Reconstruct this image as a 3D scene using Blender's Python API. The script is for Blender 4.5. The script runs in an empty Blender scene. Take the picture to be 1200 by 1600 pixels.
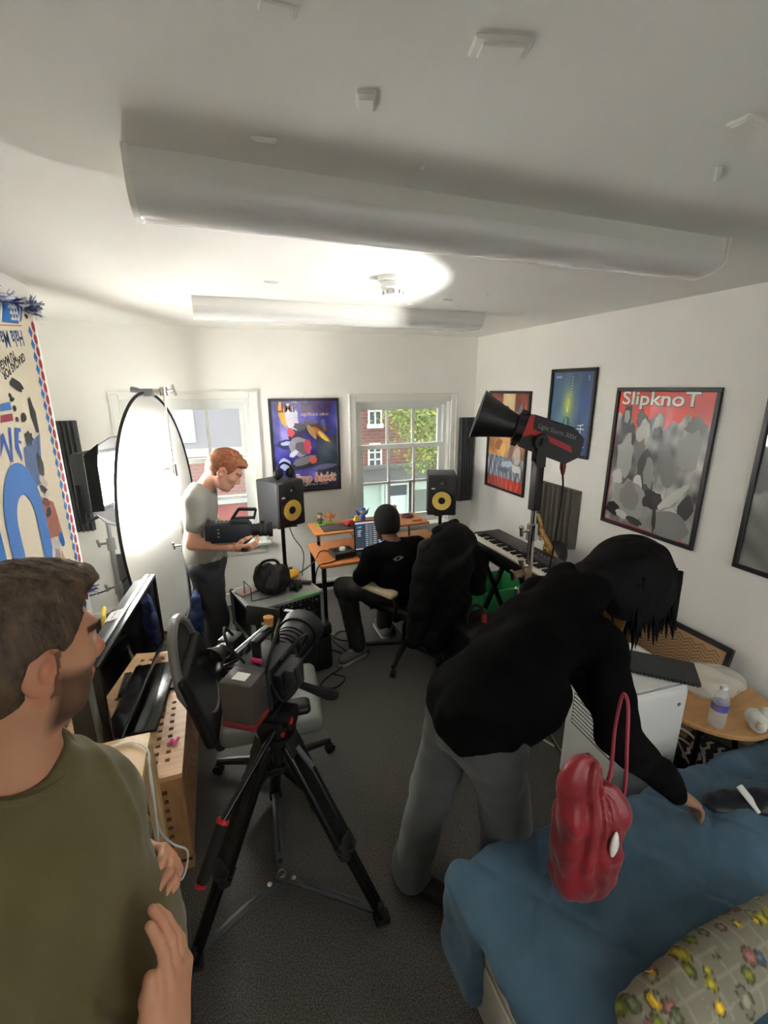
import bpy, bmesh, math, random
import numpy as np
from mathutils import Matrix, Vector
random.seed(7); np.random.seed(7)
S = bpy.context.scene
C = S.collection
PI = math.pi
# ------------------------------------------------------------------ camera
CH = 1.975                       # camera height
FPX = 701.0                      # focal length in pixels of the 1200x1600 frame
YAW, PIT, ROL = math.radians(20.16), math.radians(15.51), math.radians(-0.25)
_fw = np.array([math.sin(YAW)*math.cos(PIT), math.cos(YAW)*math.cos(PIT), -math.sin(PIT)])
_r0 = np.array([math.cos(YAW), -math.sin(YAW), 0.0]); _u0 = np.cross(_r0, _fw)
_rt = _r0*math.cos(ROL)+_u0*math.sin(ROL); _up = -_r0*math.sin(ROL)+_u0*math.cos(ROL)
cam = bpy.data.cameras.new('camera'); camo = bpy.data.objects.new('camera', cam); C.objects.link(camo)
cam.sensor_fit = 'VERTICAL'; cam.sensor_height = 24.0; cam.lens = FPX/1600*24.0
cam.clip_start = 0.02; cam.clip_end = 200
camo.matrix_world = Matrix(((_rt[0], _up[0], -_fw[0], 0), (_rt[1], _up[1], -_fw[1], 0), (_rt[2], _up[2], -_fw[2], CH), (0, 0, 0, 1)))
S.camera = camo
# ------------------------------------------------------------------ world (overcast sky), exposure
W = bpy.data.worlds.new('overcast_sky'); S.world = W; W.use_nodes = True
W.node_tree.nodes['Background'].inputs[0].default_value = (1.0, 0.995, 0.985, 1)
W.node_tree.nodes['Background'].inputs[1].default_value = 0.75
S.view_settings.view_transform = 'Standard'; S.view_settings.look = 'None'
S.view_settings.gamma = 1.0; S.view_settings.use_curve_mapping = False
S.view_settings.exposure = 2.5
S.cycles.max_bounces = 16; S.cycles.diffuse_bounces = 10
COB_POWER = 8.0       # the red and black lamp head that is aimed at the ceiling
LED_POWER = 13.0          # the panel lamp behind the oval diffuser

def at(x, y, **k):
    """photo pixel -> point on the plane X=, Y= or Z= """
    d = _fw+(x-600)/FPX*_rt-(y-800)/FPX*_up
    a, v = list(k.items())[0]; i = 'XYZ'.index(a)
    o = np.array([0, 0, CH]); t = (v-o[i])/d[i]
    p = o+t*d; return (float(p[0]), float(p[1]), float(p[2]))
# ------------------------------------------------------------------ colour and materials
def lin(c):
    return tuple(((v/255/12.92) if v/255 <= 0.04045 else ((v/255+0.055)/1.055)**2.4) for v in c)
_M = {}
def mat(name, col, rough=0.6, metal=0.0, var=0.0, vs=12.0, bump=0.0, bs=150.0, coat=0.0, emit=None, es=0.0, trans=0.0, alpha=1.0, spec=0.5, stretch=None, var2=None, sheen=0.0):
    if name in _M: return _M[name]
    m = bpy.data.materials.new(name); m.use_nodes = True; n = m.node_tree.nodes; l = m.node_tree.links
    b = n['Principled BSDF']; c = lin(col)+(1,)
    b.inputs['Base Color'].default_value = c; b.inputs['Roughness'].default_value = rough; b.inputs['Metallic'].default_value = metal
    b.inputs['Coat Weight'].default_value = coat; b.inputs['Coat Roughness'].default_value = 0.04
    b.inputs['Specular IOR Level'].default_value = spec; b.inputs['Sheen Weight'].default_value = sheen
    if trans: b.inputs['Transmission Weight'].default_value = trans
    if alpha < 1: b.inputs['Alpha'].default_value = alpha
    if emit: b.inputs['Emission Color'].default_value = lin(emit)+(1,); b.inputs['Emission Strength'].default_value = es
    if var or bump:
        tc = n.new('ShaderNodeTexCoord'); mp = n.new('ShaderNodeMapping'); l.new(tc.outputs['Object'], mp.inputs['Vector'])
        if stretch: mp.inputs['Scale'].default_value = stretch
    if var:
        t = n.new('ShaderNodeTexNoise'); t.inputs['Scale'].default_value = vs; t.inputs['Detail'].default_value = 5
        l.new(mp.outputs[0], t.inputs['Vector'])
        r = n.new('ShaderNodeValToRGB'); r.color_ramp.elements[0].position = 0.3; r.color_ramp.elements[1].position = 0.7
        lo = lin(var2)+(1,) if var2 else tuple(v*(1-var) for v in c[:3])+(1,)
        hi = c if var2 else tuple(min(1, v*(1+var)) for v in c[:3])+(1,)
        r.color_ramp.elements[0].color = lo; r.color_ramp.elements[1].color = hi
        l.new(t.outputs['Fac'], r.inputs[0]); l.new(r.outputs[0], b.inputs['Base Color'])
    if bump:
        t = n.new('ShaderNodeTexNoise'); t.inputs['Scale'].default_value = bs; t.inputs['Detail'].default_value = 3
        l.new(mp.outputs[0], t.inputs['Vector'])
        bp = n.new('ShaderNodeBump'); bp.inputs['Strength'].default_value = bump; bp.inputs['Distance'].default_value = 0.004
        l.new(t.outputs['Fac'], bp.inputs['Height']); l.new(bp.outputs[0], b.inputs['Normal'])
    _M[name] = m; return m
def vmat(name, rough=0.5, coat=0.0, bump=0.0, bs=150.0, spec=0.5, sss=0.0, sheen=0.0, grain=0.0, gs=60.0):
    """material whose colour comes from the mesh's own colour attribute (printed or dyed colours)"""
    if name in _M: return _M[name]
    m = bpy.data.materials.new(name); m.use_nodes = True; n = m.node_tree.nodes; l = m.node_tree.links; b = n['Principled BSDF']
    a = n.new('ShaderNodeAttribute'); a.attribute_name = 'Col'
    src = a.outputs['Color']
    if grain:
        t = n.new('ShaderNodeTexNoise'); t.inputs['Scale'].default_value = gs; t.inputs['Detail'].default_value = 4
        tc = n.new('ShaderNodeTexCoord'); l.new(tc.outputs['Object'], t.inputs['Vector'])
        mr = n.new('ShaderNodeMapRange'); mr.inputs['From Min'].default_value = 0.3; mr.inputs['From Max'].default_value = 0.7
        mr.inputs['To Min'].default_value = 1-grain; mr.inputs['To Max'].default_value = 1+grain; l.new(t.outputs['Fac'], mr.inputs['Value'])
        mx = n.new('ShaderNodeVectorMath'); mx.operation = 'SCALE'; l.new(src, mx.inputs[0]); l.new(mr.outputs[0], mx.inputs['Scale']); src = mx.outputs[0]
    l.new(src, b.inputs['Base Color'])
    b.inputs['Roughness'].default_value = rough; b.inputs['Coat Weight'].default_value = coat; b.inputs['Coat Roughness'].default_value = 0.03
    b.inputs['Specular IOR Level'].default_value = spec; b.inputs['Sheen Weight'].default_value = sheen
    if sss: b.inputs['Subsurface Weight'].default_value = sss; b.inputs['Subsurface Radius'].default_value = (0.012, 0.004, 0.002)
    if bump:
        t = n.new('ShaderNodeTexNoise'); t.inputs['Scale'].default_value = bs
        tc = n.new('ShaderNodeTexCoord'); l.new(tc.outputs['Object'], t.inputs['Vector'])
        bp = n.new('ShaderNodeBump'); bp.inputs['Strength'].default_value = bump; bp.inputs['Distance'].default_value = 0.003
        l.new(t.outputs['Fac'], bp.inputs['Height']); l.new(bp.outputs[0], b.inputs['Normal'])
    _M[name] = m; return m
# ------------------------------------------------------------------ geometry helpers: a shape is (verts, faces)
def V3(p): return np.array(p, float)
def unit(v):
    v = V3(v); return v/np.linalg.norm(v)
def join(*gs):
    v, f = [], []
    for a, b in gs:
        o = len(v); v.extend([tuple(p) for p in a]); f.extend([tuple(i+o for i in q) for q in b])
    return v, f
def xf(g, m):
    return [tuple(m @ Vector(p)) for p in g[0]], g[1]
def mv(g, x=0, y=0, z=0, rz=0, rx=0, ry=0):
    return xf(g, Matrix.Translation((x, y, z)) @ Matrix.Rotation(rz, 4, 'Z') @ Matrix.Rotation(ry, 4, 'Y') @ Matrix.Rotation(rx, 4, 'X'))
def box(x0, x1, y0, y1, z0, z1):
    v = [(x, y, z) for z in (z0, z1) for y in (y0, y1) for x in (x0, x1)]
    return v, [(0, 2, 3, 1), (4, 5, 7, 6), (0, 1, 5, 4), (2, 6, 7, 3), (0, 4, 6, 2), (1, 3, 7, 5)]
def cbox(c, s):
    return box(c[0]-s[0]/2, c[0]+s[0]/2, c[1]-s[1]/2, c[1]+s[1]/2, c[2]-s[2]/2, c[2]+s[2]/2)
def rbox(x0, x1, y0, y1, z0, z1, r=0.01, seg=2):
    g = box(x0, x1, y0, y1, z0, z1); bm = bmesh.new()
    vs = [bm.verts.new(p) for p in g[0]]
    for f in g[1]: bm.faces.new([vs[i] for i in f])
    r = min(r, 0.49*min(x1-x0, y1-y0, z1-z0))
    bmesh.ops.bevel(bm, geom=bm.edges[:], offset=r, segments=seg, profile=0.5, affect='EDGES')
    bm.verts.index_update(); o = [tuple(v.co) for v in bm.verts], [tuple(v.index for v in f.verts) for f in bm.faces]
    bm.free(); return o
def frame_of(d):
    d = unit(d); a = np.array([0, 0, 1.0]) if abs(d[2]) < 0.9 else np.array([1.0, 0, 0])
    u = unit(np.cross(a, d)); return u, np.cross(d, u), d
def cyl(p0, p1, r0, r1=None, n=16, cap=True):
    r1 = r0 if r1 is None else r1; p0, p1 = V3(p0), V3(p1); u, w, d = frame_of(p1-p0); v, f = [], []
    for p, r in ((p0, r0), (p1, r1)):
        for i in range(n):
            a = 2*PI*i/n; v.append(tuple(p+r*(math.cos(a)*u+math.sin(a)*w)))
    for i in range(n): j = (i+1) % n; f.append((i, j, n+j, n+i))
    if cap: f.append(tuple(range(n-1, -1, -1))); f.append(tuple(range(n, 2*n)))
    return v, f
def bar(p0, p1, w, h, up=(0, 0, 1), r=0.0):
    """rectangular bar from p0 to p1, w sideways, h along up"""
    p0, p1 = V3(p0), V3(p1); d = unit(p1-p0); s = unit(np.cross(d, V3(up))); u = np.cross(s, d); L = np.linalg.norm(p1-p0)
    g = rbox(-w/2, w/2, 0, L, -h/2, h/2, r) if r else box(-w/2, w/2, 0, L, -h/2, h/2)
    return [tuple(p0+q[0]*s+q[1]*d+q[2]*u) for q in g[0]], g[1]
def smooth_path(pts, n=6):
    P = [V3(p) for p in pts]; out = []
    for i in range(len(P)-1):
        a, b, c, d = P[max(i-1, 0)], P[i], P[i+1], P[min(i+2, len(P)-1)]
        for k in range(n):
            t = k/n; out.append(0.5*((2*b)+(c-a)*t+(2*a-5*b+4*c-d)*t*t+(3*b-a-3*c+d)*t**3))
    out.append(P[-1]); return out
def tube(pts, r, n=8, closed=False, sm=0, cap=True):
    if sm: pts = smooth_path(pts, sm)
    P = [V3(p) for p in pts]; m = len(P); R = r if isinstance(r, (list, tuple)) else [r]*m
    if len(R) != m: R = list(np.interp(np.linspace(0, 1, m), np.linspace(0, 1, len(R)), R))
    v, f = [], []; u = None
    for i in range(m):
        t = unit(P[(i+1) % m]-P[i-1]) if closed else unit(P[min(i+1, m-1)]-P[max(i-1, 0)])
        if u is None: u = frame_of(t)[0]
        u = unit(u-t*np.dot(u, t)); w = np.cross(t, u)
        for k in range(n):
            a = 2*PI*k/n; v.append(tuple(P[i]+R[i]*(math.cos(a)*u+math.sin(a)*w)))
    for i in range(m if closed else m-1):
        for k in range(n):
            j = (k+1) % n; i2 = (i+1) % m; f.append((i*n+k, i*n+j, i2*n+j, i2*n+k))
    if cap and not closed: f.append(tuple(range(n-1, -1, -1))); f.append(tuple((m-1)*n+k for k in range(n)))
    return v, f
def lathe(prof, n=24, o=(0, 0, 0), d=(0, 0, 1), cap=True):
    u, w, d = frame_of(d); o = V3(o); v, f = [], []
    for r, z in prof:
        for i in range(n):
            a = 2*PI*i/n; v.append(tuple(o+d*z+max(r, 1e-4)*(math.cos(a)*u+math.sin(a)*w)))
    for k in range(len(prof)-1):
        for i in range(n): j = (i+1) % n; f.append((k*n+i, k*n+j, (k+1)*n+j, (k+1)*n+i))
    if cap: f.append(tuple(range(n-1, -1, -1))); f.append(tuple((len(prof)-1)*n+i for i in range(n)))
    return v, f
def ell(c, r, nu=16, nv=10, d=(0, 0, 1)):
    u, w, d = frame_of(d); c = V3(c); r = (r, r, r) if not isinstance(r, (tuple, list)) else r; v, f = [], []
    for k in range(1, nv):
        t = PI*k/nv
        for i in range(nu):
            a = 2*PI*i/nu; v.append(tuple(c+r[0]*math.sin(t)*math.cos(a)*u+r[1]*math.sin(t)*math.sin(a)*w+r[2]*math.cos(t)*d))
    v.append(tuple(c+r[2]*d)); v.append(tuple(c-r[2]*d)); a, b = len(v)-2, len(v)-1
    for k in range(nv-2):
        for i in range(nu): j = (i+1) % nu; f.append((k*nu+i, (k+1)*nu+i, (k+1)*nu+j, k*nu+j))
    for i in range(nu): j = (i+1) % nu; f.append((a, i, j)); f.append((b, (nv-2)*nu+j, (nv-2)*nu+i))
    return v, f
def prism(poly, o, ux, uy, t):
    """2-D outline poly in the plane (ux, uy) at o, thickened by t along ux x uy"""
    o, ux, uy = V3(o), V3(ux), V3(uy); nz = unit(np.cross(ux, uy))*t; n = len(poly)
    a = [tuple(o+p[0]*ux+p[1]*uy) for p in poly]; b = [tuple(V3(p)+nz) for p in a]
    return a+b, [tuple(range(n-1, -1, -1)), tuple(range(n, 2*n))]+[(i, (i+1) % n, n+(i+1) % n, n+i) for i in range(n)]
def rrect(w, h, r, n=5, cx=0, cy=0):
    o = []
    for sx, sy, a0 in ((1, 1, 0), (-1, 1, 90), (-1, -1, 180), (1, -1, 270)):
        for k in range(n+1):
            a = math.radians(a0+90*k/n); o.append((cx+sx*(w/2-r)+r*math.cos(a), cy+sy*(h/2-r)+r*math.sin(a)))
    return o
def text_geo(s, size=1.0, depth=0.0, align='CENTER', shear=0.0, bold=0.0):
    cu = bpy.data.curves.new('t', 'FONT'); cu.body = s; cu.size = size; cu.align_x = align; cu.align_y = 'CENTER'; cu.extrude = depth; cu.shear = shear; cu.offset = bold
    cu.resolution_u = 4
    o = bpy.data.objects.new('t', cu); C.objects.link(o); bpy.context.view_layer.update()
    me = o.evaluated_get(bpy.context.evaluated_depsgraph_get()).to_mesh()
    g = [tuple(v.co) for v in me.vertices], [tuple(p.vertices) for p in me.polygons]
    o.to_mesh_clear(); bpy.data.objects.remove(o); bpy.data.curves.remove(cu); return g
# ------------------------------------------------------------------ objects
_INV = {}
def tag(o, label, cat, group=None, kind=None):
    if label: o['label'] = label
    if cat: o['category'] = cat
    if group: o['group'] = group
    if kind: o['kind'] = kind
    return o
def thing(name, label, cat, loc=(0, 0, 0), rz=0.0, group=None, world=False):
    o = bpy.data.objects.new(name, None); C.objects.link(o); o.empty_display_size = 0.05
    o.location = loc; o.rotation_euler = (0, 0, rz); tag(o, label, cat, group)
    if world: _INV[o] = (Matrix.Translation(loc) @ Matrix.Rotation(rz, 4, 'Z')).inverted()
    return o
def obj(name, g, m, parent=None, smooth=35, label=None, cols=None, mats=None, mi=None):
    me = bpy.data.meshes.new(name)
    if parent is not None:
        rt = parent
        while rt.parent: rt = rt.parent
        if rt in _INV: g = xf(g, _INV[rt])
    me.from_pydata(g[0], [], g[1]); me.validate(clean_customdata=False)
    for q in ([m] if mats is None else mats): me.materials.append(q)
    if mi is not None and len(mi) == len(me.polygons): me.polygons.foreach_set('material_index', mi)
    if smooth:
        me.polygons.foreach_set('use_smooth', [True]*len(me.polygons))
        if smooth < 180: me.set_sharp_from_angle(angle=math.radians(smooth))
    if cols is not None:
        at_ = me.color_attributes.new('Col', 'FLOAT_COLOR', 'POINT')
        at_.data.foreach_set('color', np.asarray(cols, np.float32).ravel())
    me.update()
    o = bpy.data.objects.new(name, me); C.objects.link(o)
    if parent is not None: o.parent = parent
    if label: o['label'] = label
    return o
def struct(name, g, m, parent=None, smooth=35, label=None):
    o = obj(name, g, m, parent, smooth)
    if parent is None: o['kind'] = 'structure'
    if label: o['label'] = label
    return o
class Print:
    """flat coloured print: layered outlines on a plane, one mesh, colours from the colour attribute"""
    def __init__(s, o, ux, uy, step=0.00003): s.o, s.ux, s.uy = V3(o), V3(ux), V3(uy); s.n = unit(np.cross(ux, uy)); s.v, s.f, s.c, s.k, s.step = [], [], [], 0, step
    def add(s, poly, col):
        b = len(s.v); s.k += 1
        s.v += [tuple(s.o+p[0]*s.ux+p[1]*s.uy+s.n*s.k*s.step) for p in poly]; s.c += [lin(col)+(1,)]*len(poly); s.f.append(tuple(range(b, b+len(poly)))); return s
    def rect(s, x0, y0, x1, y1, col): return s.add([(x0, y0), (x1, y0), (x1, y1), (x0, y1)], col)
    def blob(s, x, y, rx, ry, col, n=14, j=0.12, rot=0.0, seed=None):
        rn = random.Random(seed if seed is not None else int(x*9999+y*777)); pts = []
        for i in range(n):
            a = 2*PI*i/n; k = 1+rn.uniform(-j, j); px, py = rx*k*math.cos(a), ry*k*math.sin(a)
            pts.append((x+px*math.cos(rot)-py*math.sin(rot), y+px*math.sin(rot)+py*math.cos(rot)))
        return s.add(pts, col)
    def text(s, t, x, y, size, col, rot=0.0, align='CENTER', sx=1.0, bold=0.0, flip=False, shear=0.0):
        g = text_geo(t, size, 0, align, shear, bold); s.k += 1; b = len(s.v); ca, sa = math.cos(rot), math.sin(rot)
        for p in g[0]:
            px, py = p[0]*sx, p[1]
            s.v.append(tuple(s.o+(x+px*ca-py*sa)*s.ux+(y+px*sa+py*ca)*s.uy+s.n*s.k*s.step))
        s.c += [lin(col)+(1,)]*len(g[0]); s.f += [tuple(i+b for i in q) for q in g[1]]; return s
    def build(s, name, m, parent, label=None): return obj(name, (s.v, s.f), m, parent, 0, label, s.c)
# ------------------------------------------------------------------ organic shapes: distance fields turned into meshes
class Field:
    def __init__(s): s.p = []
    def _add(s, fn, lo, hi, k, sub): s.p.append((fn, V3(lo), V3(hi), k, sub)); return s
    def cap(s, a, b, r0, r1=None, k=0.02, sub=False, sq=None):
        """tapered capsule; sq=(axis, factor) flattens it along axis"""
        a, b = V3(a), V3(b); r1 = r0 if r1 is None else r1; ba = b-a; L2 = max(float(ba @ ba), 1e-9)
        if sq is not None: ax, fa = unit(sq[0]), sq[1]
        def fn(P):
            pa = P-a; t = np.clip((pa @ ba)/L2, 0, 1); q = pa-t[..., None]*ba
            if sq is not None: q = q+(q @ ax)[..., None]*ax*(1/fa-1)
            d = np.sqrt((q*q).sum(-1))-(r0+t*(r1-r0))
            return d*(fa if sq is not None and fa < 1 else 1)
        R = max(r0, r1); return s._add(fn, np.minimum(a, b)-R, np.maximum(a, b)+R, k, sub)
    def ell(s, c, r, rot=None, k=0.02, sub=False):
        c = V3(c); r = V3(r); Rm = np.eye(3) if rot is None else np.array(rot, float)     # rows of rot: local axes
        def fn(P):
            q = (P-c) @ Rm.T; k0 = np.sqrt(((q/r)**2).sum(-1)); k1 = np.sqrt(((q/r**2)**2).sum(-1))+1e-9; return k0*(k0-1)/k1
        R = r.max(); return s._add(fn, c-R, c+R, k, sub)
    def rb(s, c, half, rad=0.02, rot=None, k=0.02, sub=False):
        c = V3(c); hf = V3(half)-rad; Rm = np.eye(3) if rot is None else np.array(rot, float)
        def fn(P):
            q = np.abs((P-c) @ Rm.T)-hf; return np.sqrt((np.maximum(q, 0)**2).sum(-1))+np.minimum(q.max(-1), 0)-rad
        R = float(np.linalg.norm(half)); return s._add(fn, c-R, c+R, k, sub)
    def plane(s, o, n, k=0.004):
        """cut away the half space n points into"""
        o, n = V3(o), unit(n)
        return s._add(lambda P: -((P-o) @ n), [-9]*3, [9]*3, k, True)
    def chain(s, pts, rs, k=0.02):
        for i in range(len(pts)-1): s.cap(pts[i], pts[i+1], rs[i], rs[i+1], k)
        return s
    def grow(s, d):
        t = Field(); t.p = [((lambda f: (lambda P: f(P)-d))(fn), lo-d, hi+d, k, sub) for fn, lo, hi, k, sub in s.p]; return t
    def mesh(s, res, lo=None, hi=None, warp=None, disp=None):
        L = np.min([p[1] for p in s.p if not p[4]], 0)-res*4-0.01; Hh = np.max([p[2] for p in s.p if not p[4]], 0)+res*4+0.01
        if lo is not None: L = np.maximum(L, V3(lo))
        if hi is not None: Hh = np.minimum(Hh, V3(hi))
        n = np.maximum(np.ceil((Hh-L)/res).astype(int)+1, 4)
        ax = [L[i]+res*np.arange(n[i]) for i in range(3)]
        F = np.full(n, 1.0, np.float32)
        for fn, a, b, k, sub in s.p:
            m = k*1.0+4*res+(0.03 if disp is not None else 0)
            i0 = np.clip(np.floor((a-m-L)/res).astype(int), 0, n-1); i1 = np.clip(np.ceil((b+m-L)/res).astype(int)+1, 1, n)
            if (i1 <= i0).any(): continue
            sl = tuple(slice(i0[i], i1[i]) for i in range(3))
            P = np.stack(np.meshgrid(*[ax[i][sl[i]] for i in range(3)], indexing='ij'), -1)
            if warp is not None: P = warp(P)
            d = fn(P); f0 = F[sl]
            if sub:
                d = -d; h = np.clip(0.5+0.5*(d-f0)/k, 0, 1); F[sl] = f0+(d-f0)*h+k*h*(1-h)
            else:
                h = np.clip(0.5+0.5*(f0-d)/k, 0, 1); F[sl] = f0*(1-h)+d*h-k*h*(1-h)
        if disp is not None:
            near = np.argwhere(np.abs(F) < 0.05+2*res)
            if len(near): F[tuple(near.T)] += disp(L+near*res).astype(np.float32)
        return surface_nets(F, L, res)
def surface_nets(F, L, res):
    F = np.pad(F, 1, constant_values=1.0); L = L-res; n = np.array(F.shape)-1
    neg = F < 0; cnt = np.zeros(n, np.int8)
    cs = [(i, j, k) for i in (0, 1) for j in (0, 1) for k in (0, 1)]
    for i, j, k in cs: cnt += neg[i:n[0]+i, j:n[1]+j, k:n[2]+k]
    act = (cnt > 0) & (cnt < 8); idx = -np.ones(n, np.int64); A = np.argwhere(act); idx[act] = np.arange(len(A))
    if not len(A): return [], []
    acc = np.zeros((len(A), 3)); num = np.zeros(len(A))
    for a in cs:
        for e in range(3):
            if a[e] == 0:
                b = list(a); b[e] = 1
                fa = F[tuple((A+a).T)]; fb = F[tuple((A+b).T)]; c = (fa < 0) != (fb < 0)
                t = np.where(c, fa/np.where(c, fa-fb, 1), 0)[:, None]
                p = np.array(a)+t*(np.array(b)-np.array(a)); acc += p*c[:, None]; num += c
    vv = L+res*(A+acc/np.maximum(num, 1)[:, None]); faces = []
    for e in range(3):
        u, w = (e+1) % 3, (e+2) % 3
        s0 = [slice(1, -1)]*3; s0[e] = slice(0, -1); s1 = list(s0); s1[e] = slice(1, None)
        x, y = neg[tuple(s0)], neg[tuple(s1)]; I = np.argwhere(x != y); I = I+[0 if q == e else 1 for q in range(3)]
        du = np.zeros(3, int); du[u] = 1; dw = np.zeros(3, int); dw[w] = 1
        q = np.stack([idx[tuple((I-du-dw).T)], idx[tuple((I-dw).T)], idx[tuple(I.T)], idx[tuple((I-du).T)]], 1)
        fl = neg[tuple(I.T)]
        q = np.where(fl[:, None], q, q[:, ::-1]); faces.append(q)
    Q = np.concatenate(faces); Q = Q[(Q >= 0).all(1)]
    # one light smoothing pass
    nb = np.zeros_like(vv); ct = np.zeros(len(vv))
    for a, b in ((0, 1), (1, 2), (2, 3), (3, 0)):
        np.add.at(nb, Q[:, a], vv[Q[:, b]]); np.add.at(ct, Q[:, a], 1); np.add.at(nb, Q[:, b], vv[Q[:, a]]); np.add.at(ct, Q[:, b], 1)
    vv = vv*0.5+0.5*nb/np.maximum(ct, 1)[:, None]
    return [tuple(p) for p in vv.tolist()], [tuple(q) for q in Q.tolist()]
def vnoise(P, scale, seed=0):
    """smooth pseudo noise in [-1,1] from summed sines"""
    rn = np.random.RandomState(seed); o = 0
    for i in range(5):
        d = rn.normal(size=3); d /= np.linalg.norm(d); o = o+np.sin((P @ d)*scale*(1+0.37*i)+rn.uniform(0, 6.28))
    return o/3.2
# =================================================================== THE ROOM
XR, YB, HC = 2.52, 4.13, 2.45       # right wall, back wall, ceiling
XL, YL = -0.785, 2.82               # face of the left wall and where it ends
XN, YF = -1.42, -1.05               # niche side wall, wall behind the camera
m_wall = mat('wall_paint', (240, 239, 233), 0.75, var=0.02, vs=3, bump=0.05, bs=60)
m_ceil = mat('ceiling_paint', (240, 239, 233), 0.8, var=0.015, vs=2, bump=0.06, bs=45)
m_gloss = mat('white_gloss_paint', (228, 228, 222), 0.35)
m_grey_trim = mat('grey_trim_paint', (190, 192, 188), 0.5)
m_black = mat('black_plastic', (18, 18, 19), 0.45)
m_blackr = mat('black_rubber', (14, 14, 14), 0.8)
m_blackm = mat('black_metal', (16, 16, 17), 0.35, metal=0.6)
m_dark = mat('dark_grey_plastic', (44, 46, 48), 0.5)
m_grey = mat('grey_plastic', (110, 112, 112), 0.5)
m_chrome = mat('chrome', (205, 200, 195), 0.18, metal=1.0)
m_steel = mat('brushed_steel', (150, 152, 154), 0.35, metal=0.9)
m_white = mat('white_plastic', (232, 232, 228), 0.4)
m_red = mat('red_plastic', (176, 22, 26), 0.45)
m_print = vmat('poster_print', 0.35, coat=.55)
m_frame = mat('black_poster_frame', (28, 27, 28), 0.4)
# floor: dark needle-felt carpet
m_floor = mat('carpet', (112, 109, 102), 0.95, var2=(46, 45, 43), var=0.3, vs=190, bump=0.6, bs=420, spec=0.2)
struct('floor', box(XN-0.1, XR+0.1, YF-0.1, YB+0.1, -0.06, 0), m_floor)
ceiling = struct('ceiling', box(XN-0.1, XR+0.1, YF-0.1, YB+0.3, HC, HC+0.1), m_ceil)
struct('wall_right', box(XR, XR+0.12, YF-0.1, YB+0.3, 0, HC), m_wall)
struct('wall_left', join(box(XN-0.12, XL, YF, YL, 0, HC)), m_wall)
struct('wall_niche', box(XN-0.12, XN, YL, YB+0.3, 0, HC), m_wall)
W_FILL = (.30, 2.20, .65, 2.10)  # opening for an unseen window, added behind the camera as fill light
struct('wall_front', join(box(XN-0.12, W_FILL[0], YF-0.12, YF, 0, HC), box(W_FILL[1], XR, YF-0.12, YF, 0, HC), box(W_FILL[0], W_FILL[1], YF-0.12, YF, 0, W_FILL[2]), box(W_FILL[0], W_FILL[1], YF-0.12, YF, W_FILL[3], HC)), m_wall)
t_ = []
for x in (W_FILL[0], (W_FILL[0]+W_FILL[1])/2-.03, W_FILL[1]-.06): t_.append(box(x, x+.06, YF-.09, YF-.03, W_FILL[2], W_FILL[3]))
for z in (W_FILL[2], (W_FILL[2]+W_FILL[3])/2-.03, W_FILL[3]-.06): t_.append(box(W_FILL[0]+.06, W_FILL[1]-.06, YF-.088, YF-.032, z, z+.06))
fill_win = struct('window_3', join(*t_), m_gloss)
# back wall with two window openings
W1 = (-0.70, 0.285, 0.60, 1.885); W2 = (1.235, 2.235, 0.60, 1.85); TK = 0.26
g = [box(XN, W1[0], YB, YB+TK, 0, HC), box(W1[1], W2[0], YB, YB+TK, 0, HC), box(W2[1], XR, YB, YB+TK, 0, HC)]
for w in (W1, W2): g += [box(w[0], w[1], YB, YB+TK, 0, w[2]), box(w[0], w[1], YB, YB+TK, w[3], HC)]
struct('wall_back', join(*g), m_wall)
# baseboards
def skirting(name, x0, x1, y0, y1): struct(name, join(box(x0, x1, y0, y1, 0, 0.1), box(min(x0, x1)+0.004*(x1-x0 > y1-y0)*0, x1, y0, y1, 0.1, 0.115)), m_gloss)
skirting('baseboard_back', XN, XR, YB-0.018, YB)
skirting('baseboard_right', XR-0.018, XR, YF, YB-0.018)
skirting('baseboard_left', XL, XL+0.018, YF, YL)
# marks and plaster patches left on the ceiling
def patch(x, y, w, l, rz, d=0.006):
    g = rbox(-w/2, w/2, -l/2, l/2, -d, 0.001, 0.003, 1)
    g2 = rbox(-w*0.36, w*0.40, -l*0.3, l*0.38, -d-0.003, -d+0.001, 0.002, 1)
    o = obj('plaster_patch', mv(join(g, g2), x, y, HC, rz), m_ceil, ceiling, 30); return o
for px, py, w, l, rz in ((782, 70, 0.085, 0.045, -0.25), (572, 155, 0.035, 0.055, -0.3), (1165, 190, 0.055, 0.04, 0.1), (1122, 270, 0.012, 0.08, -0.9),
                         (430, 1, 0.06, 0.03, 0), (660, 258, 0.012, 0.012, 0), (412, 215, 0.05, 0.012, -.1), (424, 440, 0.07, 0.018, 0), (474, 456, 0.02, 0.02, 0), (537, 449, 0.05, 0.016, 0),
                         (668, 456, 0.08, 0.018, 0.1), (700, 468, 0.06, 0.018, 0), (640, 474, 0.05, 0.02, 0), (760, 460, 0.05, 0.02, .6), (716, 478, 0.04, 0.02, .5)):
    p = at(px, py, Z=HC); patch(p[0], p[1], w, l, rz)
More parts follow.
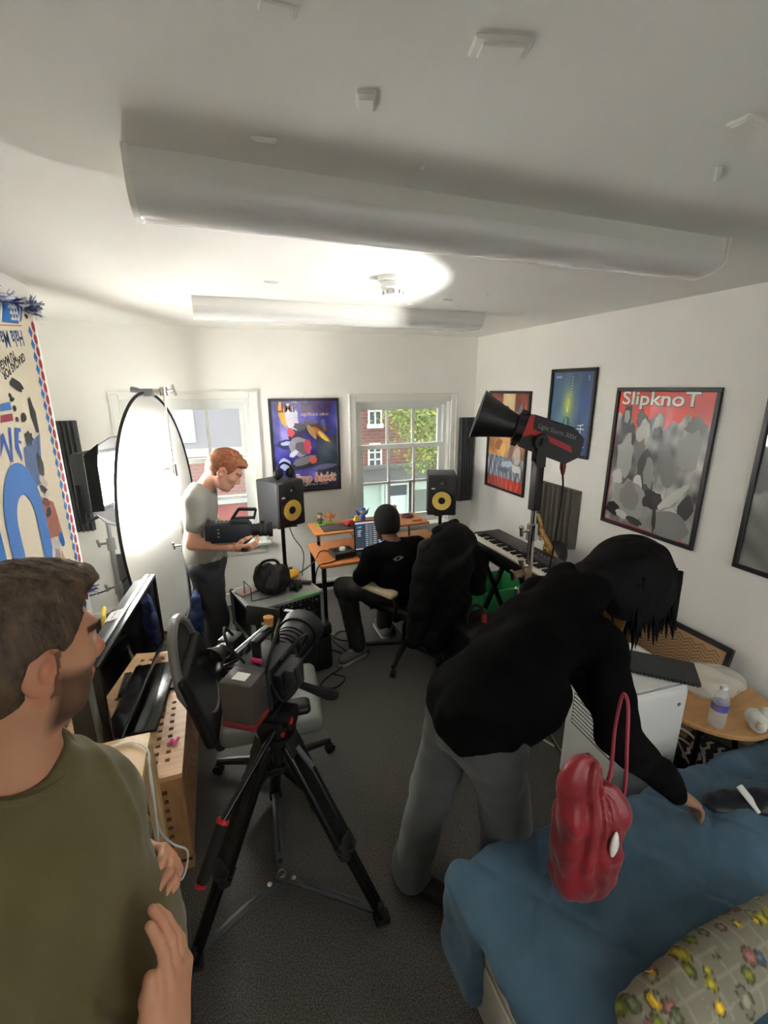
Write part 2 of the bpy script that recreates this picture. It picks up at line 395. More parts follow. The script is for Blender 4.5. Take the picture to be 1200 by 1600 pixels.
# ------------------------------------------------------------------- windows
m_glass = mat('window_glass', (255, 255, 255), 0.0, alpha=0.12, spec=0.6, coat=0.0)
m_upvc = mat('white_window_paint', (222, 226, 222), 0.35)
def window(n, w, cols, rows_up, rows_low, rail):
    x0, x1, z0, z1 = w; yo = YB+0.09
    fr = join(box(x0, x0+0.045, yo-0.03, yo+0.06, z0, z1), box(x1-0.045, x1, yo-0.03, yo+0.06, z0, z1), box(x0+0.045, x1-0.045, yo-0.03, yo+0.06, z1-0.045, z1), box(x0+0.045, x1-0.045, yo-0.03, yo+0.06, z0, z0+0.05))
    root = struct('window_%d' % n, fr, m_upvc)
    # casing on the room side
    t = 0.062
    cs = [rbox(x0-t, x0, YB-0.022, YB+0.0, z0-0.02, z1+t, 0.005, 1), rbox(x1, x1+t, YB-0.022, YB, z0-0.02, z1+t, 0.005, 1), rbox(x0, x1, YB-0.022, YB, z1, z1+t, 0.005, 1)]
    cs += [rbox(x0-t-0.008, x0-t+0.012, YB-0.03, YB, z0-0.02, z1+t+0.008, 0.004, 1), rbox(x1+t-0.012, x1+t+0.008, YB-0.03, YB, z0-0.02, z1+t+0.008, 0.004, 1), rbox(x0-t, x1+t, YB-0.03, YB, z1+t-0.012, z1+t+0.008, 0.004, 1)]
    obj('casing', join(*cs), m_gloss, root)
    obj('reveal', join(box(x0-0.001, x0+0.012, YB-0.001, yo-0.03, z0, z1), box(x1-0.012, x1+0.001, YB-0.001, yo-0.03, z0, z1), box(x0, x1, YB-0.001, yo-0.03, z1-0.012, z1+0.001)), m_gloss, root)
    obj('sill', rbox(x0-t-0.03, x1+t+0.03, YB-0.075, yo-0.03, z0-0.028, z0+0.002, 0.008), m_gloss, root)
    obj('apron', rbox(x0-t, x1+t, YB-0.02, YB, z0-0.11, z0-0.028, 0.004, 1), m_gloss, root)
    xi0, xi1, zi0, zi1 = x0+0.045, x1-0.045, z0+0.05, z1-0.045
    zm = zi0+(zi1-zi0)*rail
    for nm, y, za, zb, rows in (('lower_sash', yo-0.012, zi0, zm+0.02, rows_low), ('upper_sash', yo+0.03, zm-0.02, zi1, rows_up)):
        s = 0.04; g = [box(xi0, xi0+s, y-0.018, y+0.018, za, zb), box(xi1-s, xi1, y-0.018, y+0.018, za, zb), box(xi0+s, xi1-s, y-0.018, y+0.018, za, za+s), box(xi0+s, xi1-s, y-0.018, y+0.018, zb-s, zb)]
        sash = obj(nm, join(*g), m_upvc, root)
        a0, a1, b0, b1 = xi0+s, xi1-s, za+s, zb-s
        for i in range(1, cols):
            x = a0+(a1-a0)*i/cols; obj('glazing_bar', box(x-0.012, x+0.012, y-0.014, y+0.014, b0, b1), m_upvc, sash)
        for j in range(1, rows):
            z = b0+(b1-b0)*j/rows; obj('glazing_bar', box(a0, a1, y-0.014, y+0.014, z-0.012, z+0.012), m_upvc, sash)
        for i in range(cols):
            for j in range(rows):
                obj('pane', box(a0+(a1-a0)*i/cols+0.006, a0+(a1-a0)*(i+1)/cols-0.006, y-0.002, y+0.002, b0+(b1-b0)*j/rows+0.006, b0+(b1-b0)*(j+1)/rows-0.006), m_glass, sash, 0)
    return root
window(1, W1, 3, 1, 2, 0.60)
window(2, W2, 3, 1, 2, 0.655)
for i in (0, 1):
    for j in (0, 1): obj('pane', box(W_FILL[0]+.05+i*(W_FILL[1]-W_FILL[0])/2, W_FILL[0]+(i+1)*(W_FILL[1]-W_FILL[0])/2-.02, YF-.062, YF-.058, W_FILL[2]+.03+j*(W_FILL[3]-W_FILL[2])/2, W_FILL[2]+(j+1)*(W_FILL[3]-W_FILL[2])/2-.02), m_glass, fill_win, 0)
# ------------------------------------------------------------------- outside: the street
def brick_mat(name, c1, c2, mortar, sc):
    m = bpy.data.materials.new(name); m.use_nodes = True; n = m.node_tree.nodes; l = m.node_tree.links; b = n['Principled BSDF']
    t = n.new('ShaderNodeTexBrick'); t.inputs['Color1'].default_value = lin(c1)+(1,); t.inputs['Color2'].default_value = lin(c2)+(1,); t.inputs['Mortar'].default_value = lin(mortar)+(1,)
    t.inputs['Scale'].default_value = 1.0; t.inputs['Brick Width'].default_value = 0.23; t.inputs['Row Height'].default_value = 0.078; t.inputs['Mortar Size'].default_value = 0.008
    tc = n.new('ShaderNodeTexCoord'); mp = n.new('ShaderNodeMapping'); mp.inputs['Rotation'].default_value = (PI/2, 0, 0)
    l.new(tc.outputs['Object'], mp.inputs[0]); l.new(mp.outputs[0], t.inputs['Vector']); l.new(t.outputs['Color'], b.inputs['Base Color']); b.inputs['Roughness'].default_value = 0.9
    return m
m_brick = brick_mat('red_brick', (122, 72, 60), (104, 60, 52), (136, 122, 112), 1)
m_shop = mat('pale_green_shopfront', (176, 205, 190), 0.6, var=0.05, vs=3)
m_fascia = mat('grey_fascia', (96, 104, 104), 0.6)
m_pave = mat('street_asphalt', (92, 92, 92), 0.9)
m_wglass = mat('far_window_glass', (70, 84, 88), 0.1)
YS = 10.2
def opx(x, y): p = at(x, y, Y=YS); return p[0], p[2]
st = struct('street_ground', box(-30, 34, -30, 40, -3.3, -3.2), m_pave); st['label'] = 'grey street below the windows'
b = thing('brick_building', 'red brick building with pale green shopfront across the street', 'building', (3.0, YS, -3.2), world=True)
xb0 = 0.6; xa, zf = opx(553, 752); _, zf2 = opx(553, 733); xe, _ = opx(720, 700)
obj('brick_wall', box(xb0, 9.5, YS, YS+0.4, zf2, 5.5), m_brick, b)
obj('fascia', join(box(xb0, 9.5, YS-0.14, YS, zf, zf2), box(xb0, 9.5, YS-0.24, YS, zf2, zf2+0.07), box(xb0, 9.5, YS-0.2, YS, zf-0.06, zf)), m_fascia, b)
obj('shopfront', box(xb0, 9.5, YS, YS+0.4, -3.2, zf), m_shop, b)
for px0, px1, py0, py1, cx, cz in ((577, 594, 622, 662, 2, 2), (577, 594, 696, 728, 2, 3), (676, 690, 700, 728, 2, 3)):
    x0, z1 = opx(px0, py0); x1, z0 = opx(px1, py1); w = obj('window', join(box(x0-.07, x1+.07, YS-0.05, YS, z0-.1, z0), box(x0-.04, x0, YS-.03, YS, z0, z1), box(x1, x1+.04, YS-.03, YS, z0, z1), box(x0, x1, YS-.03, YS, z1, z1+.05)), m_upvc, b)
    obj('pane', box(x0, x1, YS-0.012, YS, z0, z1), m_wglass, w)
    obj('glazing_bar', join(*[box(x0+(x1-x0)*i/cx-.018, x0+(x1-x0)*i/cx+.018, YS-.03, YS-.012, z0, z1) for i in range(1, cx)]+[box(x0, x1, YS-.03, YS-.012, z0+(z1-z0)*j/cz-.018, z0+(z1-z0)*j/cz+.018) for j in range(1, cz)]), m_upvc, w)
x0, z1 = opx(606, 758); x1, z0 = opx(634, 830)
dr = obj('door', join(box(x0-.12, x0, YS-.1, YS, z0-.6, z1+.12), box(x1, x1+.12, YS-.1, YS, z0-.6, z1+.12), box(x0, x1, YS-.1, YS, z1, z1+.12), box(x0, x1, YS-.04, YS, z0-.6, z1-.28)), mat('pale_door_paint', (196, 216, 208), .5), b)
obj('pane', box(x0, x1, YS-.02, YS, z1-.28, z1), m_wglass, dr)
obj('panel', join(*[box(x0+.06+i*(x1-x0)/2, x0-.06+(i+1)*(x1-x0)/2, YS-.055, YS-.04, z0+.1, z1-.36) for i in (0, 1)]), mat('pale_door_paint', (196, 216, 208), .5), dr)
x0, z1 = opx(643, 766); x1, z0 = opx(690, 830)
obj('shop_window', join(box(x0, x1, YS-.03, YS, z0, z1)), mat('dark_shop_glass', (110, 124, 114), .15), b)
for k, (pa, pb) in enumerate(((553, 560), (594, 600), (636, 641))):
    x0, _ = opx(pa, 800); x1, _ = opx(pb, 800); obj('pilaster', box(x0, x1, YS-.1, YS, -3.2, zf-.06), m_shop, b)
# paler terrace seen through the window behind the diffuser
m_rend = mat('pale_render', (140, 144, 150), 0.8, var=0.04, vs=2); m_brick2 = brick_mat('salmon_brick', (150, 104, 94), (140, 92, 84), (150, 136, 126), 1); m_redp = mat('red_shop_paint', (150, 66, 64), .6)
b2 = thing('rendered_building', 'pale rendered and salmon brick terrace seen beyond the diffuser', 'building', (-2.5, YS+0.3, -3.2), world=True)
YS2 = YS+0.3
def o2(y): return at(330, y, Y=YS2)[2]
obj('render_wall', box(-7.5, xb0-0.02, YS2, YS2+.4, o2(700), 5.5), m_rend, b2)
obj('brick_wall', box(-7.5, xb0-0.02, YS2, YS2+.4, o2(775), o2(700)), m_brick2, b2)
obj('band', join(box(-7.5, xb0-0.02, YS2-.08, YS2, o2(712), o2(700)), box(-7.5, xb0-0.02, YS2-.1, YS2, o2(788), o2(775))), mat('white_band', (176, 184, 178), .6), b2)
obj('red_front', box(-7.5, xb0-0.02, YS2, YS2+.4, -3.2, o2(788)), m_redp, b2)
for px in (250,): 
    x0 = at(px, 720, Y=YS2)[0]; w = obj('window', box(x0, x0+.75, YS2-.04, YS2, o2(690), o2(640)), m_upvc, b2); obj('pane', box(x0+.07, x0+.68, YS2-.05, YS2-.03, o2(686), o2(644)), mat('sky_reflecting_glass', (170, 182, 190), .1), w)
# tree in front of the brick building
tr = thing('street_tree', 'green leafy tree in front of the brick building outside', 'tree', (4.3, 8.6, -3.2), world=True)
tp = lambda x, y: at(x, y, Y=8.6)
obj('trunk', join(tube([(4.45, 8.7, -3.2), (4.42, 8.7, -1), (4.3, 8.65, 0.8), (4.2, 8.6, 2.2)], [.11, .09, .06, .03], 8, sm=3), tube([(4.38, 8.7, 0.4), (3.9, 8.6, 1.5)], [.05, .02], 6), tube([(4.35, 8.7, 0.9), (4.9, 8.6, 1.9)], [.05, .02], 6)), mat('bark', (90, 78, 66), .9), tr)
rn = np.random.RandomState(3); v, f, cl = [], [], []
cents = [tp(628, 632), tp(650, 632), tp(675, 640), tp(632, 655), tp(655, 660), tp(680, 690), tp(665, 690), tp(690, 640), tp(680, 665), tp(655, 712)]
for i in range(5200):
    c = cents[rn.randint(len(cents))]; p = np.array(c)+rn.normal(size=3)*[.22, .35, .22]; a = rn.normal(size=3); a /= np.linalg.norm(a); bq = np.cross(a, rn.normal(size=3)); bq /= np.linalg.norm(bq); s = rn.uniform(.025, .05)
    o = len(v); v += [tuple(p+a*s), tuple(p+bq*s*.55), tuple(p-a*s), tuple(p-bq*s*.55)]; f.append((o, o+1, o+2, o+3))
    k = rn.uniform(.75, 1.2); cc = lin((118*k, 150*k, 62*k)) if rn.rand() < .75 else lin((170*k, 178*k, 70*k)); cl += [cc+(1,)]*4
o = obj('leaves', (v, f), vmat('leaf', .6), tr, 0, cols=cl); o['kind'] = 'stuff'
# ------------------------------------------------------------------- ceiling lights and smoke alarm
m_lbody = mat('light_body', (238, 237, 231), .5); m_diff = mat('prismatic_diffuser', (236, 236, 234), .12, spec=.6)
def batten(label, x0, x1, y0, y1):
    t = thing('ceiling_light', label, 'ceiling light', ((x0+x1)/2, (y0+y1)/2, HC), group='strip lights on the ceiling', world=True)
    ym, w = (y0+y1)/2, (y1-y0)/2
    obj('body', box(x0+.008, x1-.008, y0+.004, y1-.004, HC-.045, HC), m_lbody, t)
    pr_ = [(-w, -.045)]+[(w*math.cos(PI+a), -.045-.062*math.sin(a)**.75) for a in [PI*i/14 for i in range(1, 14)]]+[(w, -.045)]
    prof = [(ym+p[0], HC+p[1]) for p in pr_]
    def ext(pp, a, b):
        n = len(pp); return [(a, q[0], q[1]) for q in pp]+[(b, q[0], q[1]) for q in pp], [(i, (i+1) % n, n+(i+1) % n, n+i) for i in range(n)]+[tuple(range(n-1, -1, -1)), tuple(range(n, 2*n))]
    obj('diffuser', ext(prof, x0+.012, x1-.012), m_diff, t, 40)
    big = [(ym-w-.003, HC)]+[(ym+(q[0]-ym)*1.03, HC+(q[1]-HC)*1.02) for q in prof]+[(ym+w+.003, HC)]
    for a, b2_ in ((x0, x0+.012), (x1-.012, x1)): obj('end_cap', ext(big, a, b2_), m_lbody, t, 40)
    return t
batten('large white strip light on the ceiling nearest the camera', -0.127, 1.669, 1.18, 1.36)
batten('white strip light on the ceiling nearer the windows', -0.06, 1.75, 2.79, 2.97)
p = at(614, 433, Z=HC)
t = thing('smoke_alarm', 'round white smoke alarm on the ceiling between the strip lights', 'smoke alarm', (p[0], p[1], HC), world=True)
obj('base', lathe([(.068, 0), (.068, -.016), (.062, -.021)], 28, (p[0], p[1], HC)), m_white, t)
obj('chamber', lathe([(.056, -.020), (.057, -.046), (.047, -.054), (.044, -.076), (.030, -.086), (.001, -.088)], 28, (p[0], p[1], HC)), m_white, t)
obj('vent_slot', join(*[cbox((p[0]+.0455*math.cos(a), p[1]+.0455*math.sin(a), HC-.065), (.006, .006, .014)) for a in [2*PI*i/10 for i in range(10)]]), mat('vent_grey', (150, 150, 148), .6), t)
# =================================================================== ON THE WALLS
def _grid(s, x0, y0, x1, y1, nx, ny, fn):
    """smoothly coloured base layer; fn(u, v) -> 0-255 colour, u right, v up in 0..1"""
    s.k += 1; b = len(s.v)
    for j in range(ny+1):
        for i in range(nx+1):
            s.v.append(tuple(s.o+(x0+(x1-x0)*i/nx)*s.ux+(y0+(y1-y0)*j/ny)*s.uy+s.n*s.k*s.step)); s.c.append(lin([min(255, max(0, q)) for q in fn(i/nx, j/ny)])+(1,))
    for j in range(ny):
        for i in range(nx): a = b+j*(nx+1)+i; s.f.append((a, a+1, a+nx+2, a+nx+1))
    return s
Print.grid = _grid
def n2(u, v, sc, seed): return float(vnoise(np.array([[u, v, 0.3]]), sc, seed)[0])
def poster(label, o, ux, w, h, art, fw=0.024, lean=None):
    """o: lower left corner on the wall; ux: rightward as seen; art(Print, w, h)"""
    o, ux = V3(o), V3(ux); uy = np.array([0, 0, 1.0]) if lean is None else unit(lean); nz = unit(np.cross(ux, uy))
    c = o+ux*w/2; t = thing('framed_poster', label, 'poster', tuple(c), world=True)
    def blk(x0, x1, y0, y1, z0, z1):
        g = rbox(x0, x1, y0, y1, z0, z1, 0.003, 1); return [tuple(o+p[0]*ux+p[1]*uy+p[2]*nz) for p in g[0]], g[1]
    obj('frame', join(blk(0, w, 0, fw, 0.002, .022), blk(0, w, h-fw, h, 0.002, .022), blk(0, fw, fw, h-fw, 0.002, .022), blk(w-fw, w, fw, h-fw, 0.002, .022)), m_frame, t)
    obj('backing', blk(.006, w-.006, .006, h-.006, 0.001, .009), m_dark, t)
    p = Print(o+nz*.0095, ux, uy); art(p, w, h, fw); p.build('print', m_print, t)
    return t
def art_significant(p, w, h, f):
    def bg(u, v):
        k = n2(u, v, 9, 2); q = n2(u, v, 22, 5)
        r = 66+40*k+26*q; g = 62+34*k+24*q; b = 150+44*k+20*q
        if u > .66 and v < .62: r, g, b = r*.5+16, g*.6+22, b*.42+14
        if v < .10: r, g, b = 40+20*q, 44+16*q, 70+20*q
        if .10 < u < .40 and v > .55: r, g, b = r+60, g+56, b+46
        return r, g, b
    p.grid(f, f, w-f, h-f, 40, 56, bg)
    X = lambda u: f+(w-2*f)*u; Y = lambda v: f+(h-2*f)*v
    # plain flowing shapes in the poster's colours
    for u, v, a, b_, c, r in ((.16, .86, .05, .12, (206, 150, 40), .2), (.30, .80, .09, .16, (214, 210, 224), .1), (.50, .70, .17, .05, (38, 34, 60), -.3), (.68, .72, .20, .035, (66, 44, 40), -.35),
                              (.74, .63, .18, .03, (190, 108, 40), -.7), (.78, .60, .10, .02, (226, 206, 80), -.8), (.60, .66, .12, .03, (172, 132, 84), -1.0), (.34, .62, .10, .07, (36, 38, 66), .2), (.27, .66, .05, .05, (200, 44, 60), .3),
                              (.20, .53, .13, .05, (44, 48, 96), .1), (.20, .54, .08, .022, (190, 196, 226), .1), (.40, .50, .16, .10, (150, 146, 158), -.5), (.44, .48, .12, .06, (96, 92, 104), -.6), (.52, .49, .05, .08, (196, 60, 80), 0), (.30, .42, .07, .03, (216, 220, 236), .6),
                              (.46, .30, .22, .06, (38, 38, 46), .22), (.46, .335, .19, .045, (118, 116, 122), .25), (.60, .34, .06, .04, (190, 84, 60), -.5), (.16, .30, .08, .08, (170, 180, 226), .5), (.78, .25, .18, .03, (96, 96, 130), .1), (.12, .16, .08, .07, (56, 60, 130), 0)):
        p.blob(X(u), Y(v), a*w, b_*h, c, 16, .14, r)
    p.text('LIMP BIZKIT', X(.5), Y(.925), .105, (60, 14, 26), sx=.92, bold=.003); p.text('LIMP BIZKIT', X(.497), Y(.928), .105, (84, 22, 28), sx=.92, bold=.001)
    p.text('significant other', X(.66), Y(.855), .040, (214, 170, 50), sx=1.0)
    p.text('limp bizkit', X(.62), Y(.125), .115, (236, 236, 240), sx=.8, bold=.006, shear=.2); p.text('limp bizkit', X(.62), Y(.125), .115, (232, 128, 52), sx=.8, bold=.001, shear=.2)
    p.text('significant other', X(.62), Y(.055), .038, (186, 190, 206))
poster('blue and purple band poster in black frame between the windows', (.440, YB, 1.035), (1, 0, 0), .632, .85, art_significant)
def art_slip(p, w, h, f):
    X = lambda u: f+(w-2*f)*u; Y = lambda v: f+(h-2*f)*v
    def bg(u, v):
        e = .80+.035*math.sin(u*19)+.03*math.sin(u*41+1)
        if v > e: k = 1+.10*n2(u, v, 12, 3); return 222*k, 66*k, 52*k
        q = 128+58*n2(u, v, 13, 8)+34*n2(u, v, 34, 4)+(26 if u > .7 else 0)
        if v < .22 and u > .45: q = q*.3+112
        return q, q, q*.99
    p.grid(f, f, w-f, h-f, 64, 80, bg)
    p.rect(f, f, w-f, f+.006, (196, 40, 40)).rect(f, f, f+.005, h-f, (196, 40, 40)).rect(w-f-.005, f, w-f, h-f, (196, 40, 40))
    for u, v, a, b_, c, r in ((.12, .80, .055, .10, (66, 66, 66), 0), (.12, .82, .03, .05, (168, 166, 160), 0), (.20, .68, .05, .10, (40, 40, 40), 0), (.30, .80, .05, .07, (90, 90, 88), 0), (.34, .70, .07, .10, (196, 196, 192), 0), (.50, .77, .06, .075, (180, 178, 172), .1), (.50, .71, .05, .05, (74, 74, 74), 0),
                              (.86, .78, .09, .05, (110, 110, 108), .2), (.84, .62, .11, .13, (150, 150, 148), 0), (.16, .52, .09, .16, (172, 172, 168), 0), (.33, .56, .06, .10, (122, 122, 120), 0), (.44, .42, .09, .15, (74, 74, 72), .1), (.47, .43, .06, .10, (150, 150, 146), .1), (.64, .50, .08, .14, (112, 112, 110), .2),
                              (.10, .36, .06, .06, (206, 206, 202), 0), (.36, .34, .05, .06, (214, 214, 210), 0), (.28, .20, .17, .15, (160, 160, 156), .2), (.28, .22, .10, .10, (136, 136, 134), 0), (.55, .24, .10, .07, (38, 38, 38), 0), (.60, .24, .05, .05, (52, 52, 52), 0), (.74, .28, .035, .12, (212, 210, 204), -.7), (.80, .31, .03, .11, (206, 206, 200), -.6),
                              (.70, .16, .12, .035, (206, 206, 202), .5), (.90, .24, .07, .08, (62, 62, 62), 0), (.76, .09, .20, .09, (134, 134, 134), 0), (.10, .10, .10, .05, (30, 30, 30), 0), (.22, .07, .08, .03, (206, 206, 202), -.2), (.38, .05, .09, .025, (40, 40, 40), -.2), (.60, .12, .02, .10, (48, 48, 48), .1)):
        p.blob(X(u), Y(v), a*w, b_*h, c, 16, .2, r)
    p.text('SlipknoT', X(.45), Y(.945), .115, (40, 20, 20), sx=1.28, bold=.004); p.text('SlipknoT', X(.447), Y(.948), .115, (242, 236, 226), sx=1.28, bold=.002)
poster('red and grey band poster in black frame on the right wall', (XR, 2.345, 1.058), (0, -1, 0), .675, .91, art_slip)
def art_blue(p, w, h, f):
    X = lambda u: f+(w-2*f)*u; Y = lambda v: f+(h-2*f)*v
    def bg(u, v):
        d = math.hypot((u-.44)*1.0, (v-.60)*.62); k = n2(u, v, 10, 1)*10
        gl = math.exp(-(d/.13)**2); st = math.exp(-((u-.30)/.22)**2)*max(0, .9-v)
        r = 62+k+118*gl+18*st; g = 92+k+96*gl+40*st; b = 128+k-26*gl+18*st
        if v < .4: b += 26*(.4-v); 
        if u > .72: r, g, b = r*.8, g*.85, b*.98
        return r, g, b
    p.grid(f, f, w-f, h-f, 36, 50, bg)
    p.blob(X(.44), Y(.62), .012, .05, (196, 206, 72), 12, .25); p.blob(X(.43), Y(.54), .007, .02, (226, 226, 190), 10, .2)
    p.blob(X(.44), Y(.28), .045, .13, (52, 84, 96), 14, .2); p.blob(X(.42), Y(.40), .008, .05, (120, 160, 150), 10, .2); p.blob(X(.22), Y(.12), .06, .012, (176, 200, 206), 10, .3)
    for ch, u, v, s in (('千', .80, .30, .085), ('与', .70, .22, .06), ('千', .73, .135, .075), ('寻', .84, .10, .085)): p.text(ch, X(u), Y(v), s, (226, 234, 232), sx=.9, bold=.0006)
    p.text('宮崎駿', X(.14), Y(.94), .022, (216, 222, 222)); p.text('6.21', X(.88), Y(.93), .022, (206, 214, 216), rot=PI/2)
    for i in range(7): p.rect(X(.49), Y(.93-.035*i), X(.505), Y(.945-.035*i), (206, 216, 220))
poster('small teal blue film poster with white brush lettering, right wall', (XR, 2.995, 1.462), (0, -1, 0), .462, .642, art_blue)
def art_film(p, w, h, f):
    X = lambda u: f+(w-2*f)*u; Y = lambda v: f+(h-2*f)*v
    def bg(u, v):
        k = n2(u, v, 16, 6); q = n2(u, v, 45, 7)
        if v < .12: return 190+30*q, 70+40*q, 52+40*q
        if v < .34: s = 120+90*q; return s, s+8, s+18
        if v > .82 and (u < .34 or u > .66): return 126+20*k, 58+14*k, 46+10*k
        if .34 < u < .66 and v > .62: return 226+14*k, 206+14*k, 164+12*k
        return 196+34*k, 140+34*k, 82+26*k
    p.grid(f, f, w-f, h-f, 50, 66, bg)
    for u, v, a, b_, c, r in ((.20, .74, .05, .17, (140, 150, 172), 0), (.82, .70, .06, .20, (110, 116, 130), 0), (.93, .66, .03, .22, (206, 66, 52), 0), (.46, .70, .09, .12, (150, 138, 150), 0), (.46, .80, .055, .05, (206, 160, 130), 0), (.46, .845, .06, .03, (78, 52, 40), 0),
                              (.5, .56, .16, .05, (226, 168, 84), 0), (.30, .46, .10, .06, (150, 84, 50), 0), (.66, .46, .06, .16, (122, 100, 94), -.3), (.42, .42, .07, .07, (232, 190, 110), 0), (.80, .38, .08, .10, (196, 190, 180), 0), (.30, .30, .10, .03, (96, 130, 160), .2), (.56, .27, .16, .03, (176, 200, 216), .1), (.80, .24, .10, .04, (216, 214, 210), 0), (.44, .20, .16, .025, (70, 96, 120), 0)):
        p.blob(X(u), Y(v), a*w, b_*h, c, 14, .2, r)
poster('orange and cream film poster in black frame behind the lamp head', (XR, 3.845, 1.02), (0, -1, 0), .62, .92, art_film)
def art_bw(p, w, h, f):
    def bg(u, v):
        k = 14*n2(u, v, 8, 2)
        if v > .42+.05*math.sin(u*7): return 96+k, 96+k, 96+k
        q = 150+30*n2(u, v, 22, 5)-60*(.4-v); return q, q, q*.97
    p.grid(f, f, w-f, h-f, 24, 36, bg)
poster('grey landscape poster in black frame at the right photo edge', (XR, 1.45, 1.05), (0, -1, 0), .62, .92, art_bw)
# ------------------------------------------------------------------- acoustic foam
def foam(label, o, ux, w, h, ribs, mt, d=.05, lean=None, nm='acoustic_foam_panel'):
    o, ux = V3(o), V3(ux); uy = np.array([0, 0, 1.0]) if lean is None else unit(lean); nz = unit(np.cross(ux, uy)); pr = [(0, 0)]
    for i in range(ribs): a = w*i/ribs; b_ = w/ribs; pr += [(a+b_*.06, d*.45), (a+b_*.38, d), (a+b_*.62, d), (a+b_*.94, d*.45)]
    pr += [(w, 0)]; n = len(pr)
    v = [tuple(o+q[0]*ux+nz*(q[1]+.001)+uy*z) for z in (0, h) for q in pr]
    f = [(i, i+1, n+i+1, n+i) for i in range(n-1)]+[(n-1, 0, n, 2*n-1), tuple(range(n-1, -1, -1)), tuple(range(n, 2*n))]
    return tag(obj(nm, (v, f), mt, None, 0), label, 'foam panel', 'acoustic foam panels')
m_foam = mat('charcoal_foam', (74, 75, 76), .95, bump=.3, bs=300); m_foam2 = mat('brown_grey_foam', (92, 89, 82), .95, bump=.3, bs=300)
p0 = at(119, 657, Y=YB)
foam('tall charcoal foam panel on the back wall beside the hanging banner', (-1.27, YB, .86), (1, 0, 0), .26, .88, 8, m_foam)
foam('tall charcoal foam panel in the corner beside the right window', (2.345, YB, .80), (1, 0, 0), .165, .875, 6, m_foam)
foam('square brown-grey foam panel under the blue film poster', (XR, 3.05, .76), (0, -1, 0), .49, .46, 9, m_foam2, .06)
# ------------------------------------------------------------------- hanging football banner (printed upside down)
XBN = XL+.012
bn = thing('hanging_banner', 'white, blue and red football banner hung upside down on left wall', 'banner', (XL, 2.1, .85), world=True)
p = Print((XBN, 0, 0), (0, 1, 0), (0, 0, 1), .00003)
cream = (222, 212, 190); blu = (32, 108, 186); dkb = (40, 62, 120); red = (150, 34, 62); blk = (40, 36, 40)
q = lambda x, y: at(x, y, X=XBN)[1:]
def P(pts, c): p.add([q(*t) for t in pts][::-1], c)
obj('cloth', join(box(XL+.002, XBN, 1.1, 2.755, .88, 2.335)), mat('banner_cloth', cream, .85, bump=.2, bs=40), bn)
# blue blocks with letters, along the top hem
P([(4, 469), (31, 475), (29, 506), (3, 503)], blu); P([(-40, 463), (1, 468), (0, 503), (-45, 500)], blu); P([(32, 476), (35, 478), (34, 500), (31, 504)], (52, 92, 170))
P([(-60, 505), (34, 508), (34, 510), (-60, 507)], (196, 120, 90))
def along(t, a, b, size, c, sx):
    a, b = q(*a), q(*b); p.text(t, a[0], a[1], size, c, rot=math.atan2(b[1]-a[1], b[0]-a[0]), align='LEFT', sx=sx, bold=.002)
along('EEE', (28, 488), (4, 486), .082, cream, .80); along('Hala Madrid', (36, 527), (0, 529), .090, dkb, .86); along('GRACIAS POR', (38, 556), (0, 592), .046, blk, 1.0); along('TU MAGIA', (23, 553), (0, 572), .046, blk, 1.0)
# edge pattern: red lozenges and blue triangles
z0 = .92
for i in range(26):
    z = 2.26-i*.056; p.add([(2.730, z-.029), (2.750, z-.012), (2.750, z+.012), (2.730, z+.029), (2.706, z+.011), (2.706, z-.011)], red)
    p.add([(2.676, z-.056), (2.704, z-.028), (2.676, z), (2.650, z-.028)], blu if i % 2 else (52, 92, 170))
# generic face-like ink splashes, shoulder stripes, big numeral
for x, y, a, b_, c, r in ((26, 602, .065, .026, blk, -.2), (15, 618, .016, .01, blk, 0), (18, 624, .028, .009, blk, .1), (22, 638, .02, .012, blk, 0), (51, 648, .032, .085, (52, 50, 52), .25), (36, 652, .03, .02, blk, .3), (26, 655, .015, .012, blk, 0), (44, 685, .05, .028, blk, .1), (42, 484, .03, .016, blk, .3), (40, 494, .022, .01, blk, 0)):
    u, v = q(x, y); p.blob(u, v, a, b_, c, 14, .22, r)
P([(0, 631), (15, 628), (17, 640), (0, 643)], blu); P([(0, 649), (18, 646), (20, 657), (0, 661)], red)
p.text('NE', 2.32, 1.745, .30, (44, 84, 170), rot=PI, align='LEFT', sx=.55) if False else None
P([(31, 669), (22, 668), (23, 700), (34, 721), (34, 714), (29, 698), (28, 692), (33, 694), (32, 689), (28, 688), (28, 675), (32, 675)], (50, 90, 176))
P([(0, 680), (4, 676), (16, 712), (12, 668), (16, 668), (20, 722), (16, 722), (5, 692), (0, 716)], (50, 90, 176))
for i in range(11):
    a, b_ = q(36+i*2.4, 700-i*2.2), q(44+i*2.0, 768-i*1.2); p.add([a, (a[0]+.011, a[1]), (b_[0]+.011, b_[1]), b_], (74, 110, 170))
for i in range(9):
    a, b_ = q(60+i*2.6, 776+i*1.0), q(78+i*2.3, 842-i*.8); p.add([a, (a[0]+.010, a[1]), (b_[0]+.010, b_[1]), b_], (166, 66, 52))
def arch(cx, cz, ro, ri, hh, col, k=1.25):
    o = [(cx+ro*math.cos(a), cz+ro*k*math.sin(a)) for a in [PI*i/18 for i in range(19)]]+[(cx-ro, cz-hh), (cx-ri, cz-hh)]+[(cx-ri*math.cos(a), cz+ri*k*math.sin(a)) for a in [PI*i/18 for i in range(19)]]+[(cx+ri, cz-hh), (cx+ro, cz-hh)]
    p.add(o, col)
arch(2.18, 1.44, .20, .095, .55, blu); p.rect(1.80, .9, 1.93, 1.60, blu)
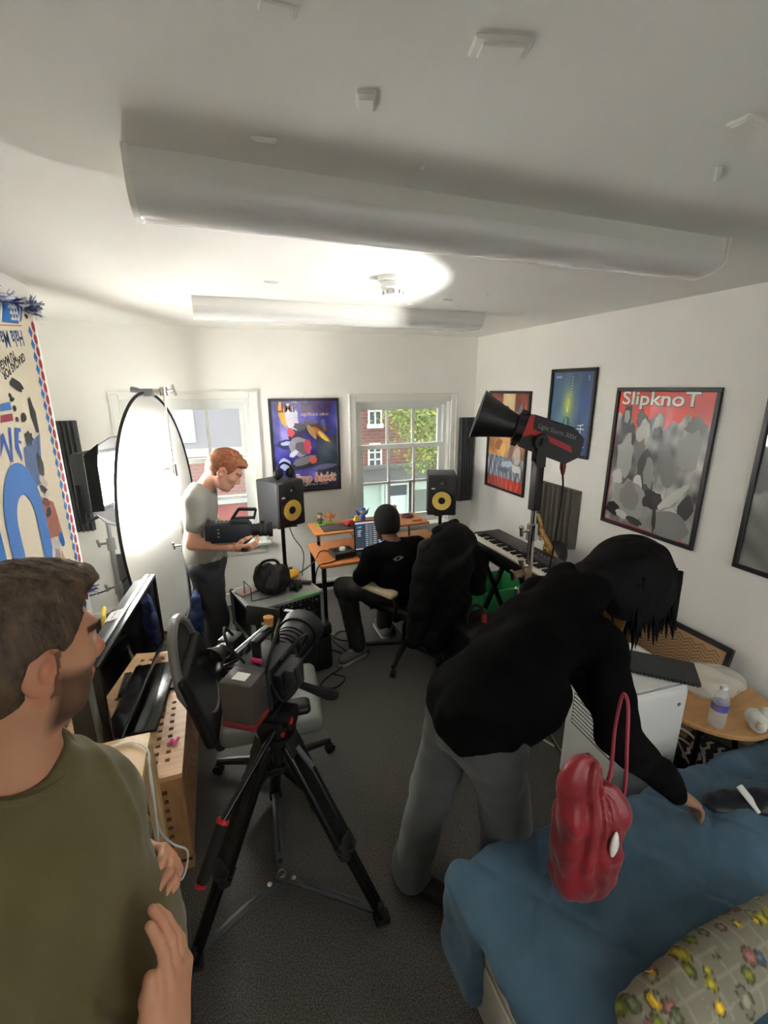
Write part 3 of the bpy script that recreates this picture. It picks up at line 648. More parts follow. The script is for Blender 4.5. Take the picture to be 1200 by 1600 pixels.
for x, y, a, b_, c, r in ((62, 727, .034, .055, (60, 66, 60), .1), (67, 752, .06, .02, (200, 190, 180), -.5), (68, 765, .06, .016, blk, -.5), (72, 775, .05, .016, (216, 206, 200), .4), (71, 785, .05, .02, (110, 60, 50), -.3), (75, 800, .035, .02, blk, .2), (96, 843, .03, .04, blu, .5), (88, 868, .07, .085, (196, 192, 186), 0), (90, 872, .04, .05, (150, 140, 150), .2), (99, 876, .022, .05, (200, 160, 80), .2), (108, 880, .012, .03, blu, 0), (131, 945, .018, .014, blk, 0), (133, 957, .03, .02, blk, 0)):
    u, v = q(x, y); p.blob(u, v, a, b_, c, 12, .2, r)
p.build('print', vmat('banner_print', .8, bump=.15, bs=40), bn)
v, f, cl = [], [], []; rn = random.Random(5)
def fringe(y, z, n, s):
    for i in range(n):
        a = V3((XBN+.006, y+rn.uniform(-s, s)*.5, z+rn.uniform(-s, s)*.25)); d = unit((rn.uniform(.1, .8), rn.gauss(0, 1), rn.gauss(0, .7)))*rn.uniform(.03, .065); w = unit(np.cross(d, (1, .2, .3)))*.004
        o = len(v); v.extend([tuple(a-w), tuple(a+w), tuple(a+d+w), tuple(a+d-w)]); f.append((o, o+1, o+2, o+3)); c = lin(rn.choice(((70, 80, 140), (210, 212, 220), (120, 126, 160)))); cl.extend([c+(1,)]*4)
for i in range(34): fringe(1.5+i*.0375, 2.335+.01*math.sin(i), 10, .05)
fringe(2.73, 2.34, 90, .10)
for i in range(6): fringe(2.745, .88+i*.012, 16, .03)
obj('fringe', (v, f), vmat('tinsel', .6), bn, 0, cols=cl)['kind'] = 'stuff'
# wall socket
sx = thing('wall_socket', 'white double wall socket in the corner above the keyboard', 'socket', (XR, 3.99, .45), world=True)
obj('plate', rbox(XR-.010, XR, 3.92, 4.065, .41, .495, .004), m_white, sx); obj('plug', join(rbox(XR-.05, XR-.008, 3.93, 3.98, .43, .48, .008), rbox(XR-.05, XR-.008, 4.0, 4.05, .43, .48, .008)), m_white, sx)
# =================================================================== LAMPS
def basis(a):
    a = unit(a); y = unit(np.cross((0, 0, 1.0), a)); return a, y, np.cross(a, y)
def loc2w(g, o, B):
    o = V3(o); return [tuple(o+p[0]*B[0]+p[1]*B[1]+p[2]*B[2]) for p in g[0]], g[1]
# --- red and black lamp head on its chrome stand
RIM = V3((1.152, 1.863, 1.853)); AX = unit((-.84, .50, .31)); BA = basis(AX)
PIV = RIM-AX*.305
lamp = thing('studio_lamp', 'black and red studio lamp head aimed at the ceiling', 'studio light', (PIV[0], PIV[1], 1.40), world=True)
T = lambda g: loc2w(([(q[0] if q[0] > -.2 else -.2+(q[0]+.2)*.84, q[1], q[2]) for q in g[0]], g[1]), RIM, BA)
prof = [(.112, 0), (.113, -.003), (.096, -.045), (.078, -.10), (.060, -.16), (.052, -.19)]
rf = obj('reflector', T(lathe(prof+[(.050, -.19), (.058, -.16), (.076, -.10), (.094, -.045), (.110, -.002), (.112, 0)], 32, (0, 0, 0), (1, 0, 0), False)), m_black, lamp, 40)
obj('rim', T(lathe([(.1115, 0), (.1145, 0), (.1145, -.003), (.1115, -.003), (.1115, 0)], 32, (0, 0, 0), (1, 0, 0), False)), m_steel, rf)
obj('mount_ring', T(join(cyl((-.185, 0, 0), (-.225, 0, 0), .068, .068, 24), cyl((-.205, 0, .06), (-.205, 0, .085), .02, .02, 10), rbox(-.22, -.19, -.02, .02, -.085, -.055, .005))), m_black, lamp)
pf = [(-.225, -.075), (-.225, .075), (-.475, .070), (-.53, .045), (-.545, -.035), (-.49, -.085), (-.27, -.078)]
bd = obj('housing', T(xf(prism([(q[0], q[1]) for q in pf], (0, -.066, 0), (1, 0, 0), (0, 0, 1), -.132), Matrix())), m_black, lamp)
for s in (-1, 1):
    y = .0685*s; st_ = [(-.225, -.03), (-.225, .075), (-.245, .075), (-.262, .018), (-.48, -.002), (-.50, -.028), (-.27, -.006)]
    obj('red_stripe', T(prism(st_[::s], (0, y-.003*s*0, 0), (1, 0, 0), (0, 0, 1), .003)), m_red, bd)
    obj('knob', T(join(cyl((-.325, .066*s, -.022), (-.325, .105*s, -.022), .036, .034, 20), rbox(-.33, -.32, (.106 if s > 0 else -.116), (.116 if s > 0 else -.106), -.04, -.004, .003))), m_black, lamp)
obj('cooling_fins', T(join(*[box(-.47+i*.012, -.464+i*.012, -.05, .05, .066, .078) for i in range(18)])), m_dark, bd)
g = text_geo('Light Storm 300d', .029, 0, bold=.0005); g = ([(-.385-q[0], .0672, .038+q[1]) for q in g[0]], g[1])
obj('lettering', T(g), mat('grey_lettering', (120, 122, 120), .5), bd, 0)
yk = []
for s in (-1, 1): yk.append(bar(PIV+BA[1]*.085*s+V3((0, 0, -.0)), V3((PIV[0], PIV[1], PIV[2]-.13))+BA[1]*.085*s, .04, .008, up=BA[1]))
yk.append(bar(V3((PIV[0], PIV[1], PIV[2]-.13))-BA[1]*.09, V3((PIV[0], PIV[1], PIV[2]-.13))+BA[1]*.09, .04, .010)); yk.append(bar((PIV[0], PIV[1], PIV[2]-.36), (PIV[0], PIV[1], PIV[2]-.12), .045, .045, up=(1, 0, 0), r=.006))
obj('yoke', join(*yk), m_black, lamp)
PZ = PIV[2]-.36
obj('power_plug', tube([RIM-AX*.445-BA[2]*.075, RIM-AX*.457-BA[2]*.11, RIM-AX*.47-BA[2]*.14], [.013, .014, .007], 10), mat('dark_red_plug', (110, 24, 24), .5), lamp)
obj('emitter', T(cyl((-.188, 0, 0), (-.186, 0, 0), .03, .03, 20)), mat('led_emitter', (255, 244, 200), .3, emit=(255, 240, 215), es=30), lamp)
sp = bpy.data.lights.new('studio_lamp_beam', 'SPOT'); sp.energy = COB_POWER; sp.color = (1.0, .975, .925); sp.spot_size = math.radians(114); sp.spot_blend = .30; sp.shadow_soft_size = .03
so = bpy.data.objects.new('studio_lamp_beam', sp); C.objects.link(so); so.location = RIM-AX*.065; so.rotation_euler = Vector(AX).to_track_quat('-Z', 'Y').to_euler()
cb = thing('lamp_cable', 'black power cable hanging from the studio lamp head', 'cable', (1.62, 1.84, 0), world=True)
e = RIM-AX*.47-BA[2]*.14
obj('lead', tube([e, e+V3((.01, 0, -.10)), e+V3((.01, .02, -.35)), e+V3((-.02, .03, -.75)), e+V3((-.05, .02, -1.2)), (e[0]-.02, e[1]+.05, .01), (e[0]+.1, e[1]+.25, .008)], .0045, 6, sm=6), m_blackr, cb)
def light_stand(name, label, x, y, ztop, r=.0175, legs=.42, ang=.3, knobs=(), group=None, mt=None):
    mt = mt or m_chrome; t = thing(name, label, 'light stand', (x, y, 0), group=group)
    n = len(knobs)+1; zs = [.18]+[z for z in sorted(knobs)]+[ztop]
    for i in range(len(zs)-1): obj('tube', cyl((0, 0, zs[i]), (0, 0, zs[i+1]), r-.003*i, r-.003*i, 16), mt, t)
    for i, z in enumerate(sorted(knobs)):
        c = obj('collar', cyl((0, 0, z-.05), (0, 0, z+.03), r+.008, r+.006, 16), mt, t)
        obj('t_handle', join(cyl((-r, -.002, z), (-r-.05, -.01, z), .008, .008, 8), cyl((-r-.05, -.012, z-.02), (-r-.055, -.012, z+.022), .009, .009, 8), ell((-r-.055, -.012, z+.024), .012, 8, 6)), mt, c)
    for k in range(3):
        a = ang+2*PI*k/3; c, s = math.cos(a), math.sin(a)
        l = obj('leg', join(tube([(0.02*c, .02*s, .42), (legs*.6*c, legs*.6*s, .16), (legs*c, legs*s, .012)], .011, 8), bar((.02*c, .02*s, .17), (legs*.62*c, legs*.62*s, .15), .016, .006)), mt, t); obj('foot', cyl((legs*c, legs*s, 0), (legs*c, legs*s, .022), .014, .012, 10), m_blackr, l)
    return t
light_stand('light_stand', 'chrome stand carrying the black and red lamp head', PIV[0], PIV[1], PZ+.004, .019, .40, 1.0, (.98, 1.30))
# extra grip clamp hanging on the stand
cl = thing('grip_clamp', 'small bronze grip clamp on the chrome lamp stand', 'clamp', (PIV[0]-.02, PIV[1]-.03, 1.08), world=True)
obj('body', join(rbox(PIV[0]-.06, PIV[0]-.018, PIV[1]-.05, PIV[1]-.01, 1.06, 1.13, .008), cyl((PIV[0]-.05, PIV[1]-.03, 1.095), (PIV[0]-.12, PIV[1]-.035, 1.09), .016, .02, 12)), mat('bronze_metal', (150, 128, 108), .3, metal=.9), cl)
obj('knob', join(cyl((PIV[0]-.06, PIV[1]-.03, 1.12), (PIV[0]-.075, PIV[1]-.03, 1.17), .012, .016, 10), cyl((PIV[0]-.12, PIV[1]-.035, 1.07), (PIV[0]-.13, PIV[1]-.035, 1.12), .008, .008, 8)), m_chrome, cl)
# --- panel lamp with barn doors
LP = V3((-.715, 3.385, 1.40)); LN = unit((.92, -.38, -.02)); LB = basis(LN); L2 = lambda g: loc2w(g, LP, LB)
lp = thing('panel_lamp', 'black LED panel lamp with barn doors behind the round diffuser', 'studio light', tuple(LP-V3((0, 0, .3))), world=True)
obj('housing', L2(join(rbox(-.09, .0, -.19, .19, -.19, .19, .012), rbox(-.13, -.09, -.12, .12, -.12, .12, .01))), m_dark, lp)
obj('led_panel', L2(box(.0005, .006, -.165, .165, -.165, .165)), mat('led_panel_glow', (255, 255, 255), .4, emit=(255, 250, 240), es=7.0), lp)
al = bpy.data.lights.new('panel_lamp_light', 'AREA'); al.shape = 'SQUARE'; al.size = .31; al.energy = LED_POWER; al.spread = math.radians(105); al.color = (1.0, .985, .95)
ao = bpy.data.objects.new('panel_lamp_light', al); C.objects.link(ao); ao.location = LP+LN*.012; ao.rotation_euler = Vector(LN).to_track_quat('-Z', 'Y').to_euler()
m_door = mat('barn_door_metal', (12, 12, 13), .8, spec=.2)
for k in range(4):
    a = k*PI/2; R = np.array([[1, 0, 0], [0, math.cos(a), -math.sin(a)], [0, math.sin(a), math.cos(a)]])
    pts = [(0, -.18, .19), (0, .18, .19), (.15, .14, .29), (.15, -.14, .29)]; w = [R @ V3(q) for q in pts]; th = R @ V3((.002, 0, -.004))
    v = [tuple(q) for q in w]+[tuple(q+th) for q in w]
    obj('barn_door', L2((v, [(0, 1, 2, 3), (7, 6, 5, 4), (0, 4, 5, 1), (1, 5, 6, 2), (2, 6, 7, 3), (3, 7, 4, 0)])), m_door, lp, 0)
    pts = [(0, .18, .19), (.15, .14, .29), (.13, .26, .23)]; w = [R @ V3(q) for q in pts]; v = [tuple(q) for q in w]+[tuple(q+th) for q in w]
    obj('corner_flap', L2((v, [(0, 1, 2), (5, 4, 3), (0, 3, 4, 1), (1, 4, 5, 2), (2, 5, 3, 0)])), m_door, lp, 0)
obj('yoke', join(L2(bar((-.05, -.21, 0), (-.05, -.21, -.24), .03, .006, up=(0, 1, 0))), L2(bar((-.05, .21, 0), (-.05, .21, -.24), .03, .006, up=(0, 1, 0))), L2(box(-.065, -.035, -.213, .213, -.25, -.238))), m_blackm, lp)
ls = LP-LB[0]*.05
light_stand('light_stand', 'grey steel stand carrying the LED panel lamp', ls[0], ls[1], LP[2]-.25, .019, .30, .2, (.62, .95), mt=m_steel)
obj('lead', tube([ls+V3((.03, -.03, -.18)), ls+V3((.10, -.06, -.35)), ls+V3((.10, -.04, -.60)), ls+V3((.03, .0, -.75)), ls+V3((-.2, .1, -.86)), ls+V3((-.42, .25, -.9))], .005, 6, sm=6), m_blackr, lp)
# --- round diffuser on its stand
DC = V3((-.42, 3.42, 1.085)); DNn = unit((.92, -.38, 0)); DT = V3((.38, .92, 0)); DT = unit(DT)
df = thing('diffuser_disc', 'large white translucent oval diffuser with black rim', 'diffuser', (DC[0], DC[1], .22), world=True)
N = 72; rw, rh = .50, .865
def el(i, k, d): a = 2*PI*i/N; return DC+DT*rw*k*math.cos(a)+V3((0, 0, rh*k*math.sin(a)))+DNn*d
v = [tuple(DC+DNn*.002)]+[tuple(el(i, k, .002)) for k in (.33, .66, .985) for i in range(N)]; f = [(0, 1+i, 1+(i+1) % N) for i in range(N)]
for r_ in range(2): f += [(1+r_*N+i, 1+(r_+1)*N+i, 1+(r_+1)*N+(i+1) % N, 1+r_*N+(i+1) % N) for i in range(N)]
md = bpy.data.materials.new('diffusion_silk'); md.use_nodes = True; n_ = md.node_tree.nodes; l_ = md.node_tree.links
a_, b_, mx = n_.new('ShaderNodeBsdfDiffuse'), n_.new('ShaderNodeBsdfTranslucent'), n_.new('ShaderNodeMixShader'); a_.inputs[0].default_value = b_.inputs[0].default_value = (.86, .87, .86, 1); mx.inputs[0].default_value = .68
l_.new(a_.outputs[0], mx.inputs[1]); l_.new(b_.outputs[0], mx.inputs[2]); l_.new(mx.outputs[0], n_['Material Output'].inputs[0])
obj('silk', (v, f), md, df, 180)
obj('rim', tube([el(i, 1.0, 0) for i in range(N)], .010, 8, closed=True), m_black, df)
light_stand('light_stand', 'thin chrome stand clamped to the top of the oval diffuser', -.30, 3.33, 1.955, .012, .30, 2.0, (.9, 1.45))
cp = thing('rim_clamp', 'chrome clamp gripping the top rim of the diffuser', 'clamp', (-.34, 3.36, 1.94), world=True)
obj('jaw', join(rbox(-.46, -.36, 3.39, 3.44, 1.925, 1.975, .01), cyl((-.46, 3.42, 1.965), (-.50, 3.43, 1.97), .016, .020, 12)), m_steel, cp)
obj('clamp_head', join(cyl((-.36, 3.40, 1.955), (-.29, 3.33, 1.955), .02, .02, 12), cyl((-.30, 3.33, 1.93), (-.30, 3.33, 1.985), .024, .024, 12), cyl((-.29, 3.33, 1.955), (-.23, 3.30, 1.97), .009, .009, 8), cyl((-.225, 3.30, 1.93), (-.245, 3.30, 2.0), .010, .010, 8)), m_chrome, cp)
# --- dark board and foam leftovers in the niche
bd_ = tag(obj('board', mv(rbox(-.18, .22, -.012, .012, 0, .64, .004), -.74, 4.03, 0, 0.05, -.1), mat('dark_board', (64, 68, 70), .4), None), 'dark grey flat board leaning below the left window', 'board')
for i, (x, y, a, h_) in enumerate(((-1.00, 3.28, .10, .40), (-.93, 3.33, .16, .44), (-.86, 3.38, .10, .46), (-.79, 3.42, .04, .47), (-.72, 3.46, -.05, .45))):
    g = rbox(-.016, .016, -.17, .17, 0, h_, .010); tag(obj('foam_offcut', mv(g, x, y, 0, -.5, .0, a), mat('grey_foam_offcut', (92, 92, 86), .95, bump=.3, bs=200), None), ('grey foam slab standing behind the television, %s from the banner' % ('nearest', 'second', 'third', 'fourth', 'farthest')[i]), 'foam slab', 'grey foam slabs behind the television')
tag(obj('yellow_strap', tube([(-.845, 3.30, .52), (-.835, 3.20, .50), (-.84, 3.19, .42), (-.85, 3.20, .34)], [.013, .015, .014, .009], 8, sm=3), mat('yellow_plastic', (206, 176, 60), .5), None), 'yellow plastic strap hung over the grey foam slabs', 'strap')
# =================================================================== DESK AND MUSIC GEAR
m_beech = mat('orange_beech', (196, 124, 70), .4, var=.12, vs=6, stretch=(1, 12, 1))
dk = thing('desk', 'orange beech computer desk with black legs by the windows', 'desk', (1.1, 3.3, 0), world=True)
DX0, DX1, DY0, DY1 = .615, 1.72, 3.02, 3.56
obj('desktop', rbox(DX0, DX1, DY0, DY1, .695, .72, .006), m_beech, dk)
for x, y in ((DX0+.035, DY0+.06), (DX1-.05, DY0+.06), (DX0+.035, DY1-.05), (DX1-.05, DY1-.05)): obj('leg', rbox(x-.016, x+.016, y-.016, y+.016, 0, .695, .004), m_blackm, dk)
obj('crossbar', join(box(DX0+.04, DX1-.05, DY1-.06, DY1-.04, .32, .36)), m_blackm, dk)
rs = obj('raised_shelf', rbox(.625, 1.585, 3.215, 3.54, .882, .90, .005), m_beech, dk)
for x in (.70, 1.50): obj('shelf_post', cyl((x, 3.45, .72), (x, 3.45, .882), .010, .010, 10), m_steel, dk)
obj('shelf_hook', join(cyl((.645, 3.222, .885), (.645, 3.215, .83), .006, .006, 8), cyl((.645, 3.21, .845), (.645, 3.21, .82), .012, .010, 8)), m_blackm, rs)
# laptop
lt = thing('laptop', 'open black laptop showing a recording session on the desk', 'laptop', (1.10, 3.085, .72), -.02)
obj('base', rbox(-.178, .178, -.15, .10, 0.0005, .016, .005), m_dark, lt)
obj('keys', join(*[box(-.15+i*.0232, -.13+i*.0232, -.02+j*.021, -.002+j*.021, .016, .0172) for i in range(13) for j in range(5)]), m_black, lt); lt.children[-1]['kind'] = 'stuff'
lid = xf(rbox(-.178, .178, -.004, .004, 0, .24, .003), Matrix.Translation((0, .102, .014)) @ Matrix.Rotation(-.06, 4, 'X'))
ld = obj('lid', lid, m_black, lt)
ca, sa = math.cos(-.06), math.sin(-.06)
p = Print((0, .102-.0042*ca, .014-.0042*sa), (1, 0, 0), (0, -sa, ca)); E_ = p
p.rect(-.168, .012, .168, .232, (40, 46, 54)); p.rect(-.168, .218, .168, .232, (206, 196, 210)); p.rect(-.168, .012, .168, .02, (190, 190, 200)); p.rect(-.168, .02, -.09, .218, (58, 66, 76)); p.rect(-.15, .185, -.115, .2, (70, 150, 206))
rn = random.Random(4)
for i in range(11):
    z = .03+i*.0168; p.rect(-.088, z, -.06, z+.014, (96, 104, 112)); p.rect(-.058, z, -.03, z+.014, (110, 116, 124)); p.rect(-.082, z+.004, -.068, z+.010, (90, 170, 220) if i in (3, 4, 7) else (176, 180, 184)); p.rect(-.026, z, .012, z+.014, (84, 88, 96)); p.rect(-.022, z+.004, .004, z+.009, (190, 190, 186))
    for j in range(4):
        a = .016+j*.038+rn.uniform(0, .01); p.rect(a, z+.001, a+rn.uniform(.012, .03), z+.0135, rn.choice(((74, 116, 216), (60, 96, 200), (216, 222, 236), (100, 150, 230))))
for i in range(4): p.rect(-.15, .12+i*.014, -.15+rn.uniform(.02, .035), .126+i*.014, (196, 198, 200))
scr = vmat('laptop_screen', .2); nn = scr.node_tree
nn.links.new([n for n in nn.nodes if n.type == 'ATTRIBUTE'][0].outputs['Color'], nn.nodes['Principled BSDF'].inputs['Emission Color']); nn.nodes['Principled BSDF'].inputs['Emission Strength'].default_value = .17; nn.nodes['Principled BSDF'].inputs['Base Color'].default_value = (.01, .01, .01, 1)
for lk in list(nn.links):
    if lk.to_socket.name == 'Base Color': nn.links.remove(lk)
p.build('screen', scr, ld)
# audio interface
ai = thing('audio_interface', 'flat grey audio interface with silver knob on the desk', 'audio interface', (.82, 3.17, .72), .10)
obj('body', rbox(-.085, .085, -.075, .08, .006, .05, .006), m_dark, ai); obj('front_panel', rbox(-.083, .083, -.0765, -.074, .01, .045, .002), m_black, ai)
k = obj('volume_knob', lathe([(.026, .05), (.025, .068), (.018, .072), (.001, .072)], 20), m_white, ai)
obj('button', join(*[rbox(x-.008, x+.008, y-.008, y+.008, .049, .054, .002) for x in (-.055, .05, .07) for y in (-.0, .03)]), m_black, ai); obj('label_strip', box(-.05, .05, -.055, -.045, .05, .0505), m_grey, ai)
obj('rubber_foot', join(*[cyl((x, y, 0), (x, y, .007), .01, .01, 10) for x in (-.065, .065) for y in (-.055, .06)]), m_blackr, ai)
def speaker(label, loc, rz, group='studio monitors'):
    t = thing('studio_monitor', label, 'speaker', loc, rz, group)      # front faces local -Y
    obj('cabinet', rbox(-.137, .137, -.15, .15, 0, .39, .014, 3), mat('speaker_vinyl', (38, 39, 41), .55, bump=.15, bs=400), t)
    obj('baffle', rbox(-.128, .128, -.156, -.148, .01, .38, .012), m_black, t)
    wf = obj('woofer', lathe([(.108, -.155), (.108, -.164), (.098, -.168), (.090, -.164)], 32, (0, 0, .145), (0, 1, 0), False), m_blackr, t)
    obj('cone', lathe([(.090, -.164), (.085, -.167), (.078, -.165), (.034, -.158), (.001, -.158)], 32, (0, 0, .145), (0, 1, 0), False), mat('yellow_kevlar', (206, 176, 84), .5), wf)
    obj('dust_cap', ell((0, -.158, .145), (.033, .033, .010), 20, 8, (0, 1, 0)), m_blackr, wf)
    tw = obj('tweeter', lathe([(.048, -.157), (.046, -.160), (.030, -.154), (.017, -.150), (.001, -.153)], 24, (0, 0, .310), (0, 1, 0), False), m_black, t)
    obj('dome', ell((0, -.153, .310), .012, 12, 8), m_steel, tw)
    obj('badge', rbox(-.098, -.066, -.1585, -.1555, .255, .268, .002), m_white, t); obj('bass_port', rbox(-.08, .08, -.1575, -.155, .018, .034, .006), m_blackr, t)
    return t
def speaker_stand(label, x, y, z, rz):
    t = thing('speaker_stand', label, 'speaker stand', (x, y, 0), rz, 'black speaker stands')
    obj('top_plate', rbox(-.11, .11, -.12, .12, z-.008, z, .003), m_blackm, t); obj('pole', cyl((0, 0, .02), (0, 0, z-.008), .017, .017, 16), m_blackm, t); obj('collar', cyl((0, 0, z*.45), (0, 0, z*.45+.07), .024, .024, 16), m_black, t)
    obj('knob', cyl((.02, 0, z*.45+.035), (.06, 0, z*.45+.035), .012, .016, 10), m_black, t)
    for k in range(3):
        a = 2*PI*k/3+.5; obj('leg', join(bar((0, 0, .22), (.24*math.cos(a), .24*math.sin(a), .012), .022, .008), bar((0, 0, .06), (.14*math.cos(a), .14*math.sin(a), .10), .016, .006)), m_blackm, t)
    return t
SL, SR = (.455, 3.80), (1.985, 3.80)
speaker_stand('black speaker stand behind the flight case', SL[0], SL[1], .845, 0); speaker('black studio monitor with yellow cone, left of the desk', (SL[0], SL[1], .845), .49)
speaker_stand('black speaker stand right of the desk by the window', SR[0], SR[1], .80, 0); speaker('black studio monitor with yellow cone in front of the right window', (SR[0], SR[1], .80), -.42)
# headphones lying on the left monitor
hp = thing('headphones', 'black headphones resting on top of the left studio monitor', 'headphones', (.50, 3.80, 1.235), .5)
obj('headband', tube([(-.07, 0, .05), (-.065, .0, .10), (0, 0, .135), (.065, 0, .10), (.07, 0, .05)], .010, 8, sm=5), m_black, hp)
for s in (-1, 1): c = obj('ear_cup', ell((.068*s, 0, .045), (.022, .04, .045), 16, 10), m_black, hp); obj('ear_pad', ell((.050*s, 0, .045), (.014, .036, .040), 16, 10), m_blackr, c)
# small figurines and bits on the raised shelf
def figure(label, x, y, s, cb, ch, ca=None, kind='human', base=None, z=.90):
    t = thing('toy_figurine', label, 'figurine', (x, y, z), random.uniform(-.3, .3), 'toy figurines on the raised shelf')
    mb, mh, ma = mat('toy_%d_%d_%d' % cb, cb, .4), mat('toy_%d_%d_%d' % ch, ch, .4), mat('toy_%d_%d_%d' % (ca or cb), (ca or cb), .4); z0 = 0
    if base: obj('base', rbox(-.05*s*10, .05*s*10, -.03*s*10, .03*s*10, 0, .012, .003), mat('toy_%d_%d_%d' % base, base, .5), t); z0 = .012
    obj('body', lathe([(.020*s*10, z0), (.022*s*10, z0+.03*s*10), (.014*s*10, z0+.055*s*10), (.004, z0+.06*s*10)], 14), mb, t)
    obj('head', ell((0, 0, z0+.078*s*10), (.026*s*10, .026*s*10, .025*s*10), 14, 10), mh, t)
    for q in (-1, 1):
        if kind == 'wing': obj('wing', prism([(0, 0), (.05*s*10, .045*s*10), (.035*s*10, 0), (.02*s*10, -.015)], (q*.012, .012, z0+.05*s*10), (q, 0, 0), (0, 0, 1), .004), ma, t)
        else: obj('arm', cyl((q*.016*s*10, -.005, z0+.05*s*10), (q*.034*s*10, -.016, z0+.03*s*10), .006*s*10, .005*s*10, 8), ma, t)
    obj('cap', ell((0, .004, z0+.088*s*10), (.027*s*10, .027*s*10, .020*s*10), 14, 8), ma, t)
    return t
figure('small green-capped toy figurine on a green base on the shelf', .715, 3.45, .085, (66, 96, 70), (206, 150, 120), (52, 92, 66), base=(120, 190, 60))
figure('small orange winged toy figurine beside the green-capped one', .80, 3.47, .075, (206, 130, 66), (206, 130, 66), (206, 110, 60), 'wing', base=(120, 190, 60))
figure('blue winged toy figurine behind the laptop screen', 1.085, 3.47, .10, (50, 92, 190), (206, 170, 130), (46, 96, 206), 'wing')
figure('cream round-headed toy figurine near the seated man', 1.36, 3.46, .10, (206, 190, 140), (226, 206, 150), (206, 176, 110))
tag(obj('tablet_mat', rbox(.70, 1.02, 3.25, 3.43, .9005, .907, .003), mat('charcoal_mat', (70, 62, 62), .7), None), 'dark grey mat lying on the raised shelf', 'mat')
t = thing('toy_car', 'small red toy car on the dark mat', 'toy', (.93, 3.33, .907), .4); obj('body', join(rbox(-.045, .045, -.025, .025, .008, .028, .008), rbox(-.02, .028, -.021, .021, .026, .044, .008)), m_red, t)
for x in (-.026, .026):
    for y in (-.024, .024): obj('wheel', cyl((x, y-.004, .010), (x, y+.004, .010), .010, .010, 12), m_blackr, t)
tag(obj('bracelet', tube([(1.47+.045*math.cos(a), 3.42+.035*math.sin(a), .910) for a in [2*PI*i/20 for i in range(20)]], .010, 8, closed=True), mat('dark_red_beads', (96, 50, 60), .4), None), 'dark red beaded bracelet on the right of the shelf', 'bracelet')
tag(obj('wooden_tile', rbox(1.46, 1.54, 3.27, 3.30, .9005, .912, .003), mat('ochre_wood', (176, 120, 60), .6), None), 'small ochre wooden block on the shelf edge', 'block')
tag(obj('yellow_toy', join(ell((1.0, 3.40, .922), (.02, .02, .022), 12, 8), ell((1.0, 3.395, .952), .016, 12, 8)), mat('toy_yellow', (226, 190, 90), .5), None), 'tiny yellow toy by the edge of the dark mat', 'toy')
# keyboard on its stand along the right wall
ky = thing('synth_keyboard', 'black electronic keyboard along the right wall', 'keyboard', (1.90, 2.48, .80), 0, world=True)
obj('body', join(rbox(1.77, 2.06, 2.02, 2.93, .79, .85, .012), rbox(1.90, 2.06, 2.03, 2.92, .84, .875, .012)), mat('keyboard_black', (34, 35, 36), .4), ky)
gk = box(0, .118, 0, .0225, 0, .012); gb = rbox(0, .072, 0, .012, 0, .012, .002, 1)
wm = None; bm_ = None
for i in range(36):
    y = 2.06+i*.0236
    if wm is None: o = obj('white_key', gk, mat('ivory_key', (226, 222, 212), .3), ky, 0); wm = o.data; wm.transform(Matrix.Translation((1.90, 2.48, .80)))
    else: o = bpy.data.objects.new('white_key', wm); C.objects.link(o); o.parent = ky
    o.location = (1.778-1.90, y-2.48, .850-.80)
for i in range(36):
    if i % 7 in (2, 6): continue
    y = 2.06+i*.0236+.0175
    if bm_ is None: o = obj('black_key', gb, m_black, ky, 0); bm_ = o.data; bm_.transform(Matrix.Translation((1.90, 2.48, .80)))
    else: o = bpy.data.objects.new('black_key', bm_); C.objects.link(o); o.parent = ky
    o.location = (1.826-1.90, y-2.48, .861-.80)
obj('control', join(*[cyl((1.98, 2.2+i*.035, .875), (1.98, 2.2+i*.035, .885), .008, .007, 10) for i in range(8)]+[rbox(1.93, 1.945, 2.3+i*.03, 2.32+i*.03, .873, .879, .002) for i in range(8)]), m_grey, ky)
obj('pitch_wheel', join(*[cyl((1.81, 2.895+i*.018, .852), (1.81, 2.905+i*.018, .852), .018, .018, 12) for i in range(2)]), m_grey, ky)
xs = thing('keyboard_stand', 'black folding cross stand under the keyboard', 'keyboard stand', (1.90, 2.48, 0), world=True)
for y in (2.25, 2.72):
    obj('leg', bar((1.72, y, .03), (2.05, y+.02, .76), .028, .028, up=(0, 1, 0)), m_blackm, xs); obj('leg', bar((2.10, y-.03, .03), (1.77, y-.03, .76), .028, .028, up=(0, 1, 0)), m_blackm, xs)
for x, z in ((1.72, .018), (2.10, .018)): obj('foot_bar', join(bar((x, 2.16, z), (x, 2.84, z), .03, .03)), m_blackm, xs)
for x in (1.775, 2.045): obj('top_bar', join(bar((x, 2.10, .775), (x, 2.86, .775), .03, .028)), m_blackm, xs)
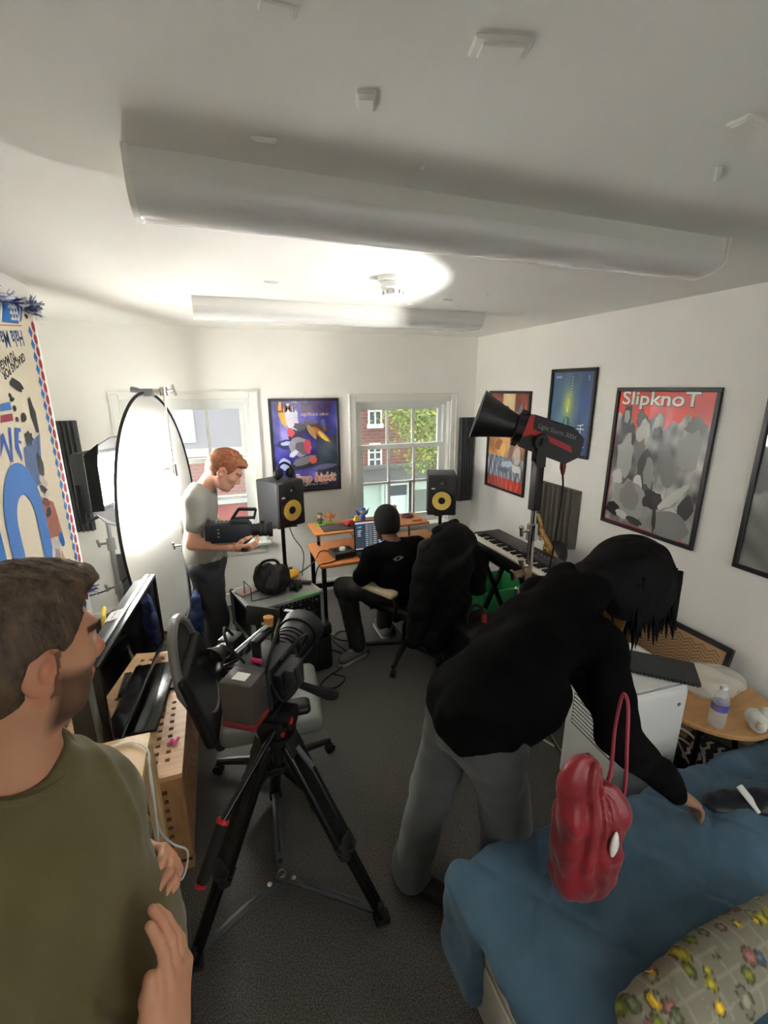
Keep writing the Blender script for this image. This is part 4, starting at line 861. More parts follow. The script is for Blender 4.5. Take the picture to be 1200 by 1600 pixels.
# black speaker box with cable, green crate, white strip below the keyboard
sb = thing('bass_speaker', 'black box speaker on the floor below the keyboard', 'speaker', (1.52, 2.30, 0), .1)
obj('cabinet', rbox(-.17, .17, -.17, .17, .01, .46, .012), m_black, sb); obj('front_grille', rbox(-.15, .15, -.178, -.168, .04, .43, .01), m_blackr, sb)
h_ = obj('cable_loop', tube([(-.08, .02, .46), (-.085, .02, .54), (-.03, .03, .58), (.03, .02, .55), (.04, 0, .46)], .010, 8, sm=5), m_blackr, sb); obj('red_connector', cyl((.038, 0, .462), (.038, .005, .51), .018, .015, 12), mat('red_connector', (190, 46, 36), .5), h_)
tag(obj('storage_crate', join(rbox(1.98, 2.44, 2.95, 3.35, 0, .03, .008), rbox(1.98, 2.0, 2.95, 3.35, .02, .30, .008), rbox(2.42, 2.44, 2.95, 3.35, .02, .30, .008), rbox(1.98, 2.44, 2.95, 2.97, .02, .30, .008), rbox(1.98, 2.44, 3.33, 3.35, .02, .30, .008)), mat('green_plastic', (50, 150, 84), .45), None), 'green plastic crate on the floor under the keyboard', 'crate')
# brass saxophone standing by the wall
sx = thing('saxophone', 'brass saxophone standing beside the keyboard', 'saxophone', (2.25, 2.14, 0), world=True)
m_brass = mat('worn_brass', (190, 148, 84), .28, metal=.9, var=.2, vs=30)
a, b_ = V3((2.25, 2.14, .40)), V3((2.20, 2.59, .955)); dd = unit(b_-a)
obj('body_tube', tube([a, a+(b_-a)*.5, b_], [.038, .030, .016], 14), m_brass, sx)
obj('bell', tube([a+V3((0, 0, -.02)), a+V3((.03, -.06, -.10)), a+V3((.05, -.16, -.04)), a+V3((.05, -.20, .14)), a+V3((.04, -.24, .30))], [.038, .045, .055, .068, .12], 18, sm=5), m_brass, sx)
for i in range(14):
    c = a+dd*(.20+i*.036); s = -1 if i % 2 else 1; obj('key_cup', cyl(c+V3((-.026, .012*s, 0)), c+V3((-.044, .020*s, .004)), .017-.0004*i, .016-.0004*i, 12), m_brass, sx)
obj('neck', tube([b_, b_+V3((-.01, .0, .05)), b_+V3((.01, .06, .09)), b_+V3((.02, .12, .07))], [.015, .013, .011, .008], 10, sm=4), m_brass, sx)
obj('side_keys', join(tube([a+dd*.25+V3((-.05, -.05, 0)), a+dd*.52+V3((-.045, -.05, 0))], .004, 6), ell(a+dd*.50+V3((-.06, -.06, .01)), (.018, .014, .03)), ell(a+dd*.56+V3((-.07, -.05, .0)), (.016, .014, .03)), ell(a+dd*.44+V3((-.075, -.05, .0)), (.016, .014, .03))), m_brass, sx)
obj('stand', join(cyl((2.25, 2.14, .0), (2.25, 2.16, .34), .012, .012, 8), *[bar((2.25, 2.14, .05), (2.25+.16*math.cos(q), 2.14+.16*math.sin(q), .012), .016, .01) for q in (.3, 2.4, 4.5)]), m_blackm, sx)
tag(obj('round_case', ell((2.36, 2.60, .72), (.085, .10, .12), 18, 12), mat('black_leather', (34, 34, 36), .45), None), 'rounded black cover behind the saxophone', 'cover')
# =================================================================== LEFT SIDE: CHEST, TELEVISION, PINE TABLE
m_acacia = mat('acacia_wood', (206, 164, 118), .5, var=.16, vs=5, stretch=(1, 9, 1)); m_acacia2 = mat('acacia_side', (176, 132, 88), .5, var=.2, vs=5, stretch=(8, 8, 1.5))
def perforated(w, l, t, holes, s):
    """slab w x l x t in the xy plane from the origin, with square holes of side s at the given centres (one grid of columns and rows)"""
    xs = sorted({round(c[0], 5) for c in holes}); ys = sorted({round(c[1], 5) for c in holes}); H_ = {(round(a, 5), round(b, 5)) for a, b in holes}
    cx = [0]+[q for x in xs for q in (x-s/2, x+s/2)]+[w]; cy = [0]+[q for y in ys for q in (y-s/2, y+s/2)]+[l]; v, f = [], []
    nx, ny = len(cx), len(cy)
    idx = lambda i, j, k: (k*ny+j)*nx+i
    v = [(x, y, z) for z in (0, t) for y in cy for x in cx]
    hole = lambda i, j: 0 <= i < nx-1 and 0 <= j < ny-1 and i % 2 == 1 and j % 2 == 1 and (xs[i//2], ys[j//2]) in H_
    solid = lambda i, j: 0 <= i < nx-1 and 0 <= j < ny-1 and not hole(i, j)
    for i in range(nx-1):
        for j in range(ny-1):
            if not solid(i, j): continue
            f.append((idx(i, j, 0), idx(i, j+1, 0), idx(i+1, j+1, 0), idx(i+1, j, 0))); f.append((idx(i, j, 1), idx(i+1, j, 1), idx(i+1, j+1, 1), idx(i, j+1, 1)))
            for di, dj, a, b in ((-1, 0, (i, j+1), (i, j)), (1, 0, (i+1, j), (i+1, j+1)), (0, -1, (i, j), (i+1, j)), (0, 1, (i+1, j+1), (i, j+1))):
                if not solid(i+di, j+dj): f.append((idx(*a, 0), idx(*b, 0), idx(*b, 1), idx(*a, 1)))
    return v, f
HX0, HX1, HY0, HY1, HZ = -.765, -.262, 1.635, 2.60, .50
ch = thing('storage_chest', 'slotted light wood storage chest under the television', 'chest', ((HX0+HX1)/2, (HY0+HY1)/2, 0), world=True)
W_, L_ = HX1-HX0, HY1-HY0
hs = [(W_-.06-i*.045, .09+j*.047) for i in range(9) for j in range(18) if (i < 2 or j > 13 or j < 3) and not (j in (9,))]
obj('lid', mv(perforated(W_, L_, .022, hs, .019), HX0, HY0, HZ-.022), m_acacia, ch, 0)
hs = [(.10+i*.045, .06+j*.045) for i in range(18) for j in range(8) if (j < 7)]
obj('side_panel', xf(perforated(L_-.02, HZ-.07, .02, [h for h in hs if h[0] < L_-.06], .019), Matrix.Translation((HX1-.025, HY0+.01, .045)) @ Matrix(((0, 0, 1, 0), (1, 0, 0, 0), (0, 1, 0, 0), (0, 0, 0, 1)))), m_acacia2, ch, 0)
hs = [(.06+i*.045, .06+j*.045) for i in range(9) for j in range(8)]
for y in (HY0+.005, HY1-.025): obj('end_panel', xf(perforated(W_-.02, HZ-.07, .02, hs, .019), Matrix.Translation((HX0+.01, y+.02, .045)) @ Matrix(((1, 0, 0, 0), (0, 0, -1, 0), (0, 1, 0, 0), (0, 0, 0, 1)))), m_acacia2, ch, 0)
obj('side_panel', box(HX0+.005, HX0+.025, HY0+.01, HY1-.01, .045, HZ-.022), m_acacia2, ch)
for x in (HX0+.03, HX1-.03):
    for y in (HY0+.03, HY1-.03): obj('foot', box(x-.025, x+.025, y-.025, y+.025, 0, .06), m_acacia2, ch)
obj('floor_panel', box(HX0+.02, HX1-.02, HY0+.02, HY1-.02, .045, .06), m_acacia2, ch)
# television
tv = thing('television', 'thick black flat-screen television on the wooden chest', 'television', (-.462, 2.19, .50), -.11)   # screen faces local +X
m_tv = mat('television_black', (20, 20, 21), .22); m_tvb = mat('television_back', (66, 68, 70), .45)
obj('bezel', join(rbox(-.02, .012, -.45, .45, .055, .075, .006), rbox(-.02, .012, -.45, .45, .455, .475, .006), rbox(-.02, .012, -.45, -.428, .07, .46, .006), rbox(-.02, .012, .428, .45, .07, .46, .006)), m_tv, tv)
obj('screen', box(-.015, .004, -.43, .43, .072, .458), mat('screen_glass', (5, 5, 6), .04, coat=1.0), tv, 0)
obj('top_trim', rbox(-.045, -.018, -.452, .452, .05, .477, .008), mat('silver_trim', (120, 124, 126), .35, metal=.4), tv)
pf = [(-.04, .06), (-.04, .472), (-.085, .46), (-.13, .38), (-.14, .12), (-.10, .07)]
obj('back_cover', prism(pf, (0, .40, 0), (1, 0, 0), (0, 0, 1), .80), m_tvb, tv)
st_ = obj('sticker', xf(box(-.028, .028, -.05, .05, 0, .002), Matrix.Translation((-.0625, -.02, .4685)) @ Matrix.Rotation(-.26, 4, 'Y')), m_white, tv)
g = join(*[cbox((0, -.035+i*.017, 0), (.004+.004*(i % 2), .008, .0004)) for i in range(5)]); g = xf(g, Matrix.Translation((-.0625, -.02, .4708)) @ Matrix.Rotation(-.26, 4, 'Y')); obj('printed_marks', g, m_black, st_, 0)['kind'] = 'stuff'
obj('stand_neck', rbox(-.06, -.02, -.09, .09, .018, .09, .006), m_tv, tv); obj('stand_base', rbox(-.13, .115, -.27, .27, .0005, .022, .012), mat('gloss_black', (24, 24, 26), .12), tv)
rm = thing('remote_control', 'slim black remote control lying on the slotted chest', 'remote', (-.32, 2.30, .50), 1.35); obj('body', rbox(-.10, .10, -.018, .018, .0005, .017, .005), m_black, rm); obj('key', join(*[cyl((-.07+i*.018, y, .017), (-.07+i*.018, y, .019), .004, .004, 8) for i in range(8) for y in (-.007, .007)]), m_grey, rm); rm.children[-1]['kind'] = 'stuff'
tag(obj('pink_marker', join(tube([(-.325, 1.80, .508), (-.31, 1.83, .512), (-.30, 1.80, .509), (-.285, 1.83, .512)], .006, 6, sm=3)), mat('pink_tape', (232, 80, 140), .5), None), 'bright pink scrap of tape on the wooden chest', 'tape')
# pine side table with white cable
m_pine = mat('pale_pine', (214, 180, 126), .5, var=.1, vs=5, stretch=(10, 1, 1))
pt = thing('side_table', 'pale pine side table beside the man in olive', 'table', (-.55, 1.3, 0), world=True)
obj('top', rbox(-.765, -.338, .96, 1.60, .725, .75, .004), m_pine, pt)
for x in (-.745, -.358):
    for y in (.98, 1.58): obj('leg', box(x-.02, x+.02, y-.02, y+.02, 0, .725), m_pine, pt)
obj('apron', join(box(-.745, -.725, 1.0, 1.56, .65, .725), box(-.378, -.358, 1.0, 1.56, .65, .725), box(-.725, -.378, 1.57, 1.59, .65, .725)), m_pine, pt)
tag(obj('cable_switch', join(rbox(-.56, -.49, 1.535, 1.56, .752, .772, .008), tube([(-.75, 1.50, .756), (-.65, 1.53, .758), (-.56, 1.548, .762)], .004, 6, sm=4), tube([(-.49, 1.548, .762), (-.40, 1.56, .757), (-.336, 1.50, .756), (-.328, 1.44, .70), (-.326, 1.42, .50), (-.30, 1.46, .36), (-.255, 1.46, .30), (-.27, 1.38, .28), (-.31, 1.36, .32)], .004, 6, sm=5), tube([(-.332, 1.47, .755), (-.324, 1.43, .66), (-.325, 1.38, .45), (-.33, 1.38, .30)], .004, 6, sm=5)), m_white, None), 'white inline cable switch with cord on the pine table', 'cable')
# =================================================================== FLIGHT CASE AND BLACK CASE
m_case = mat('black_case', (20, 20, 21), .55, bump=.1, bs=200)
bc = thing('equipment_case', 'large black hard case on the carpet under the flight case', 'case', (.315, 2.95, 0), .20)
obj('body', join(rbox(-.285, .285, -.20, .20, .012, .27, .02), *[rbox(x-.02, x+.02, -.207, -.19, .03, .26, .006) for x in (-.2, .2)]), m_case, bc); obj('lid', rbox(-.29, .29, -.205, .205, .275, .37, .025), m_case, bc)
for x in (-.15, .15): obj('latch', rbox(x-.03, x+.03, -.216, -.203, .24, .31, .006), m_dark, bc)
obj('handle', tube([(-.07, -.20, .20), (-.07, -.235, .20), (.07, -.235, .20), (.07, -.20, .20)], .010, 8), m_blackr, bc)
for x in (-.24, .24):
    for y in (-.16, .16): obj('foot', cyl((x, y, 0), (x, y, .014), .02, .02, 10), m_blackr, bc)
fc = thing('flight_case', 'silver-edged black rack flight case of audio gear', 'case', (.28, 2.935, .37), .28)
obj('body', box(-.243, .243, -.185, .19, .006, .245), m_case, fc)
ed = []
for x in (-.245, .245):
    for y in (-.192, .192): ed.append(box(x-.012, x+.012, y-.012, y+.012, 0, .25))
for z in (.008, .245):
    for y in (-.192, .192): ed.append(box(-.25, .25, y-.012, y+.012, z-.008, z+.010))
    for x in (-.245, .245): ed.append(box(x-.012, x+.012, -.19, .19, z-.008, z+.010))
obj('aluminium_edging', join(*ed), mat('aluminium', (176, 180, 178), .4, metal=.6), fc)
for x in (-.244, .244):
    for y in (-.191, .191):
        for z in (.008, .245): obj('corner_ball', ell((x, y, z), .019, 10, 8), m_steel, fc)
for r_, (z0, z1) in enumerate(((.02, .125), (.13, .235))):
    u = obj('rack_unit', rbox(-.232, .232, -.196, -.18, z0, z1, .003, 1), m_black, fc)
    for i in range(14):
        for j in range(2):
            if (i*3+j*5+r_) % 4 == 0: continue
            obj('knob', cyl((-.20+i*.031, -.196, z0+.03+j*.045), (-.20+i*.031, -.212, z0+.03+j*.045), .009, .007, 8), m_steel if (i+j) % 3 else m_dark, u)
    obj('indicator', join(*[box(-.215+i*.03, -.209+i*.03, -.1985, -.195, z1-.014, z1-.010) for i in range(14)]), m_white, u); u.children[-1]['kind'] = 'stuff'
obj('top_panel', box(-.235, .235, -.18, .18, .245, .254), mat('worn_grey_panel', (150, 152, 148), .5, var=.15, vs=9), fc)
obj('green_tape', box(.03, .235, -.203, -.18, .2545, .257), mat('green_tape', (70, 190, 80), .5), fc)
ZT = .37+.256
fr_ = lambda x, y, z=0: (V3((.28, 2.935, ZT))+V3((x*math.cos(.28)-y*math.sin(.28), x*math.sin(.28)+y*math.cos(.28), z)))
# black bag on the flight case
F_ = Field(); c0 = fr_(-.02, .0, .0)
F_.ell(c0+V3((0, 0, .085)), (.125, .10, .09), k=.03).ell(c0+V3((-.05, .02, .15)), (.06, .05, .05), k=.04).ell(c0+V3((.05, -.01, .14)), (.06, .05, .05), k=.04).ell(c0+V3((.0, -.07, .07)), (.08, .05, .06), k=.03).plane(c0+V3((0, 0, .002)), (0, 0, -1))
bg = thing('camera_bag', 'soft black bag slumped on top of the flight case', 'bag', tuple(c0), world=True)
obj('body', F_.mesh(.007, disp=lambda P: .016*np.abs(vnoise(P, 30, 2))-.006+.006*vnoise(P, 75, 4)), mat('black_nylon', (14, 14, 15), .5), bg, 180)
obj('strap', join(tube([c0+V3((-.08, .0, .16)), c0+V3((-.06, -.02, .225)), c0+V3((.02, -.02, .23)), c0+V3((.06, 0, .17))], .009, 6, sm=5), tube([c0+V3((.10, -.05, .10)), c0+V3((.15, -.08, .05)), c0+V3((.14, -.10, .01))], .008, 6, sm=4)), m_blackr, bg)
ln = thing('camera_lens', 'black camera lens lying beside the soft black bag', 'lens', tuple(fr_(.12, -.07, .034)), .1); obj('barrel', cyl((-.05, 0, 0), (.035, 0, 0), .034, .031, 20), m_black, ln); obj('focus_ring', cyl((-.02, 0, 0), (.01, 0, 0), .0355, .0355, 20), m_blackr, ln)
F_ = Field(); c1 = fr_(.14, .12, .0); F_.ell(c1+V3((0, 0, .03)), (.075, .05, .032), k=.02).ell(c1+V3((.05, .02, .035)), (.04, .035, .03), k=.02).plane(c1, (0, 0, -1))
tag(obj('yellow_pouch', F_.mesh(.007, disp=lambda P: .004*vnoise(P, 70, 4)), mat('yellow_fabric', (226, 166, 36), .6), None, 180), 'bright yellow pouch at the back of the flight case', 'pouch')
rm = thing('remote_control', 'dark grey remote control on the flight case', 'remote', tuple(fr_(.19, .0, 0)), -.5); obj('body', rbox(-.075, .075, -.02, .02, .0005, .018, .005), m_dark, rm); obj('key', join(*[rbox(-.055+i*.02, -.045+i*.02, -.01, .01, .017, .020, .002) for i in range(6)]), m_grey, rm); rm.children[-1]['kind'] = 'stuff'
tag(obj('paper_booklet', mv(rbox(-.07, .07, -.05, .05, .0005, .008, .002), *fr_(-.17, .10), .5), mat('pinkish_paper', (206, 180, 170), .7), None), 'pale booklet beside the black bag on flight case', 'booklet')
tag(obj('wire_rack', join(tube([fr_(-.20, -.07, .004), fr_(-.20, -.07, .10), fr_(-.20, .06, .10), fr_(-.20, .06, .004)], .003, 6), tube([fr_(-.20, -.07, .004), fr_(-.08, -.09, .004)], .003, 6), tube([fr_(-.20, .06, .004), fr_(-.08, .06, .004)], .003, 6)), m_dark, None), 'thin dark wire rack on the flight case edge', 'rack')
# =================================================================== OFFICE CHAIRS
def office_chair(name, label, loc, rz, kind):
    """faces local +Y"""
    t = thing(name, label, 'chair', loc, rz, None)
    seatm = mat('grey_seat_fabric', (120, 122, 118), .9, bump=.3, bs=300) if kind == 'mesh' else mat('black_seat_leather', (22, 22, 23), .4)
    for k in range(5):
        a = PI/2+2*PI*k/5+(.31 if kind == 'mesh' else -.55); c, s = math.cos(a), math.sin(a)
        b = obj('base_arm', tube([(.03*c, .03*s, .105), (.18*c, .18*s, .095), (.31*c, .31*s, .078)], [.026, .022, .017], 10), m_black, t)
        w = obj('caster', join(cyl((.31*c-.016*s, .31*s+.016*c, .028), (.31*c-.005*s, .31*s+.005*c, .028), .028, .028, 16), cyl((.31*c+.005*s, .31*s-.005*c, .028), (.31*c+.016*s, .31*s-.016*c, .028), .028, .028, 16), cyl((.31*c, .31*s, .03), (.31*c, .31*s, .085), .008, .008, 8)), m_black, b)
    obj('column', join(cyl((0, 0, .08), (0, 0, .26), .03, .028, 16), cyl((0, 0, .26), (0, 0, .40), .016, .016, 12)), m_blackm, t)
    obj('mechanism', rbox(-.10, .10, -.14, .12, .395, .43, .012), m_black, t)
    F_ = Field(); F_.rb((0, .01, .465), (.24, .235, .045), .04)
    obj('seat', F_.mesh(.012), seatm, t, 180)
    if kind == 'mesh':
        pts = [(math.sin(a)*.20, -.235-.045*math.cos(a*1)*0-.03*(1-abs(math.cos(a))), .74+.24*math.cos(a)) for a in [2*PI*i/28 for i in range(28)]]
        obj('back_frame', tube(pts, .022, 8, closed=True), mat('grey_back_frame', (112, 112, 108), .5), t)
        v = [(0, -.262, .74)]+[(math.sin(a)*.195*q, -.235-.03*(1-abs(math.cos(a)))*q-.02*(1-q), .74+.235*math.cos(a)*q) for q in (.5, 1) for a in [2*PI*i/28 for i in range(28)]]
        f = [(0, 1+i, 1+(i+1) % 28) for i in range(28)]+[(1+i, 29+i, 29+(i+1) % 28, 1+(i+1) % 28) for i in range(28)]
        obj('back_mesh', (v+[(p[0], p[1]-.006, p[2]) for p in v], f+[tuple(j+57 for j in q[::-1]) for q in f]), mat('black_mesh', (22, 22, 23), .8), t, 180)
        F_ = Field(); F_.rb((0, -.25, .62), (.22, .03, .20), .03); F_.rb((0, -.26, .45), (.12, .03, .14), .03)
        obj('back_shell', F_.mesh(.012), m_black, t, 180)
        arm = m_black
        for ob in t.children:
            if ob.name.split('.')[0] in ('back_frame', 'back_mesh', 'back_shell'): ob.data.transform(Matrix.Translation((0, -.24, .42)) @ Matrix.Rotation(.27, 4, 'X') @ Matrix.Translation((0, .24, -.42)))
    else:
        F_ = Field(); F_.rb((0, -.27, .77), (.235, .04, .27), .04, rot=[[1, 0, 0], [0, math.cos(.12), math.sin(.12)], [0, -math.sin(.12), math.cos(.12)]]); F_.rb((0, -.27, .46), (.05, .02, .12), .015, k=.03)
        obj('backrest', F_.mesh(.013), m_black, t, 180); arm = mat('cream_arm_pad', (206, 192, 160), .55)
    for s in (-1, 1):
        sup = obj('arm_support', tube([(.20*s, -.05, .43), (.285*s, -.05, .44), (.295*s, -.02, .60)] if kind == 'mesh' else [(.20*s, -.12, .43), (.28*s, -.12, .45), (.285*s, -.13, .60), (.285*s, .10, .62), (.283*s, .14, .56), (.24*s, .12, .44)], .018, 8, sm=4), m_black, t)
        F_ = Field(); F_.rb((.29*s, .04 if kind == 'mesh' else .0, .635), (.045, .14, .022), .02); obj('arm_pad', F_.mesh(.009), arm, sup, 180)
    return t
office_chair('office_chair', 'black mesh-back office chair with grey seat behind the tripod', (.12, 1.99, 0), -PI/2-.10, 'mesh')
DCH = (1.20, 2.80, 0); DRZ = .49
office_chair('office_chair', 'black office chair with cream armrests at the desk', DCH, DRZ, 'exec')
# puffer jacket hung over the desk chair
cr, sr = math.cos(DRZ), math.sin(DRZ)
ct = lambda x, y, z: (DCH[0]+x*cr-y*sr, DCH[1]+x*sr+y*cr, z)
Rj = np.array([[cr, sr, 0], [-sr, cr, 0], [0, 0, 1.0]])
F_ = Field(); F_.rb(ct(-.01, -.345, .62), (.265, .065, .31), .06, Rj, .03).ell(ct(.05, -.325, .86), (.275, .12, .235), Rj, .06).cap(ct(.20, -.31, .96), ct(.36, -.36, .76), .085, .085, .05).cap(ct(.36, -.36, .76), ct(.40, -.36, .53), .085, .072, .04).cap(ct(-.18, -.32, .90), ct(-.29, -.35, .62), .07, .065, .06).cap(ct(-.20, -.33, .82), ct(-.35, -.34, .42), .065, .06, .06).rb(ct(.06, -.37, .43), (.20, .05, .12), .05, Rj, .05).rb(ct(-.12, -.38, .36), (.10, .045, .12), .04, Rj, .05)
def quilt(P):
    return -.010*np.abs(np.sin((P[:, 2]-.1)*PI/.115))**.6+.006+.004*vnoise(P, 30, 3)
jk = thing('puffer_jacket', 'black padded jacket draped over the desk chair', 'jacket', ct(0, -.34, .27), world=True)
obj('jacket_body', F_.mesh(.011, disp=quilt), mat('black_padded_nylon', (9, 9, 10), .7, spec=.2), jk, 180)
F_ = Field(); F_.cap(ct(-.06, -.30, 1.068), ct(.15, -.30, 1.068), .035, .035); obj('collar', F_.mesh(.010, disp=lambda P: .004*vnoise(P, 60, 1)), _M['black_padded_nylon'], jk, 180)
# =================================================================== TRIPOD AND CINEMA CAMERA
AP = V3((.100, 1.45, .735)); FEET = [V3((.415, 1.175, 0)), V3((-.255, 1.27, 0)), V3((.10, 1.87, 0))]; HUB = V3((.073, 1.43, .055))
tp_ = thing('tripod', 'black video tripod with ground spreader and pan handle', 'tripod', (.08, 1.44, 0), world=True)
m_tube = mat('black_tripod_tube', (14, 14, 15), .25)
for fo in FEET:
    d = unit(fo-AP); out = unit(V3((fo[0]-AP[0], fo[1]-AP[1], 0))); top = AP+out*.055+V3((0, 0, -.02)); side = unit(np.cross(d, (0, 0, 1)))
    end = fo+V3((0, 0, .03)); mid = top+(end-top)*.60; g = []
    for s in (-1, 1): g.append(cyl(top+side*.03*s, mid+side*.03*s, .017, .017, 12))
    l = obj('leg', join(*g, bar(top+(end-top)*.06, mid, .06, .020, up=out)), m_tube, tp_)
    obj('lower_tube', join(*[cyl(top+(end-top)*.45+side*.017*s, end+side*.012*s, .014, .013, 12) for s in (-1, 1)], bar(top+(end-top)*.45, end, .03, .014, up=out)), m_tube, l)
    obj('leg_lock', bar(mid-d*.04, mid+d*.03, .086, .040, up=out, r=.006), m_black, l); obj('leg_hinge', bar(top-d*.02, top+d*.05, .080, .042, up=out, r=.006), m_black, l)
    obj('lock_lever', bar(top+d*.02+out*.02, top+d*.10+out*.045, .020, .008, up=out), m_steel if fo[0] > .3 else m_black, l)
    obj('foot', join(rbox(fo[0]-.03, fo[0]+.03, fo[1]-.025, fo[1]+.025, 0, .025, .008), cyl(fo+V3((0, 0, .02)), fo+V3((0, 0, .06))-d*.02, .02, .017, 12)), m_blackr, l)
    obj('strap', tube([mid+side*.04+out*.02, mid+side*.05-d*.03, mid-side*.0+out*.035, mid-side*.05-d*.02], .004, 6, sm=4), m_blackr, l)
m_spr = mat('spreader_grey', (58, 59, 58), .5)
sp_ = obj('spreader_hub', join(cyl(HUB-V3((0, 0, .012)), HUB+V3((0, 0, .012)), .026, .026, 16)), m_spr, tp_)
obj('hub_ring', lathe([(.014, .012), (.018, .015), (.014, .018)], 16, HUB, (0, 0, 1), False), m_steel, sp_)
for fo in FEET:
    e = fo+V3((0, 0, .045)); d = unit(e-HUB)
    a = obj('spreader_arm', join(bar(HUB+d*.02, e-d*.03, .034, .012, r=.003)), m_spr, tp_); obj('slot', bar(HUB+d*.10+V3((0, 0, .0065)), e-d*.09+V3((0, 0, .0065)), .008, .002), m_black, a)
    obj('rivet', cyl(HUB+d*.055+V3((0, 0, .005)), HUB+d*.055+V3((0, 0, .014)), .010, .010, 12), m_chrome, a)
obj('bowl', join(cyl(AP+V3((0, 0, -.05)), AP+V3((0, 0, .02)), .055, .075, 20), cyl(AP+V3((0, 0, -.13)), AP+V3((0, 0, -.05)), .024, .02, 14)), m_black, tp_)
CA = unit((.57, .82, 0)); CS = V3((CA[1], -CA[0], 0)); CZ = V3((0, 0, 1.0)); CB = (CA, -CS, CZ)     # forward, left, up
K = lambda g, z=0: loc2w(g, AP+V3((0, 0, z)), CB)
hd = obj('fluid_head', K(join(rbox(-.06, .06, -.05, .05, .02, .09, .012), cyl((0, -.075, .085), (0, .075, .085), .045, .045, 20), rbox(-.08, .12, -.035, .09, .12, .145, .006), rbox(-.05, .05, -.03, .03, .08, .13, .006))), m_black, tp_)
[obj('red_mark', K(g_), m_red, hd) for g_ in (cyl((-.02, -.078, .085), (-.02, -.072, .085), .014, .014, 10), cyl((.02, -.056, .05), (.02, -.048, .05), .010, .010, 10), cyl((-.045, -.056, .04), (-.045, -.048, .04), .010, .010, 10))]
p0, p1, p2 = AP+V3((-.01, -.06, .06)), V3((-.100, 1.215, .66)), V3((-.178, 1.15, .515))
ph = obj('pan_handle', cyl(p0, p1, .011, .011, 12), m_tube, tp_); obj('grip', tube([p1, p1+(p2-p1)*.2, p2], [.017, .019, .018], 14), m_blackr, ph)
[obj('red_ring', g_, mat('bright_red', (200, 30, 34), .4), ph) for g_ in (cyl(p1-(p1-p0)*.01, p1+(p2-p1)*.05, .0195, .0195, 14), cyl(p2-(p2-p1)*.02, p2+(p2-p1)*.05, .0185, .016, 14))]
cc = thing('cinema_camera', 'black cinema camera rig mounted on the tripod', 'camera', tuple(AP+V3((0, 0, .145))), world=True)
B0 = .145
K = lambda g, z=0: loc2w(([(q[0], q[1]*1.25, B0+(q[2]-B0)*1.08) for q in g[0]], g[1]), AP+CA*.055-CS*.045, CB)
obj('body', K(join(rbox(-.10, .08, -.055, .055, B0, B0+.145, .010), rbox(-.06, .06, .05, .075, B0+.02, B0+.11, .008), rbox(-.09, .05, -.078, -.05, B0+.03, B0+.12, .006))), m_black, cc)
ba = obj('battery', K(rbox(-.215, -.115, -.048, .048, B0-.005, B0+.155, .008)), mat('taupe_battery', (70, 64, 60), .45), cc)
obj('red_band', K(rbox(-.217, -.113, -.0495, .0495, B0-.006, B0+.02, .006)), mat('battery_red', (120, 34, 34), .5), ba); obj('label', K(box(-.19, -.15, -.02, .02, B0+.1552, B0+.1565)), m_white, ba); obj('battery_plate', K(rbox(-.117, -.098, -.055, .055, B0, B0+.15, .004)), m_dark, cc)
ln = obj('lens', K(join(cyl((.08, 0, B0+.08), (.13, 0, B0+.08), .045, .045, 24), cyl((.13, 0, B0+.08), (.20, 0, B0+.08), .050, .050, 24), cyl((.20, 0, B0+.08), (.25, 0, B0+.08), .057, .060, 24))), m_black, cc)
obj('gear_ring', K(join(*[cyl((x, 0, B0+.08), (x+.014, 0, B0+.08), .054, .054, 36) for x in (.10, .15, .18)])), m_dark, ln)
obj('matte_box', K(join(cyl((.25, 0, B0+.08), (.285, 0, B0+.08), .068, .072, 28), lathe([(.072, .285), (.076, .315), (.072, .315), (.067, .286)], 28, (0, 0, B0+.08), (1, 0, 0), False))), m_black, cc)
obj('front_glass', K(ell((.283, 0, B0+.08), (.060, .060, .012), 24, 8, (1, 0, 0))), mat('lens_glass', (20, 14, 26), .05, coat=1), ln)
obj('tape_label', K(join(box(.262, .28, .02, .05, B0+.165, B0+.167))), m_white, cc)
obj('rail', K(join(*[cyl((-.12, y, B0+.0), (.30, y, B0+.0), .0075, .0075, 12) for y in (-.03, .03)])), m_dark, cc)
th = obj('top_handle', K(join(rbox(-.08, .10, -.012, .012, B0+.205, B0+.228, .008), rbox(-.075, -.055, -.012, .012, B0+.14, B0+.21, .004), rbox(.06, .08, -.012, .012, B0+.14, B0+.21, .004))), m_black, cc)
obj('orange_knob', K(cyl((.03, .0, B0+.228), (.03, 0, B0+.262), .012, .016, 14)), mat('orange_knob', (206, 140, 70), .4), th); obj('clamp_rod', K(cyl((.02, -.0, B0+.235), (-.10, .05, B0+.19), .007, .007, 10)), m_steel, th)
ev = obj('viewfinder', K(join(rbox(-.03, .05, .095, .15, B0+.12, B0+.18, .008), tube([(-.03, .122, B0+.15), (-.075, .122, B0+.155)], [.024, .024], 18), tube([(-.075, .122, B0+.155), (-.085, .122, B0+.156), (-.125, .122, B0+.160)], [.028, .030, .044], 18, cap=False), cyl((.02, .06, B0+.15), (.02, .11, B0+.15), .01, .01, 10))), m_black, cc)
obj('chrome_ring', K(cyl((-.03, .122, B0+.15), (-.05, .122, B0+.152), .0265, .0265, 18)), m_chrome, ev)
mo = obj('monitor', K(xf(rbox(-.008, .008, -.055, .055, -.035, .035, .004), Matrix.Translation((.075, .04, B0+.235)) @ Matrix.Rotation(.2, 4, 'Y'))), m_black, cc); obj('monitor_label', K(xf(box(-.0092, -.0085, -.03, .0, -.028, -.018), Matrix.Translation((.075, .04, B0+.235)) @ Matrix.Rotation(.2, 4, 'Y'))), m_white, mo)
